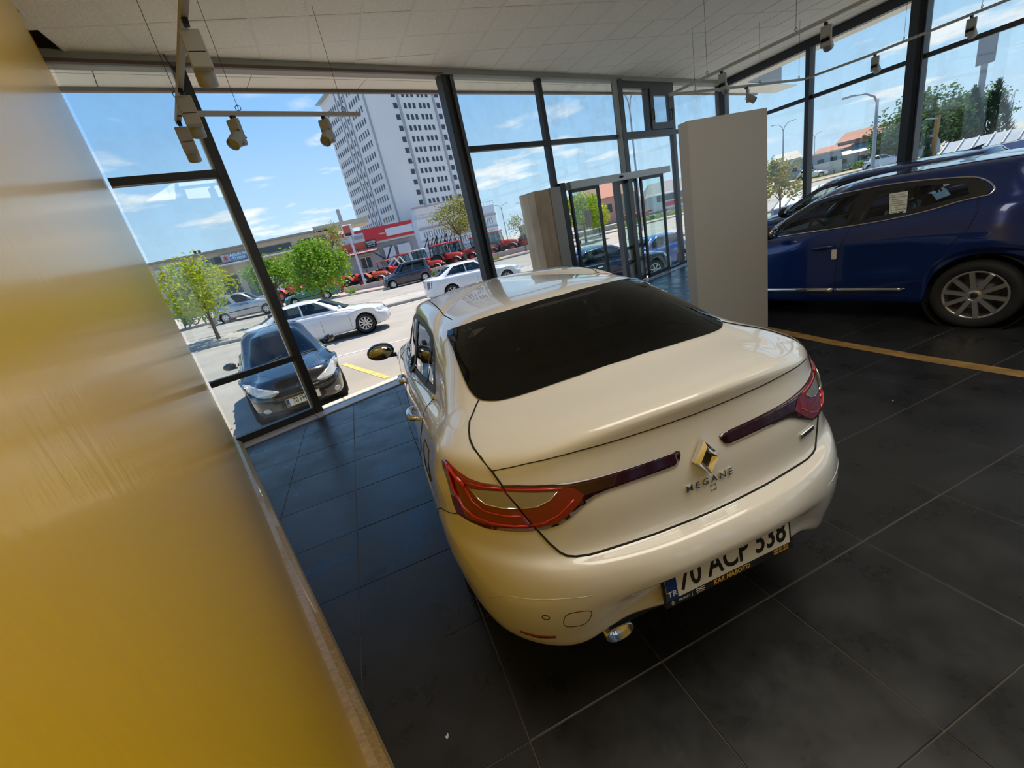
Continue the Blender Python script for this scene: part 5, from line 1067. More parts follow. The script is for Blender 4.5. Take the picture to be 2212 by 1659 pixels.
# kerb stones
def kerb(y, x0, x1, n, nm='kerb_stone', w=.16):
    t = thing('kerb', kind='structure'); me = None
    for k in range(n):
        x = x0 + (x1 - x0) * (k + .5) / n; L = (x1 - x0) / n - .012
        if me is None: b = MB(); b.box((0, 0, 0), (L, w, .24), bev=.02); me = b.mesh('kerb_stone'); me.materials.append(mat('kerb_concrete', (.36, .335, .30), .9, noise=.12, nscale=3))
        o = bpy.data.objects.new(nm, me); COL.objects.link(o); o.parent = t; o.location = (x, y, gz(x, y) + .02)
kerb(22.35, -12, 22, 40); kerb(26.25, -14, 26, 36); kerb(37.95, -18, 40, 40)
LINE = mat('road_paint_white', (.62, .60, .56), .8, noise=.2, nscale=6); YLINE = mat('road_paint_yellow', (.60, .45, .13), .8, noise=.3, nscale=6)
def stripe(pts, w, m, nm='road_marking'):
    b = MB(); P = []
    for (a, c) in zip(pts[:-1], pts[1:]):
        n = max(1, int(math.hypot(c[0] - a[0], c[1] - a[1]) / .6)); P += [(a[0] + (c[0] - a[0]) * k / n, a[1] + (c[1] - a[1]) * k / n) for k in range(n)]
    P.append(pts[-1]); vs = []
    for k, p in enumerate(P):
        q, r_ = P[max(0, k - 1)], P[min(len(P) - 1, k + 1)]; d_ = Vector((r_[0] - q[0], r_[1] - q[1])).normalized() * w / 2
        vs += [(p[0] - d_.y, p[1] + d_.x, gz(p[0] - d_.y, p[1] + d_.x) + .006), (p[0] + d_.y, p[1] - d_.x, gz(p[0] + d_.y, p[1] - d_.x) + .006)]
    b.add(vs, [(2 * i, 2 * i + 1, 2 * i + 3, 2 * i + 2) for i in range(len(P) - 1)]); tag(b.build(nm, m, None, False), kind='structure')
stripe([(-12, 21.9), (20, 21.9)], .13, LINE); stripe([(-12, 26.75), (24, 26.75)], .13, LINE); stripe([(-3.2, 12.6), (2.6, 12.2)], .10, LINE); stripe([(-.88, 11.2), (.02, 8.55)], .13, YLINE); stripe([(-4.1, 10.9), (-3.1, 7.4)], .12, YLINE)
# ---- cars
MIRB = mat('mirror_black', (.015, .015, .017), .12, coat=1.0)
white = mat('street_white_paint', (.74, .74, .73), .25, coat=1.0); silver = mat('silver_paint', (.42, .43, .45), .28, .6, coat=1.0)
black = mat('black_paint', (.010, .010, .012), .22, coat=1.0); green = mat('green_paint', (.012, .115, .085), .3, coat=.8); navy = mat('navy_paint', (.012, .014, .030), .25, coat=1.0)
put = lambda x, y: (x, y, gz(x, y))
t, cb, bv = street_car(dict(SEDAN, doors=(.30, 1.28, 2.18)), 'sedan', 'white saloon driving past in the near lane with its driver window down', white, put(-2.72, 16.0), 0, spokes=(10, 'blade'), mirror=white); jetta = t
for ax in 'LR': seam('window_chrome', bv, ax, [(-.35, 1.0), (.6, .985), (1.9, .955)], t, .010, CHROME, .006, .1)
street_car(VAN, 'van', 'silver passenger van parked at the far kerb behind the first tree', silver, put(-9.05, 35.6), 0, 'van', trim=.62, spokes=(8, 'steel'), panes=((7.5, 13.0), (14.6, 20.2)), dark_glass=glass('dark_tint', (.05, .06, .06), .9), mirror=DARKPL)
street_car(dict(VAN, wb=2.68, roof=1.80), 'van', 'dark blue panel van parked by the low wall before the tractors', navy, put(5.55, 36.9), math.pi, 'van', spokes=(8, 'steel'), panes=((7.5, 13.4), (14.2, 20.2)), dark_glass=glass('dark_tint', (.05, .06, .06), .9), mirror=DARKPL)
street_car(SALOON80, 'sedan', 'old green saloon parked behind the round green tree', green, (-2.35, 38.6, gz(-2.3, 38.6) + .1), math.pi, spokes=(8, 'steel'), mirror=CHROME, trim=.5)
street_car(SEDAN, 'sedan', 'white car in the near lane half hidden behind the showroom post', white, put(3.9, 19.6), 0, mirror=white)
street_car(dict(SEDAN, w=.92), 'sedan', 'dark blue saloon parked right outside the sliding door', mat('dark_blue_paint', (.010, .016, .05), .2, .3, coat=1.0), put(6.35, 12.3), 0, mirror=CHROME)
street_car(HATCH, 'hatchback', 'lighter blue car parked beyond the glass right of the door', mat('mid_blue_paint', (.03, .10, .30), .25, .3, coat=1.0), put(13.1, 15.6), math.pi)
# black hatchback nosed up to the glazing
def black_hatch():
    lb = 'black hatchback parked facing the showroom window with an oval grille'; rz = rad(-90 + 12)
    s = dict(HATCH, lamps=False); fx = Vector((-1.36, 7.42)); d_ = Vector((math.cos(rz), math.sin(rz))); p = fx - d_ * 3.29
    t, cb, bv = street_car(s, 'hatchback', lb, black, (p.x, p.y, gz(p.x, p.y)), rz, spokes=(6, 'blade'), mirror=MIRB, panes=((7.4, 13.4), (13.9, 19.6)))
    for ch in list(t.children):
        if ch.name.split('.')[0] in ('grille', 'lower_grille'): bpy.data.objects.remove(ch)
    lens = mat('hazed_headlamp', (.42, .43, .42), .12, .15, coat=1.0)
    for sg, fl in ((1, lambda p: p), (-1, flip)):
        decal('headlamp', bv, 'F', fl(smooth_poly([(.30, .585), (.45, .545), (.66, .60), (.755, .70), (.76, .775), (.66, .745), (.46, .665)], 3)), lens, t, .012, .04, .008)
        decal('fog_lamp', bv, 'F', fl([(.56 + .055 * math.cos(-k * .524), .33 + .045 * math.sin(-k * .524)) for k in range(12)][::-1]), lens, t, .01, .03, .006)
        seam('bonnet_crease', bv, 'T', [(3.12, sg * .22), (2.7, sg * .44), (2.3, sg * .60)], t, .004, black, .001)
    seam('bumper_line', bv, 'F', [(-.70, .50), (-.4, .475), (0, .468), (.4, .475), (.70, .50)], t, .004)
    gp = [(.36 * math.cos(k * math.pi / 12), .345 + .085 * math.sin(k * math.pi / 12)) for k in range(24)]
    g = decal('oval_grille', bv, 'F', gp, DARKPL, t, .006, .06); seam('grille_rim', bv, 'F', gp, t, .010, mat('grille_trim', (.05, .05, .055), .3), .008, closed=True)
    for k in range(4):
        z = .29 + k * .036; wd = .34 * math.sqrt(max(0, 1 - ((z - .345) / .085) ** 2)); seam('grille_bar', bv, 'F', [(-wd, z), (wd, z)], g, .004, mat('grille_trim', (.05, .05, .055), .3), .01, .1)
    M = frame((3.30, 0, .385), (0, 1, 0), (-.05, 0, 1)); plate_frame(t, M, txt='70 FH 649', tsx=.66, frame_m=mat('plate_frame_gold', (.40, .27, .05), .4))
    h = cast(bv, 'F', 0, .60); b = MB()   # small rearing emblem: body, raised forelegs, tail
    E_ = frame(h + Vector((.012, 0, 0)), (0, 1, 0), (-.3, 0, 1))
    for q in ([(-.010, -.045), (.012, -.045), (.016, .0), (.006, .045), (-.012, .038), (-.014, .0)], [(.012, .02), (.036, .036), (.036, .026), (.014, .008)], [(-.013, -.01), (-.036, .012), (-.034, .0), (-.014, -.026)], [(-.012, .036), (.002, .05), (.018, .042), (.006, .032)]): b.prism(q, .006, E_)
    b.build('front_emblem', CHROME, t)
    for sg in (0, 1):
        b = MB(); y0 = .08 + sg * -.62; b.tube([cast(bv, 'T', 2.26, y0 + .02, .025), cast(bv, 'T', 2.20, y0 + .30, .02), cast(bv, 'T', 2.12, y0 + .52, .02)], .008, 6); b.build('wiper', DARKPL, t)
    b = MB(); b.tube([(-.05, .0, 1.43), (-.30, 0, 1.85)], .004, 6); b.build('roof_aerial', BLACKM, t)
black_hatch()
# ---------------------------------------------------------------- people
SKIN = mat('skin', (.42, .25, .17), .6); HAIR = mat('dark_hair', (.02, .015, .012), .7)
def skinned(name, joints, edges, m, parent, sub=1):
    me = bpy.data.meshes.new(name); me.from_pydata([j[0] for j in joints], edges, []); o = bpy.data.objects.new(name, me); COL.objects.link(o)
    md = o.modifiers.new('s', 'SKIN'); md.use_smooth_shade = True
    for k, j in enumerate(joints):
        v = me.skin_vertices[0].data[k]; r = j[1]; v.radius = (r, r) if not hasattr(r, '__len__') else r; v.use_root = (k == 0)
    o.modifiers.new('d', 'SUBSURF').levels = sub
    dg = bpy.context.evaluated_depsgraph_get(); m2 = bpy.data.meshes.new_from_object(o.evaluated_get(dg)); bpy.data.objects.remove(o); m2.name = name; m2.materials.clear()
    return link(name, m2, parent, [m])
def head(parent, c, r=.105, turn=0.0, hair=True):
    b = MB(); b.ball((0, 0, 0), r, 16, 12, (.95, .78, 1.12)); b.ball((r * .35, 0, -r * .55), r * .62, 12, 8, (.9, .8, .8)); b.ball((r * .98, 0, -r * .12), r * .16, 8, 6, (1.1, .7, 1.3))
    for s in (1, -1): b.ball((0, s * r * .78, -r * .08), r * .22, 8, 6, (.6, .35, 1))
    h = b.build('head', SKIN, parent); h.location = c; h.rotation_euler = (0, 0, turn)
    e = MB()
    for s in (1, -1): e.ball((r * .80, s * r * .30, r * .08), r * .10, 8, 6)
    e.build('eyes', mat('eye_dark', (.03, .02, .02), .2), h); e = MB(); e.ball((r * .82, 0, -r * .62), r * .16, 8, 5, (.5, 1.3, .3)); e.build('mouth', mat('lips', (.30, .11, .10), .6), h)
    if hair: e = MB(); e.ball((-r * .16, 0, r * .22), r * 1.02, 16, 10, (.98, .84, 1.02)); e.build('hair', HAIR, h)
    return h
def hand(parent, wrist, d, up, m=None, L=.17, curl=.5):
    d = Vector(d).normalized(); up = Vector(up); up = (up - d * up.dot(d)).normalized(); s = d.cross(up); w = Vector(wrist); pc = w + d * .085
    J = [(tuple(w), .026), (tuple(w + d * .045), (.036, .020)), (tuple(pc), (.036, .018))]; E = [(0, 1), (1, 2)]
    for k, (o, ln) in enumerate(((-.030, .066), (-.010, .078), (.010, .073), (.029, .058))):
        a = pc + s * o; p1 = a + (d * math.cos(curl * .5) - up * math.sin(curl * .5)) * ln * .5; p2 = p1 + (d * math.cos(curl * 1.5) - up * math.sin(curl * 1.5)) * ln * .5; n = len(J); J += [(tuple(a + d * .008), .0092), (tuple(p1), .0085), (tuple(p2), .007)]; E += [(2, n), (n, n + 1), (n + 1, n + 2)]
    n = len(J); b_ = w + d * .03 - s * .028; t1 = b_ + (d * .6 - s * .8).normalized() * .035; t2 = t1 + (d * .9 - s * .2 - up * .2).normalized() * .03; J += [(tuple(b_), .012), (tuple(t1), .010), (tuple(t2), .008)]; E += [(1, n), (n, n + 1), (n + 1, n + 2)]
    return skinned('hand', J, E, SKIN, parent)
def walker(loc, rz):
    t = thing('person', 'person in a pale shirt and dark trousers outside the glass door', 'person', loc, rz); SH = mat('pale_shirt', (.58, .50, .44), .8); TR = mat('dark_trousers', (.03, .03, .04), .85)
    J = [((0, 0, .94), (.15, .12)), ((.01, 0, 1.15), (.15, .11)), ((.0, 0, 1.36), (.17, .11)), ((0, 0, 1.48), (.07, .06)), ((.01, 0, 1.56), .05),
         ((0, .19, 1.42), .062), ((-.03, .25, 1.16), .048), ((.06, .25, .93), .036), ((0, -.19, 1.42), .062), ((-.02, -.25, 1.16), .048), ((.05, -.26, .93), .036)]
    skinned('torso', J, [(0, 1), (1, 2), (2, 3), (3, 4), (2, 5), (5, 6), (6, 7), (2, 8), (8, 9), (9, 10)], SH, t)
    J = [((0, 0, .93), (.15, .12)), ((.0, .10, .86), .095), ((.07, .11, .50), .068), ((.02, .11, .10), .045), ((0, -.10, .86), .095), ((-.02, -.11, .50), .068), ((-.12, -.11, .12), .045)]
    skinned('trousers', J, [(0, 1), (1, 2), (2, 3), (0, 4), (4, 5), (5, 6)], TR, t)
    for x, y in ((.02, .11), (-.12, -.11)): b = MB(); b.ball((x + .06, y, .045), .05, 12, 8, (2.5, 1, .9)); b.build('shoe', DARKPL, t)
    hand(t, (.06, .25, .93), (.15, 0, -1), (1, 0, 0)); hand(t, (.05, -.26, .93), (.15, 0, -1), (1, 0, 0)); head(t, (.02, 0, 1.66)); return t
def driver(car):
    """sits in the street saloon: top-level, placed on its front seat"""
    M = Matrix.Translation(car.location) @ Matrix.Rotation(car.rotation_euler.z, 4, 'Z'); t = thing('person', 'driver in a dark top at the wheel of the passing white saloon, bare forearm raised', 'person', M @ Vector((1.22, -.36, .0)), car.rotation_euler.z); DK = mat('dark_top', (.025, .028, .035), .85)
    J = [((0, 0, .56), (.15, .13)), ((-.08, 0, .78), (.15, .11)), ((-.14, 0, 1.0), (.17, .11)), ((-.14, 0, 1.10), .06), ((-.12, 0, 1.16), .05), ((-.11, .20, 1.03), .06), ((.10, .24, .86), .048), ((-.11, -.20, 1.03), .06), ((.08, -.28, .90), .048),
         ((.22, .10, .56), .085), ((.52, .12, .60), .065), ((.62, .12, .30), .05), ((.22, -.10, .56), .085), ((.52, -.12, .60), .065), ((.62, -.12, .30), .05)]
    skinned('body', J, [(0, 1), (1, 2), (2, 3), (3, 4), (2, 5), (5, 6), (2, 7), (7, 8), (0, 9), (9, 10), (10, 11), (0, 12), (12, 13), (13, 14)], DK, t)
    for s, e, w in ((1, (.10, .24, .86), (.32, .14, .93)), (-1, (.08, -.28, .90), (.32, -.13, 1.0))):
        skinned('forearm', [(e, .044), (tuple((Vector(e) + Vector(w)) / 2), .04), (w, .027)], [(0, 1), (1, 2)], SKIN, t); hand(t, w, Vector(w) - Vector(e), (0, 0, 1), curl=1.0)
    head(t, (-.09, 0, 1.22)); return t
# ---------------------------------------------------------------- trees: trunk and limbs, leaves as small folded blades
def leafm(name, c1, c2):
    if name in MATS: return MATS[name]
    m = mat(name, c1, .55); t = m.node_tree; b = t.nodes['Principled BSDF']; g = t.nodes.new('ShaderNodeNewGeometry'); r = t.nodes.new('ShaderNodeValToRGB')
    r.color_ramp.elements[0].color = (*c1, 1); r.color_ramp.elements[1].color = (*c2, 1); t.links.new(g.outputs['Random Per Island'], r.inputs[0]); t.links.new(r.outputs[0], b.inputs['Base Color'])
    tl = t.nodes.new('ShaderNodeBsdfTranslucent'); t.links.new(r.outputs[0], tl.inputs[0]); mx_ = t.nodes.new('ShaderNodeMixShader'); mx_.inputs[0].default_value = .45; out = t.nodes['Material Output']
    t.links.new(b.outputs[0], mx_.inputs[1]); t.links.new(tl.outputs[0], mx_.inputs[2]); t.links.new(mx_.outputs[0], out.inputs[0]); return m
BARK = mat('bark', (.13, .095, .07), .9, noise=.3, nscale=9, stretch=(3, 3, .6))
LIME = leafm('lime_leaves', (.34, .42, .012), (.50, .52, .03)); GREEN = leafm('fresh_leaves', (.13, .28, .012), (.27, .42, .03)); OLIVE = leafm('olive_leaves', (.20, .22, .04), (.36, .33, .08)); DEEP = leafm('deep_leaves', (.05, .12, .03), (.13, .22, .06)); PINE = leafm('pine_needles', (.015, .045, .02), (.04, .085, .035))
def tree(label, x, y, h, crown, m, n=1600, leaf=.16, trunk=.09, blobs=14, seed=1, z=None, lean=0.0, group=None, name='tree', low=.35, clumps=None, sparse=False):
    """crown: (rx, ry, z0, z1) above the foot"""
    R = random.Random(seed); z = gz(x, y) if z is None else z; t = thing(name, label, 'tree', (x, y, z), 0, group); rx, ry, z0, z1 = crown; cz = (z0 + z1) / 2; rz_ = (z1 - z0) / 2
    B = []
    for k in range(blobs):
        a = R.uniform(0, 6.283); u = R.uniform(-.8, .95); rr = math.sqrt(max(0, 1 - u * u)) * R.uniform(.45, .85); B.append((Vector((rx * rr * math.cos(a) + lean * (cz / h), ry * rr * math.sin(a), cz + rz_ * u * .72)), R.uniform(.30, .48) * min(rx, ry, rz_ * 1.3)))
    tb = MB(); fork = Vector((lean * .3, 0, z0 + .15 * (z1 - z0))); tb.tube([(0, 0, -.15), (.02, 0, .3 * fork.z), (lean * .15, .01, .7 * fork.z), tuple(fork)], [trunk * 1.25, trunk, trunk * .85, trunk * .7], 8)
    for c, r in B[:9]:
        m1 = fork.lerp(c, .5) + Vector((R.uniform(-.1, .1) * rx, R.uniform(-.1, .1) * ry, .08 * rz_)); tb.tube([tuple(fork), tuple(m1), tuple(c)], [trunk * .5, trunk * .3, trunk * .1], 5)
    tb.build('trunk', BARK, t); lf = MB()
    for k in range(n):
        c, r = B[k % len(B)]; d = Vector((R.gauss(0, 1), R.gauss(0, 1), R.gauss(0, 1) * .8 + .15)).normalized(); p = c + d * r * (R.uniform(.55, 1.15) if not sparse else R.uniform(.3, 1.35)); p.z = max(p.z, z0 * .9)
        a = Vector((R.gauss(0, 1), R.gauss(0, 1), R.gauss(0, .6))).normalized(); w = d.cross(a); w = w.normalized() if w.length > .01 else Vector((1, 0, 0)); s = leaf * R.uniform(.6, 1.25); nn = a.cross(w) * s * .18
        lf.add([p - a * s * .5, p + w * s * .32 + nn, p + a * s * .5, p - w * s * .32 + nn], [(0, 1, 2), (0, 2, 3)])
    tag(lf.build('foliage', m, t, False), kind='stuff'); return t
def cypress(label, x, y, h, r, z, seed=1, group=None):
    R = random.Random(seed); t = thing('conifer', label, 'tree', (x, y, z), 0, group); b = MB(); b.tube([(0, 0, -.2), (0, 0, h * .9)], [r * .16, .03], 7); b.build('trunk', BARK, t); lf = MB(); n = 900
    for k in range(n):
        u = R.random() ** .7; zz = h * (1 - u) ; rr = r * (u ** .85) * R.uniform(.8, 1.1); a = R.uniform(0, 6.283); p = Vector((rr * math.cos(a), rr * math.sin(a), max(.05, zz))); d = Vector((math.cos(a) * .6, math.sin(a) * .6, .9)).normalized(); s = h * .06 * R.uniform(.7, 1.3); w = d.cross(Vector((math.cos(a), math.sin(a), 0))).normalized()
        lf.add([p - d * s * .4, p + w * s * .3, p + d * s, p - w * s * .3], [(0, 1, 2), (0, 2, 3)])
    tag(lf.build('foliage', PINE, t, False), kind='stuff')
def tuft(label, x, y, r, m, seed, group='weeds along the low wall'):
    R = random.Random(seed); b = MB()
    for k in range(90):
        a = R.uniform(0, 6.283); d = R.uniform(0, r * .5); L = R.uniform(.5, 1) * r; o = Vector((d * math.cos(a), d * math.sin(a), 0)); e = o + Vector((math.cos(a) * L * .7, math.sin(a) * L * .7, L * R.uniform(.6, 1.1))); w = Vector((-math.sin(a), math.cos(a), 0)) * r * .05
        b.add([o - w, o + w, e], [(0, 1, 2)])
    o = tag(b.build('weed_tuft', m, None, False), label, 'weeds', group); o.location = (x, y, gz(x, y) + .10)
tree('lime green street tree with a forked trunk on the median left', -6.95, 24.2, 3.7, (1.75, 1.7, 1.15, 3.75), LIME, 2600, .19, .085, 22, 3, lean=.2)
tree('dense bright green round tree on the median in the middle', -1.85, 26.0, 3.9, (1.85, 1.8, .95, 3.85), GREEN, 4200, .19, .10, 26, 5, lean=.25)
tree('smaller bright green tree just left of the dense round one', -4.15, 27.2, 3.5, (1.35, 1.3, 1.5, 3.55), GREEN, 2200, .18, .08, 16, 8)
tree('olive green tree in front of the tractors near the window post', 10.2, 39.6, 6.2, (2.1, 2.1, 2.3, 6.2), OLIVE, 2900, .20, .10, 24, 11)
tree('thin yellowish young tree on the pink pavement by the stone pier', 16.3, 39.6, 3.8, (1.5, 1.5, 1.3, 3.9), OLIVE, 900, .15, .06, 18, 14, sparse=True)
tree('lime green round tree seen through the sliding door', 19.2, 33.0, 3.7, (2.3, 2.2, .75, 3.7), LIME, 4200, .21, .09, 26, 17, z=-.45)
tree('small shrubby tree right of the round one behind the door', 22.8, 36.5, 2.7, (1.5, 1.5, .4, 2.7), OLIVE, 1500, .19, .06, 14, 18, z=-.5)
tree('sparse leafy tree behind the dealer pole sign', -.9, 54.0, 7.4, (1.7, 1.7, 4.2, 7.3), OLIVE, 1000, .24, .10, 16, 21, sparse=True)
tree('young tree with reddish green leaves beside the grey panel edge', 20.6, 16.3, 3.1, (1.05, 1.05, .9, 3.15), leafm('reddish_leaves', (.20, .26, .05), (.42, .30, .08)), 900, .20, .05, 16, 24, z=-.95, sparse=True)
for k, (x, y, r) in enumerate(((-.45, 38.9, .75), (6.6, 38.7, .75), (12.9, 39.0, .6), (17.5, 38.9, .5))): tuft(('weed tuft nearest the green saloon', 'weed tuft behind the dark blue van', 'weed tuft right of the showroom post', 'small weed tuft at the foot of the young tree')[k], x, y, r, GREEN if k < 2 else OLIVE, 40 + k)
for k, (x, y, h, r, n_, sd) in enumerate(((59.3, 33.1, 5.6, 3.0, 2200, 61), (62.6, 32.4, 7.2, 3.3, 2800, 62), (65.6, 31.6, 6.0, 2.6, 2000, 63), (84, 38.4, 7.0, 3.4, 1800, 64))):
    tree(('left of the big park trees behind the side window', 'tallest middle park tree behind the side window', 'right hand park tree before the tall sign pole', 'broad park tree at the far right edge behind the flags')[k], x, y, h, (r, r, .8, h), DEEP, n_, .45, .2, 24, sd, z=-.9, group='park trees beyond the side window')
cypress('tall dark conifer between the park trees and the sign pole', 66.9, 30.6, 6.3, 1.5, -.8, 71); cypress('dark conifer right of the tall sign pole', 69.6, 30.0, 6.4, 1.9, -.8, 72)
cypress('small cone shaped conifer on the grass before the white sheds', 65.0, 46.8, 2.3, .62, -.45, 73, 'small cone conifers'); cypress('second small cone conifer by the hedge', 71.5, 45.6, 1.9, .5, -.3, 74, 'small cone conifers'); cypress('cone conifer beside the brown wooden post', 42.2, 21.6, 1.9, .45, -.6, 75, 'small cone conifers')
# ---------------------------------------------------------------- tower, dealer, works, houses
def facade_frame(o, th): c, s = math.cos(th), math.sin(th); return Matrix(((c, -s, 0, o[0]), (s, c, 0, o[1]), (0, 0, 1, o[2]), (0, 0, 0, 1)))
DARKW = mat('dark_window', (.035, .04, .05), .15); WFRAME = mat('window_surround', (.55, .55, .55), .6); TOWER = mat('tower_render', (.60, .585, .575), .85, noise=.03, nscale=.1); TSEAM = mat('grey_joint', (.30, .30, .33), .8)
def tower():
    t = thing('tower_block', 'tall pale grey tower block with rows of small windows', 'building', (17.94, 136.27, -3), rad(20)); Wd, Dp, Ht = 30.0, 30.0, 54.5
    b = MB(); b.box((Wd / 2, Dp / 2, Ht / 2), (Wd, Dp, Ht)); b.box((Wd * .6, Dp / 2, Ht + 3), (Wd * .8, Dp, 6)); b.build('walls', TOWER, t)
    b = MB(); b.box((-.5, Dp / 2, Ht + .15), (1.6, Dp + 1.5, .35)); b.box((Wd / 2, -.3, Ht + .1), (Wd, .8, .25)); b.build('eaves', mat('eaves_grey_green', (.32, .36, .35), .7), t)
    b = MB()
    for u in (.345, .745): b.box((Wd * u, -.10, Ht / 2), (.7, .25, Ht))
    for u in (.40, .50, .60): b.box((-.10, Dp * u, Ht / 2), (.25, .45, Ht))
    b.box((.0, -.0, Ht / 2), (.45, .45, Ht)); b.build('wall_joints', TSEAM, t)
    def win(w, h):
        f = MB(); f.box((0, 0, 0), (w + .22, .10, h + .22)); me = f.mesh('window'); me.materials.append(WFRAME); g = MB(); g.box((0, -.03, 0), (w, .10, h)); mg = g.mesh('window_pane'); mg.materials.append(DARKW); return me, mg
    big, sm, sl = win(1.25, 1.35), win(.80, 1.35), win(.62, 1.5)
    def put_win(ms, loc, rz=0.0, only=True):
        o = bpy.data.objects.new('window', ms[1]); COL.objects.link(o); o.parent = t; o.location = loc; o.rotation_euler = (0, 0, rz)
    for fl_ in range(15):
        z = 12.8 + fl_ * 2.88
        for u, k in ((.30, 0), (.405, 1), (.455, 1), (.505, 1), (.575, 1), (.622, 1), (.672, 1), (.79, 0)): put_win((big, sm)[k], (Wd * u, -.03, z))
        if fl_ < 14:
            for u in (.10, .155, .21, .265, .32, .66, .715, .77, .825, .88, .935): put_win(sl, (-.03, Dp * u, z + .2), rad(-90))
            for u in (.45, .55): put_win(win(.5, .8) if fl_ == 0 and u == .45 else sl, (-.03, Dp * u, z + .2), rad(-90))
tower()
def low_block():
    t = thing('office_block', 'low white office block with window bands at the foot of the tower', 'building', (20.6, 122.6, -3), rad(2)); b = MB(); b.box((11.5, 5, 6.4), (23, 10, 12.8)); b.box((4.5, 6, 14.2), (7, 8, 2.8)); b.build('walls', mat('office_white', (.62, .61, .62), .8), t)
    b = MB(); b.box((11.5, -.15, 10.2), (23.2, .4, .5)); b.box((11.5, -.15, 7.0), (23.2, .4, .3)); b.box((11.5, -.15, 3.9), (23.2, .4, .3)); b.box((9, -.6, 15.7), (19, 2.5, .25)); b.build('bands', mat('band_grey', (.33, .32, .36), .8), t)
    rl = MB()
    for k in range(24): rl.box((k * 1.0, -.1, 13.3), (.06, .06, 1.0))
    rl.box((11.5, -.1, 13.8), (23, .08, .08)); rl.build('roof_railing', mat('railing_grey', (.25, .25, .27), .6), t); me = mg = None
    for z in (8.6, 5.4, 2.4):
        for k in range(15):
            if me is None:
                f = MB(); f.box((0, 0, 0), (.95, .12, 1.5)); me = f.mesh('window'); me.materials.append(mat('blue_grey_window', (.16, .20, .27), .2)); g = MB(); g.box((0, -.06, 0), (.34, .06, 1.3)); mg = g.mesh('shutter'); mg.materials.append(WHITEP)
            o = bpy.data.objects.new('window', me); COL.objects.link(o); o.parent = t; o.location = (1.6 + k * 1.4, -.03, z)
            s = bpy.data.objects.new('window_shutter', mg); COL.objects.link(s); s.parent = o
low_block()
RED = mat('dealer_red', (.52, .022, .028), .45); ORG = mat('dealer_orange_red', (.50, .085, .04), .5); LGR = mat('light_cladding', (.48, .50, .54), .5); DGR = mat('plain_grey_wall', (.27, .27, .28), .8)
def dealer():
    t = thing('dealer_building', 'red and white tractor dealer hall with an awning and signs', 'building', (-1.5, 60, -.6)); 
    def bx(n, m, x0, x1, z0, z1, y=0.0, d=.2, p=None): b = MB(); b.box(((x0 + x1) / 2 + 1.5, y - d / 2, (z0 + z1) / 2 + .6), (x1 - x0, d, z1 - z0)); return b.build(n, m, p or t)
    b = MB(); b.box((5.5, 7, 3.1), (10.9, 13.6, 6.2)); b.build('hall', DGR, t)
    bx('upper_wall', LGR, -1.0, 9.35, 3.9, 5.75); bx('red_band', RED, -1.0, 9.35, 5.42, 5.85, y=-.2); bx('red_field', RED, 2.9, 5.75, 4.35, 5.42, y=-.2); bx('red_band', RED, 4.2, 9.35, 4.15, 4.45, y=-.2, d=.22)
    bx('white_field', mat('white_cladding', (.58, .59, .64), .5), 5.75, 9.25, 4.47, 5.40, y=-.2, d=.18); bx('logo_panel', LGR, 1.55, 2.95, 4.45, 5.5, y=-.22); bx('logo_plate', mat('grey_plate', (.28, .29, .30), .5), 1.75, 2.85, 4.85, 5.2, y=-.44, d=.05); bx('orange_band', ORG, -.55, 2.85, 3.62, 4.45, y=-.2)
    s = bx('name_board', mat('sign_black', (.014, .014, .022), .4), 2.85, 4.2, 3.6, 4.42, y=-.42, d=.12)
    fr_ = lambda x, z, y: frame((x + 1.5, y, z + .6), (1, 0, 0), (0, 0, 1))
    text_obj('sign_lettering', 'HALICIOGLU', .26, WHITEP, s, fr_(3.52, 4.24, -.55), .005, bold=.006, sx=.8); text_obj('sign_lettering', 'TRAKTOR', .24, WHITEP, s, fr_(3.52, 3.99, -.55), .005, bold=.006, sx=.9); text_obj('sign_lettering', '0332 345 16 16', .17, WHITEP, s, fr_(3.52, 3.75, -.55), .005, bold=.003, sx=.8)
    text_obj('wall_lettering', 'TARIM', .26, WHITEP, t, fr_(5.2, 4.92, -.42), .01, bold=.004); text_obj('wall_lettering', 'oto', .5, mat('dark_lettering', (.06, .02, .02), .6), t, fr_(-.1, 3.95, -.42), .01, bold=.01)
    aw = MB(); aw.add([(.9, -1.6, 3.75), (5.5, -1.6, 3.75), (5.5, -.2, 4.22), (.9, -.2, 4.22), (.9, -1.6, 3.70), (5.5, -1.6, 3.70), (5.5, -.2, 4.17), (.9, -.2, 4.17)], [(0, 1, 2, 3), (7, 6, 5, 4), (0, 4, 5, 1), (1, 5, 6, 2), (3, 2, 6, 7), (0, 3, 7, 4)]); a = aw.build('awning', mat('salmon_roof', (.58, .24, .18), .6), t)
    rb = MB()
    for k in range(16): x = 1.0 + k * .29; rb.bar((x, -1.6, 3.775), (x, -.2, 4.245), .07, .05)
    rb.build('awning_ribs', mat('salmon_rib', (.66, .34, .27), .6), a)
    g = bx('shop_front', DGR, .0, 4.3, .4, 3.0, y=.02, d=.3); 
    for x0, x1 in ((1.7, 2.25), (2.35, 2.9)): bx('shop_window', DARKW, x0, x1, 1.2, 2.5, y=-.28, d=.06, p=g)
    bx('window_frame', mat('pale_wood_frame', (.50, .38, .24), .6), 1.6, 3.0, 2.5, 2.62, y=-.28, d=.1, p=g); bx('window_frame', mat('pale_wood_frame', (.5, .38, .24), .6), 2.25, 2.35, 1.2, 2.5, y=-.28, d=.1, p=g); bx('shutter', LGR, 4.9, 6.3, .4, 3.2, y=-.02, d=.2); bx('shutter', LGR, 6.7, 8.4, .4, 3.2, y=-.02, d=.2)
dealer()
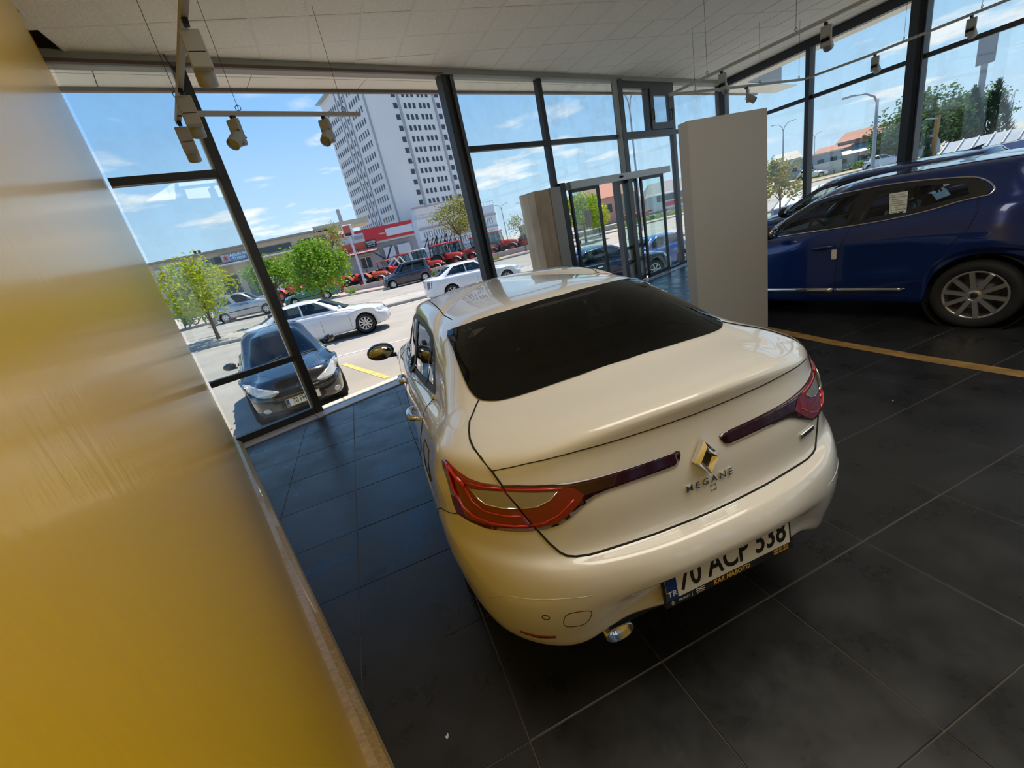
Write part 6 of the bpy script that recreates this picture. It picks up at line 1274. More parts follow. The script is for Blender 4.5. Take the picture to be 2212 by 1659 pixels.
t = thing('pole_sign', 'tall white pole with a red and white box sign at the tractor dealer', 'sign', (.95, 44, -.5)); b = MB(); b.bar((0, 0, 0), (0, 0, 5.0), .22); b.build('pole', mat('pale_lilac_steel', (.55, .52, .56), .5), t); b = MB(); b.box((.0, .12, 5.45), (.9, .5, 1.0), bev=.05); h = b.build('sign_box', mat('sign_white', (.66, .65, .66), .5), t); b = MB(); b.box((-.08, -.16, 5.55), (.62, .08, .62)); b.build('red_face', ORG, h); b = MB(); b.box((-.08, -.16, 5.1), (.62, .08, .24)); b.build('black_face', mat('sign_black', (.014, .014, .022), .4), h)
def works():
    t = thing('workshop_row', 'long beige workshop building with shop signs and grey canopy', 'building', (-13.5, 80, -.6)); BE = mat('beige_render', (.50, .41, .29), .85, noise=.08, nscale=.3); b = MB(); b.box((-10, 6, 4.5), (46, 12, 9.0)); b.build('walls', BE, t); b = MB(); b.box((-10, 5.8, 9.12), (46.6, 13, .25)); b.build('roof_edge', mat('roof_grey', (.27, .26, .25), .8), t)
    X = lambda x: x + 13.5
    for x0, x1 in ((-21.0, -18.0), (-13.0, -7.5), (-6.3, -2.0)): b = MB(); b.box((X((x0 + x1) / 2), -.05, 7.75), (x1 - x0, .2, .95)); b.build('window_band', mat('dark_glazing', (.05, .055, .06), .25), t)
    b = MB(); b.box((X(-12), -1.0, 6.85), (22, 2.2, .18), Matrix.Rotation(.10, 3, 'X')); b.build('canopy', mat('pale_canopy', (.55, .54, .52), .6), t); b = MB()
    for k in range(5): b.box((X(-24 + k * 5.2), -.05, 3.0), (4.2, .2, 4.2))
    b.build('shutters', mat('grey_shutter', (.12, .12, .125), .7), t); fr_ = lambda x, z, y: frame((X(x), y, z + .6), (1, 0, 0), (0, 0, 1))
    s = MB(); s.box((X(-15.8), -.4, 7.75), (3.9, .12, 1.15)); s_ = s.build('blue_signboard', mat('sign_blue', (.03, .20, .42), .5), t); q = MB(); q.box((X(-17.2), -.48, 7.75), (1.1, .04, 1.05)); q.build('emblem_field', mat('pale_pink', (.60, .48, .50), .6), s_)
    st_ = MB()
    for k in range(4): a = k * math.pi / 4; d_ = Vector((math.cos(a), 0, math.sin(a))) * .45; c = Vector((X(-17.2), -.51, 7.75)); st_.bar(c - d_, c + d_, .05, .13, up=(0, 1, 0))
    st_.build('star_emblem', RED, s_); text_obj('sign_lettering', 'AKDEMIR', .62, WHITEP, s_, fr_(-15.3, 7.42, -.47), .02, bold=.012, sx=.95); text_obj('sign_lettering', 'TORNA', .58, WHITEP, s_, fr_(-15.3, 6.85, -.47), .02, bold=.012)
    s = MB(); s.box((X(-24.2), -.4, 7.3), (5.4, .12, 1.5)); s_ = s.build('white_signboard', mat('sign_white2', (.58, .57, .60), .5), t); e = MB(); e.lathe([(.001, -.50), (.42, -.50), (.42, -.45)], 24, 'Y', (X(-26.1), 0, 7.35)); e.build('round_emblem', RED, s_); text_obj('sign_lettering', 'YILDIZ', .75, mat('sign_ink', (.05, .05, .08), .6), s_, fr_(-24.0, 6.7, -.47), .02, align='CENTER')
    for k in range(2): b = MB(); b.lathe([(.2, 9.2), (.2, 9.75), (.24, 9.75), (.24, 9.85), (.001, 9.9)], 12, 'Z', (X(-21.4 + k * .6), 2, 0)); b.build('roof_vent', mat('vent_dark', (.10, .09, .085), .7), t)
    b = MB(); b.box((X(1), 3, 9.3), (9, 6, .9)); b.build('gable', BE, t); b = MB(); b.lathe([(.42, 8.5), (.34, 13.2), (.36, 13.3), (.2, 13.3)], 14, 'Z', (X(1.4), 14, 0)); b.build('chimney', mat('chimney_grey', (.36, .36, .37), .8), t)
works()
# low wall with its footing before the tractors
t = thing('low_wall', kind='structure')
for k in range(26):
    x = -.3 + k * 1.5; b = MB(); b.box((0, 0, .20), (1.49, .25, .62), bev=.01); o = b.build('wall_block', mat('wall_concrete', (.42, .37, .33), .9, noise=.1, nscale=2), t); o.location = (x, 41.6, gz(x, 41.6) + .1)
# ---------------------------------------------------------------- red tractors in the dealer's yard
TRED = mat('tractor_red', (.55, .035, .02), .35, coat=.5); TW = mat('tractor_white_roof', (.60, .58, .55), .5); TRED2 = mat('tractor_orange_red', (.60, .075, .02), .35, coat=.5)
def tractor(loc, rz, label, cab=True, roof=None, s=1.0, loader=False, paint=None, group='red tractors in the dealer yard'):
    P = paint or TRED; t = thing('tractor', label, 'tractor', loc, rz, group); t.scale = (s, s, s)
    def tw(x, y, r, w, nm):
        b = MB(); b.lathe([(r * .55, -w / 2), (r * .93, -w / 2), (r, -w * .35), (r, w * .35), (r * .93, w / 2), (r * .55, w / 2)], 22, 'Y', (x, y, r)); sd = 1 if y > 0 else -1
        for k in range(16): a = k * math.pi / 8; b.box((x + math.cos(a) * r, y, r + math.sin(a) * r), (.06, w * .9, .09), Matrix.Rotation(-a, 3, 'Y'))
        o = b.build(nm, RUBBER, t); q = MB(); q.lathe([(.02, w * .30 * sd), (r * .30, w * .32 * sd), (r * .45, w * .15 * sd), (r * .57, w * .45 * sd), (r * .60, w * .2 * sd)], 20, 'Y', (x, y, r)); q.build('rim', P, o)
    for y in (.72, -.72): tw(0, y, .72, .42, 'rear_wheel'); tw(1.95, y * .95, .46, .30, 'front_wheel')
    b = MB(); vs = []
    for x, w, z0, z1 in ((.75, .30, .85, 1.42), (1.3, .31, .80, 1.40), (1.9, .30, .78, 1.33), (2.35, .26, .78, 1.20), (2.48, .20, .82, 1.08)): vs += [(x, -w, z0), (x, -w, z1 - .12), (x, -w * .6, z1), (x, w * .6, z1), (x, w, z1 - .12), (x, w, z0)]
    fs = [(i * 6 + k, i * 6 + (k + 1) % 6, (i + 1) * 6 + (k + 1) % 6, (i + 1) * 6 + k) for i in range(4) for k in range(6)] + [tuple(range(6)), tuple(24 + k for k in range(6))]; b.add(vs, fs); b.build('bonnet', P, t)
    b = MB(); b.box((1.2, 0, .62), (2.5, .42, .34), bev=.06); b.box((1.95, 0, .50), (.16, 1.2, .16)); b.box((.0, 0, .70), (.3, 1.1, .3)); b.build('chassis', DARKPL, t); b = MB(); b.box((2.62, 0, .72), (.26, .62, .34), bev=.03); b.build('front_weights', DARKPL, t)
    b = MB()
    for y in (.17, -.17): b.lathe([(.001, 2.47), (.09, 2.46), (.10, 2.42)], 10, 'X', (0, y, 1.02))
    b.build('headlamps', mat('lamp_white', (.6, .6, .58), .3), t)
    b = MB()
    for y in (.72, -.72):
        vs = []; n = 9
        for k in range(n):
            a = rad(15 + k * 17)
            for yy in (y - .24, y + .24): vs.append((math.cos(a) * .82, yy, .72 + math.sin(a) * .82))
        b.add(vs, [(2 * k, 2 * k + 1, 2 * k + 3, 2 * k + 2) for k in range(n - 1)], True)
    b.build('mudguards', P, t); b = MB()
    for y in (.69, -.69):
        vs = []
        for k in range(6):
            a = rad(20 + k * 24)
            for yy in (y - .16, y + .16): vs.append((1.95 + math.cos(a) * .55, yy, .46 + math.sin(a) * .55))
        b.add(vs, [(2 * k, 2 * k + 1, 2 * k + 3, 2 * k + 2) for k in range(5)], True)
    b.build('front_mudguards', mat('mudguard_grey', (.28, .30, .30), .4), t)
    R_ = roof or P
    if cab:
        b = MB()
        for y in (.58, -.58):
            for x0, x1 in ((-.30, -.38), (.25, .20), (.85, .66)): b.bar((x0, y, 1.0), (x1, y * .9, 2.30), .06)
        b.bar((.85, -.58, 1.05), (.85, .58, 1.05), .06); b.bar((-.3, -.58, 1.2), (-.3, .58, 1.2), .06); b.build('cab_frame', DARKPL, t); g = glass('cab_glass', (.42, .58, .58), 1.0); b = MB()
        for y in (.575, -.575): b.add([(-.30, y, 1.15), (.85, y, 1.08), (.66, y * .9, 2.28), (-.38, y * .9, 2.28)], [(0, 1, 2, 3)])
        b.add([(.85, -.56, 1.4), (.85, .56, 1.4), (.68, .5, 2.28), (.68, -.5, 2.28)], [(0, 1, 2, 3)]); b.add([(-.31, -.56, 1.3), (-.31, .56, 1.3), (-.38, .5, 2.28), (-.38, -.5, 2.28)], [(0, 1, 2, 3)]); b.build('cab_glazing', g, t, False)
        b = MB(); b.box((.15, 0, 2.36), (1.35, 1.25, .16), bev=.06); b.build('cab_roof', R_, t)
    else:
        b = MB(); b.bar((-.25, .45, .9), (-.3, .45, 2.1), .06); b.bar((-.25, -.45, .9), (-.3, -.45, 2.1), .06); b.bar((-.3, -.45, 2.1), (-.3, .45, 2.1), .06); b.build('roll_bar', DARKPL, t)
        if roof is not None: b = MB(); b.box((.1, 0, 2.15), (1.5, 1.15, .10), bev=.04); b.build('canopy', R_, t)
    b = MB(); b.box((.1, 0, 1.05), (.45, .48, .12), bev=.04); b.box((-.12, 0, 1.32), (.12, .48, .45), bev=.04); b.build('seat', DARKPL, t); b = MB(); b.tube([(.62 + .05 * math.sin(k * .6), .18 * math.cos(k * .6), 1.40 + .14 * math.sin(k * .6)) for k in range(12)], .018, 6); b.bar((.62, 0, 1.4), (.78, 0, 1.1), .04); b.build('steering_wheel', DARKPL, t)
    if loader:
        b = MB()
        for y in (.5, -.5): b.bar((.9, y, 1.5), (1.9, y, 2.2), .09, .12); b.bar((1.9, y, 2.2), (2.7, y, 1.0), .09, .12)
        b.bar((2.7, -.6, 1.0), (2.7, .6, 1.0), .12); b.build('loader_arms', mat('loader_cream', (.58, .50, .38), .5), t)
    return t
H_ = rad(-38); Gt = lambda x, y: (x, y, gz(x, y) + .05)
tractor(Gt(-2.6, 46.2), H_, 'open red tractor nearest the round green tree', False, s=.92); tractor(Gt(-.2, 46.6), H_, 'open red tractor left of the pole sign', False, s=.95)
tractor(Gt(1.5, 45.8), H_, 'orange red open tractor right of the pole sign', False, paint=TRED2, s=.95); tractor(Gt(3.3, 47.6), H_, 'red tractor with a flat sun canopy and loader arms behind the dark van', False, roof=TRED2, loader=True, s=1.02)
tractor(Gt(5.5, 49.0), H_, 'red cab tractor above the dark van roof', True, s=1.02); tractor(Gt(7.6, 50.5), H_, 'red tractor with a white cab roof behind the others', True, roof=TW, s=1.05); tractor(Gt(7.1, 44.6), H_, 'small open red tractor right behind the dark van', False, s=.85)
tractor(Gt(9.2, 46.2), H_, 'red cab tractor left of the thick window post', True, s=1.08); tractor(Gt(11.4, 47.5), H_, 'red cab tractor cut by the thick window post', True, s=1.05); tractor(Gt(13.6, 46.8), H_, 'red cab tractor just right of the window post', True, s=1.05); tractor(Gt(15.6, 46.2), H_, 'red cab tractor before the young yellowish tree', True, s=1.08); tractor(Gt(19.4, 46.4), H_, 'last red tractor beside the stone pier', True, s=1.05)
for k, (x, y) in enumerate(((-6.2, 45.5), (-4.5, 44.8))): tractor(Gt(x, y), H_, ('small red tractor glimpsed right of the silver van', 'small red tractor left of the green saloon roof')[k], False, s=.8)
# hopper, containers and machines
def machine(label, cat, name, loc, rz=0): return thing(name, label, cat, loc, rz)
t = machine('red seed hopper on a frame beside the green saloon', 'hopper', 'seed_hopper', Gt(-1.3, 42.6)); b = MB(); b.add([(-.9, -.5, 1.5), (.9, -.5, 1.5), (.9, .5, 1.5), (-.9, .5, 1.5), (-.3, -.2, .65), (.3, -.2, .65), (.3, .2, .65), (-.3, .2, .65)], [(0, 1, 5, 4), (1, 2, 6, 5), (2, 3, 7, 6), (3, 0, 4, 7), (4, 5, 6, 7), (0, 3, 2, 1)]); b.build('hopper_bin', TRED, t); b = MB()
for s in (1, -1): b.bar((s * .3, -.2, .7), (s * .45, -.3, 0), .07); b.bar((s * .3, .2, .7), (s * .45, .3, 0), .07)
b.box((0, 0, .45), (.7, .5, .12)); b.lathe([(.12, -.3), (.22, -.1), (.22, .1), (.12, .3)], 12, 'Y', (0, 0, .3)); b.build('spreader_frame', TRED, t); b = MB(); b.box((.15, -.40, 1.1), (.3, .03, .14)); b.build('label_plate', WHITEP, t)
t = machine('green metal container behind the round tree', 'container', 'container', Gt(-3.3, 47.2)); b = MB(); b.box((0, 0, .95), (1.5, 2.2, 1.9)); b.build('box', mat('container_green', (.03, .30, .04), .5), t); b = MB()
for k in range(7): b.box((-.7 + k * .23, -1.12, .95), (.07, .05, 1.8))
b.build('ribs', mat('container_green', (.03, .30, .04), .5), t)
t = machine('red open seed drill between the silver van and the green saloon', 'seed drill', 'seed_drill', Gt(-5.2, 48.5)); b = MB(); b.box((0, 0, 1.35), (3.0, .6, .35), bev=.05); b.box((0, .5, 1.0), (3.0, .12, .12)); b.build('seed_box', TRED, t); b = MB()
for k in range(9): b.bar((-1.4 + k * .35, -.3, 1.2), (-1.4 + k * .35, .4, .25), .05)
b.build('coulters', TRED, t); b = MB()
for s in (1, -1): b.lathe([(.40, -.08), (.45, 0), (.40, .08)], 18, 'X', (s * 1.55, 0, .45))
b.build('wheels', RUBBER, t)
t = machine('white lorry cab in the yard above the silver van', 'lorry', 'lorry', Gt(-6.9, 52.0)); b = MB(); b.add([(-1.1, -1.0, .7), (1.0, -1.0, .7), (1.0, -1.0, 1.6), (.75, -1.0, 2.6), (-1.1, -1.0, 2.6), (-1.1, 1.0, .7), (1.0, 1.0, .7), (1.0, 1.0, 1.6), (.75, 1.0, 2.6), (-1.1, 1.0, 2.6)], [(0, 1, 2, 3, 4), (9, 8, 7, 6, 5), (0, 5, 6, 1), (1, 6, 7, 2), (2, 7, 8, 3), (3, 8, 9, 4), (4, 9, 5, 0)]); b.build('cab', mat('lorry_white', (.60, .60, .58), .5), t); b = MB(); b.box((.15, -1.01, 2.0), (.9, .04, .6)); b.box((.93, 0, 2.1), (.04, 1.7, .75), Matrix.Rotation(-.24, 3, 'Y')); b.build('cab_windows', DARKW, t); b = MB(); b.box((-2.4, 0, .8), (2.8, 1.9, .25)); b.build('flatbed', mat('lorry_white', (.6, .6, .58), .5), t)
for x in (.4, -2.6): b = MB(); b.lathe([(.05, -1.0), (.4, -1.0), (.42, -.8), (.42, .8), (.4, 1.0), (.05, 1.0)], 18, 'Y', (x, 0, .42)); b.build('wheel_axle', RUBBER, t)
t = machine('yellow sprayer tank on a green frame at the left of the street', 'sprayer', 'field_sprayer', Gt(-11.9, 38.4)); b = MB(); b.add([(-.75, -.5, .95), (.75, -.5, .95), (.85, -.5, 1.15), (.45, -.5, 1.85), (-.1, -.5, 2.05), (-.75, -.5, 1.95), (-.75, .5, .95), (.75, .5, .95), (.85, .5, 1.15), (.45, .5, 1.85), (-.1, .5, 2.05), (-.75, .5, 1.95)], [(0, 1, 2, 3, 4, 5), (11, 10, 9, 8, 7, 6), (0, 6, 7, 1), (1, 7, 8, 2), (2, 8, 9, 3), (3, 9, 10, 4), (4, 10, 11, 5), (5, 11, 6, 0)]); b.build('tank', mat('tank_yellow', (.72, .36, .01), .4), t); gm = mat('machine_green', (.02, .16, .07), .5); b = MB(); b.box((0, 0, .75), (1.5, .9, .14)); b.box((-.6, -.1, 1.2), (.16, 1.1, 1.9))
for x in (-.6, .6): b.bar((x, -.4, .7), (x * 1.2, -.5, 0), .08); b.bar((x, .4, .7), (x * 1.2, .5, 0), .08)
b.bar((.2, -.6, .2), (.9, -.7, .9), .06); b.bar((-.4, -.6, .1), (.3, -.7, .7), .06); b.build('frame', gm, t); b = MB(); b.tube([(.1 + .25 * math.cos(k * .5), -.62, .45 + .25 * math.sin(k * .5)) for k in range(13)], .04, 6); b.ball((-.1, -.5, .5), .16, 10, 6); b.ball((.7, -.5, .45), .14, 10, 6); b.build('pump_hoses', DARKPL, t); b = MB(); b.lathe([(.10, 2.0), (.22, 2.0), (.22, 2.1), (.001, 2.12)], 14, 'Z', (-.4, 0, -.03)); b.build('tank_lid', mat('tank_yellow', (.72, .36, .01), .4), t)
t = machine('green mesh fence panel between the sprayer and the silver van', 'fence', 'mesh_fence', (-10.4, 39.3, gz(-10.4, 39.3))); b = MB()
for k in range(4): b.bar((k * .5, 0, 0), (k * .5, 0, 1.4), .06)
b.build('posts', gm, t); b = MB()
for k in range(8): b.bar((0, 0, .15 + k * .17), (1.5, 0, .15 + k * .17), .018)
for k in range(15): b.bar((k * .107, 0, .1), (k * .107, 0, 1.38), .014)
b.build('mesh', gm, t)
b = MB(); b.box((0, 0, .25), (.5, .4, .5), bev=.02); o = tag(b.build('concrete_block', mat('wall_concrete', (.42, .37, .33), .9)), 'small concrete block at the kerb beside the silver van', 'block'); o.location = (-10.3, 36.6, gz(-10.3, 36.6))
# raised loader frames stacked behind the tractors
for k, x in enumerate((9.5, 10.6, 11.8)):
    t = machine(('left', 'middle', 'right')[k] + ' black loader frame raised behind the tractors', 'loader frame', 'loader_frame', Gt(x, 52)); t['group'] = 'black loader frames'; b = MB()
    for s in (1, -1): b.bar((s * .35, 0, 0), (s * .5 + .5, 0, 3.6), .10); b.bar((s * .35 + .3, 0, 3.5), (s * .4 - .6, 0, 2.0), .10)
    b.bar((.0, 0, 1.2), (1.0, 0, 2.9), .08); b.bar((-.2, 0, 2.6), (1.0, 0, 2.4), .08); b.build('frame', BLACKM, t)
t = machine('black lifted loader arms above the sun canopy tractor', 'loader frame', 'loader_frame', Gt(4.0, 51)); t['group'] = 'black loader frames'; b = MB(); b.bar((.3, 0, 0), (.2, 0, 2.2), .14)
for s in (1, -1): b.bar((.2, s * .3, 2.2), (-1.0, s * .3, 3.3), .10); b.bar((.2, s * .3, 2.2), (1.1, s * .3, 3.6), .12)
b.build('frame', BLACKM, t)
t = machine('blue tractor half hidden behind the red ones', 'tractor', 'blue_tractor', Gt(4.9, 50.5)); b = MB(); b.box((0, 0, 1.7), (1.3, .9, .6), bev=.1); b.box((0, 0, 2.4), (1.1, .9, .12), bev=.04); b.build('bonnet', mat('tractor_blue', (.02, .16, .45), .4), t); b = MB(); b.lathe([(.1, -.6), (.7, -.6), (.7, .6), (.1, .6)], 18, 'Y', (-.3, 0, .7)); b.bar((-.3, 0, .7), (0, 0, 1.6), .3); b.bar((0, 0, 1.9), (0, 0, 2.4), .08); b.build('running_gear', RUBBER, t)
# ---------------------------------------------------------------- seen through the right hand glazing and above the door
def block(label, x, y, z, w, d, h, m, roofm=None, rz=0.0, gable=True, name='house', cat='house', wins=0, rh=None, over=.3, group=None):
    t = thing(name, label, cat, (x, y, z), rz, group); b = MB(); b.box((0, 0, h / 2), (w, d, h)); b.build('walls', m, t); rh = rh if rh is not None else h * .35
    if roofm:
        o = over; b = MB()
        if gable: b.add([(-w / 2 - o, -d / 2 - o, h), (w / 2 + o, -d / 2 - o, h), (w / 2 + o, d / 2 + o, h), (-w / 2 - o, d / 2 + o, h), (-w / 2 * .75, 0, h + rh), (w / 2 * .75, 0, h + rh)], [(0, 1, 5, 4), (2, 3, 4, 5), (1, 2, 5), (3, 0, 4), (3, 2, 1, 0)])
        else: b.box((0, 0, h + .08), (w + 2 * o, d + 2 * o, .16))
        b.build('roof', roofm, t)
    for k in range(wins): b = MB(); b.box((-w / 2 + (k + .5) * w / wins, -d / 2 - .02, h * .58), (w / wins * .45, .06, h * .32)); b.build('window', DARKW, t)
    return t
TERR = mat('terracotta_roof', (.46, .20, .13), .8); WHW = mat('white_wall', (.58, .57, .55), .8); GRW = mat('grey_shed', (.42, .43, .44), .7); PAL = mat('pale_sheet_roof', (.62, .61, .60), .5); DRK = mat('dark_roof', (.05, .055, .07), .5); SAL = mat('salmon_wall', (.50, .27, .20), .8)
RZ = rad(-52)
block('salmon house with a red roof on the rise behind the side window', 75.6, 46.2, .2, 6.5, 5, 3.2, SAL, TERR, RZ, wins=4, rh=1.2); block('low salmon terrace left of the larger red roofed house', 71.6, 48.2, .4, 4.5, 3.5, 2.2, SAL, TERR, RZ, wins=3, rh=.7); block('dark roofed hut with tall gable behind the white shed', 67.0, 52.0, .6, 3.6, 2.4, 2.1, WHW, DRK, RZ, wins=0, rh=1.1)
block('long white shed with a pale flat roof beyond the grass', 66.8, 48.6, -.2, 7.6, 3.0, 2.6, GRW, PAL, RZ, gable=False, wins=5, name='shed', cat='shed'); block('open grey shed with a pale roof right of the white one', 71.0, 45.2, -.3, 4.5, 3.0, 1.9, GRW, PAL, RZ, wins=2, rh=.5, name='shed', cat='shed'); block('blue sided workshop below the salmon house', 73.2, 44.6, .2, 3.2, 2.5, 2.4, mat('blue_sheet', (.10, .25, .36), .6), DRK, RZ, gable=False, wins=0, name='shed', cat='shed')
block('white container wall on the grass behind the small conifer', 66.6, 46.0, -.5, 4.0, 1.6, 1.7, WHW, None, RZ, wins=0, name='container', cat='container'); block('far red roofed house above the lamp post', 60.6, 53.0, .6, 4.5, 4, 2.6, mat('pinkish_wall', (.44, .33, .30), .8), TERR, RZ, wins=3, rh=.8)
block('red brick roofed house seen over the sliding door', 40.0, 62, -.5, 8.5, 6, 3.8, SAL, TERR, rad(-15), wins=5, rh=2.2); block('grey barn roof seen through the door glass', 50, 58, -.8, 9, 6, 2.6, GRW, mat('weathered_roof', (.30, .27, .26), .8), rad(-25), wins=3, rh=2.0, name='barn', cat='barn'); block('second barn right of the door frame', 57, 56, -.6, 8, 6, 2.8, WHW, mat('brown_tile_roof', (.30, .21, .18), .8), rad(-28), wins=3, rh=1.8, name='barn', cat='barn'); block('small tower house far behind the door', 33, 70, -.5, 3.2, 3, 4.4, WHW, TERR, rad(-10), wins=2, rh=.8)
block('pale house on the hill seen past the grey panel', 66, 61, .6, 5.5, 5, 3.4, WHW, TERR, rad(-35), wins=3, rh=1.2); block('distant beige apartment house on the ridge', 74, 72, .8, 8, 6, 5.5, mat('beige_render', (.50, .41, .29), .85), TERR, rad(-35), wins=4, rh=1.4)
block('low red awning stall beside the far road', 33.5, 45.5, -.55, 3.0, 1.6, .9, mat('stall_red', (.45, .06, .06), .6), mat('stall_red', (.45, .06, .06), .6), 0, gable=False, name='stall', cat='stall', wins=0)
t = thing('coach', 'red and white coach parked beyond the grass verge', 'bus', (44.5, 50.5, -.5), rad(-12)); b = MB(); b.box((0, 0, 1.5), (8.0, 2.3, 2.3), bev=.2); b.build('body', mat('coach_white', (.55, .54, .54), .4), t); b = MB(); b.box((0, -1.17, 1.95), (7.2, .05, .75)); b.build('windows', DARKW, t); b = MB(); b.box((.6, -1.17, 1.1), (6.0, .06, .55)); b.build('red_stripe', RED, t); b = MB()
for x in (-2.6, 2.4): b.lathe([(.05, -1.1), (.45, -1.1), (.45, 1.1), (.05, 1.1)], 16, 'Y', (x, 0, .45))
b.build('wheels', RUBBER, t)
# verge and hedge
GR = mat('dry_grass', (.28, .27, .07), .95, noise=.3, nscale=.6)
b = MB(); b.prism([(52, 52), (56, 38), (76, 36), (82, 44), (64, 56)], .25, Matrix.Translation((0, 0, -.75))); tag(b.build('grass_field', GR), kind='structure')
b = MB(); b.prism([(26, 40.5), (60, 40.5), (60, 47), (26, 47)], .15, Matrix.Translation((0, 0, -.62))); tag(b.build('grass_verge', GR), kind='structure')
def hedge(label, pts, h, seed):
    R = random.Random(seed); b = MB()
    for (x0, y0), (x1, y1) in zip(pts[:-1], pts[1:]):
        for k in range(700):
            u = R.random(); a = Vector((R.gauss(0, 1), R.gauss(0, 1), R.gauss(0, .7))).normalized(); c = Vector((x0 + (x1 - x0) * u + R.gauss(0, .3), y0 + (y1 - y0) * u + R.gauss(0, .3), R.uniform(0, h))); w = a.orthogonal().normalized() * .13; b.add([c - a * .16, c + w, c + a * .16, c - w], [(0, 1, 2), (0, 2, 3)])
    o = tag(b.build('hedge', GREEN, None, False), label, 'hedge', kind='stuff'); o.location.z = -.6
hedge('pale flowering hedge along the grass behind the blue cars', [(68.5, 43.2), (72.5, 42.0)], 1.0, 5); hedge('low green hedge beyond the far road', [(28, 40.8), (46, 41.0)], .6, 6)
# street lamps
STEEL = mat('lamp_post_steel', (.30, .32, .35), .5)
def lamp_post(label, x, y, z, h, arms=2, s=1.0, az=0.0):
    t = thing('street_lamp', label, 'street lamp', (x, y, z), az); b = MB(); b.tube([(0, 0, 0), (0, 0, h * .9)], [.09 * s, .06 * s], 8); b.build('post', STEEL, t)
    for sg in ((1, -1) if arms == 2 else (-1,)):
        b = MB(); e = (sg * .9 * s, 0, h); b.tube([(0, 0, h * .86), (sg * .12 * s, 0, h * .93), (sg * .45 * s, 0, h * .985), e], [.05 * s, .045 * s, .04 * s, .035 * s], 7); a = b.build('arm', STEEL, t); q = MB(); q.box((sg * 1.1 * s, 0, h + .02), (.5 * s, .18 * s, .09 * s), bev=.02); q.build('lantern', STEEL, a)
lamp_post('tall double armed lamp post behind the top window by the door', 22.67, 30.0, -.5, 10.0, 2, 1.0); lamp_post('double armed street lamp far off right of the tower', 29.66, 80, -.5, 7.2, 2, 1.1); lamp_post('second far street lamp right of the first', 34.1, 80, -.5, 6.8, 2, 1.0)
lamp_post('double armed lamp behind the side window left of the thin post', 62.3, 48.9, -.4, 8.0, 2, 1.1, rad(-52)); lamp_post('curved single arm lamp by the thick side post', 38.2, 22.8, -.8, 6.3, 1, 1.5, rad(-60)); lamp_post('small lamp post rising over the salmon roofs', 69.5, 49.5, .5, 5.0, 2, .6, rad(-52))
# tall sign, flags, lorry, yard canopies
t = thing('totem_sign', 'tall grey pole sign with a box head behind the park trees', 'sign', (69.6, 31.4, -.9), rad(-62)); b = MB(); b.bar((0, 0, 0), (0, 0, 9.0), .80, .5); b.build('pole', mat('totem_grey', (.36, .34, .34), .6), t); b = MB(); b.box((0, 0, 9.7), (1.35, .9, 2.6), bev=.04); h = b.build('sign_box', mat('totem_dark', (.26, .25, .26), .6), t); b = MB(); b.box((.70, .0, 9.7), (.05, .86, 2.5)); b.build('pale_face', mat('totem_face', (.55, .60, .62), .4), h)  # paler panel on one side of the sign head
for k, (x, y) in enumerate(((70.4, 29.4), (71.0, 29.2))):
    t = thing('flag', ('red and white flag hanging on a pole', 'white flag beside the red one')[k], 'flag', (x, y, -.5), 0); b = MB(); b.tube([(0, 0, 0), (0, 0, 4.6)], [.05, .03], 6); b.build('flag_pole', STEEL, t); b = MB(); vs = []
    for i in range(7):
        for j in range(5): vs.append((-.10 - .13 * i * .8, .08 * math.sin(i * 1.3 + j * .4), 4.4 - j * .26 - i * .13))
    b.add(vs, [(i * 5 + j, i * 5 + j + 1, (i + 1) * 5 + j + 1, (i + 1) * 5 + j) for i in range(6) for j in range(4)], True); b.build('cloth', mat(('flag_red', 'flag_white')[k], ((.50, .05, .06), (.6, .58, .58))[k], .8), t, False)
t = thing('lorry', 'old white cab lorry parked under the park trees', 'lorry', (61.0, 31.2, -.7), rad(-60)); b = MB(); b.add([(-.9, -.9, .5), (.9, -.9, .5), (.9, -.9, 1.4), (.55, -.9, 2.4), (-.9, -.9, 2.4), (-.9, .9, .5), (.9, .9, .5), (.9, .9, 1.4), (.55, .9, 2.4), (-.9, .9, 2.4)], [(0, 1, 2, 3, 4), (9, 8, 7, 6, 5), (0, 5, 6, 1), (1, 6, 7, 2), (2, 7, 8, 3), (3, 8, 9, 4), (4, 9, 5, 0)]); b.build('cab', mat('lorry_grey_white', (.48, .50, .49), .5), t); b = MB(); b.box((0, -.92, 1.8), (1.1, .04, .7)); b.build('cab_windows', DARKW, t); b = MB(); b.box((-2.2, 0, .9), (2.6, 1.7, .5)); b.build('load_bed', mat('lorry_bed', (.25, .27, .27), .7), t); b = MB()
for x in (.3, -2.4): b.lathe([(.05, -.9), (.42, -.9), (.42, .9), (.05, .9)], 16, 'Y', (x, 0, .42))
b.build('wheels', RUBBER, t)
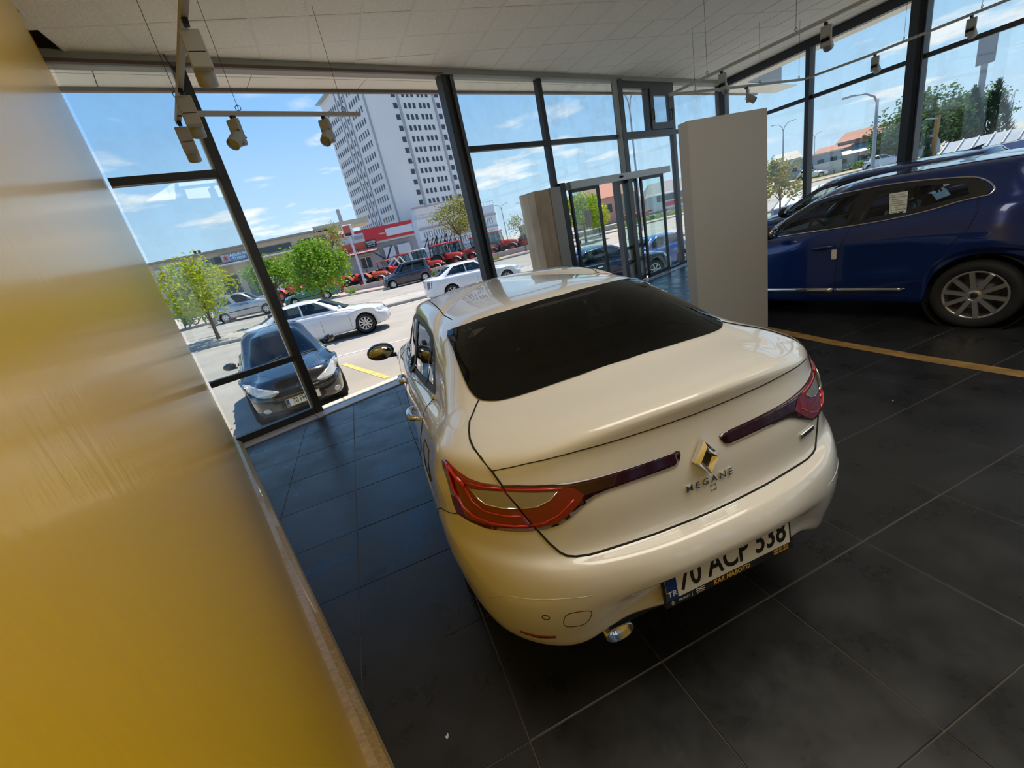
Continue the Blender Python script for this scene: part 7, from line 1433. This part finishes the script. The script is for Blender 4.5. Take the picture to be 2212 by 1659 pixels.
t = thing('timber_post', 'brown wooden post with a short cross arm in the yard', 'post', (42.4, 21.35, -1.0), 0); b = MB(); b.bar((0, 0, 0), (.15, 0, 3.9), .22); b.build('post', mat('brown_timber', (.30, .17, .06), .8, noise=.2, nscale=5), t); b = MB(); b.bar((-.1, -.1, 3.7), (.45, .9, 3.85), .07); b.build('cross_arm', STEEL, t)
def canopy(label, c, u, v, n, th=.12):
    """pale sheet panels between dark ribs, blue fascia along the low edge"""
    c, u, v = Vector(c), Vector(u), Vector(v); t = thing('yard_canopy', label, 'canopy', c); nz = u.cross(v).normalized()
    for k in range(n):
        a, e = u * (k / n + .012), u * ((k + 1) / n - .012); b = MB(); b.add([a, e, e + v, a + v, a - nz * .04, e - nz * .04, e + v - nz * .04, a + v - nz * .04], [(0, 1, 2, 3), (7, 6, 5, 4), (0, 4, 5, 1), (1, 5, 6, 2), (2, 6, 7, 3), (3, 7, 4, 0)]); b.build('roof_sheet', mat('white_roof_sheet', (.60, .60, .60), .45), t)
    b = MB()
    for k in range(n + 1): b.bar(u * (k / n) + nz * .03, u * (k / n) + v + nz * .03, .07, .07)
    b.build('ribs', mat('rib_grey', (.20, .21, .24), .5), t); b = MB(); z0 = -(c.z + 1.3); b.add([Vector((0, 0, -.05)), u + Vector((0, 0, -.05)), u + Vector((0, 0, -.55)), Vector((0, 0, -.55))], [(0, 1, 2, 3)]); b.build('fascia', mat('fascia_blue', (.07, .12, .28), .5), t, False); b = MB()
    for p in (Vector(), u * .5, u, v, u + v): b.bar(p, Vector((p.x, p.y, z0)), .1)
    b.build('posts', STEEL, t)
canopy('white ribbed yard roof with a blue edge behind the car roofs at the right', (33.5, 16.6, .45), (5.3, -1.75, -.10), (1.5, .35, .60), 6); canopy('white ribbed yard roof left of the thick side post', (22.4, 18.2, -.25), (6.2, -1.4, .35), (2.0, 1.0, .50), 8)
for k, (x, y) in enumerate(((57.6, 34.8), (56.6, 34.0), (64.5, 47.8), (66.0, 47.3))): street_car(HATCH, 'hatchback', ('pale car under the left park tree', 'white car in front of the left park tree', 'white car parked before the long white shed', 'second pale car before the white shed')[k], (silver, white, white, silver)[k], (x, y, -.55), rad(-60), seats=False)
walker((8.35, 14.9, gz(8.35, 14.9)), rad(60)); driver(jetta)
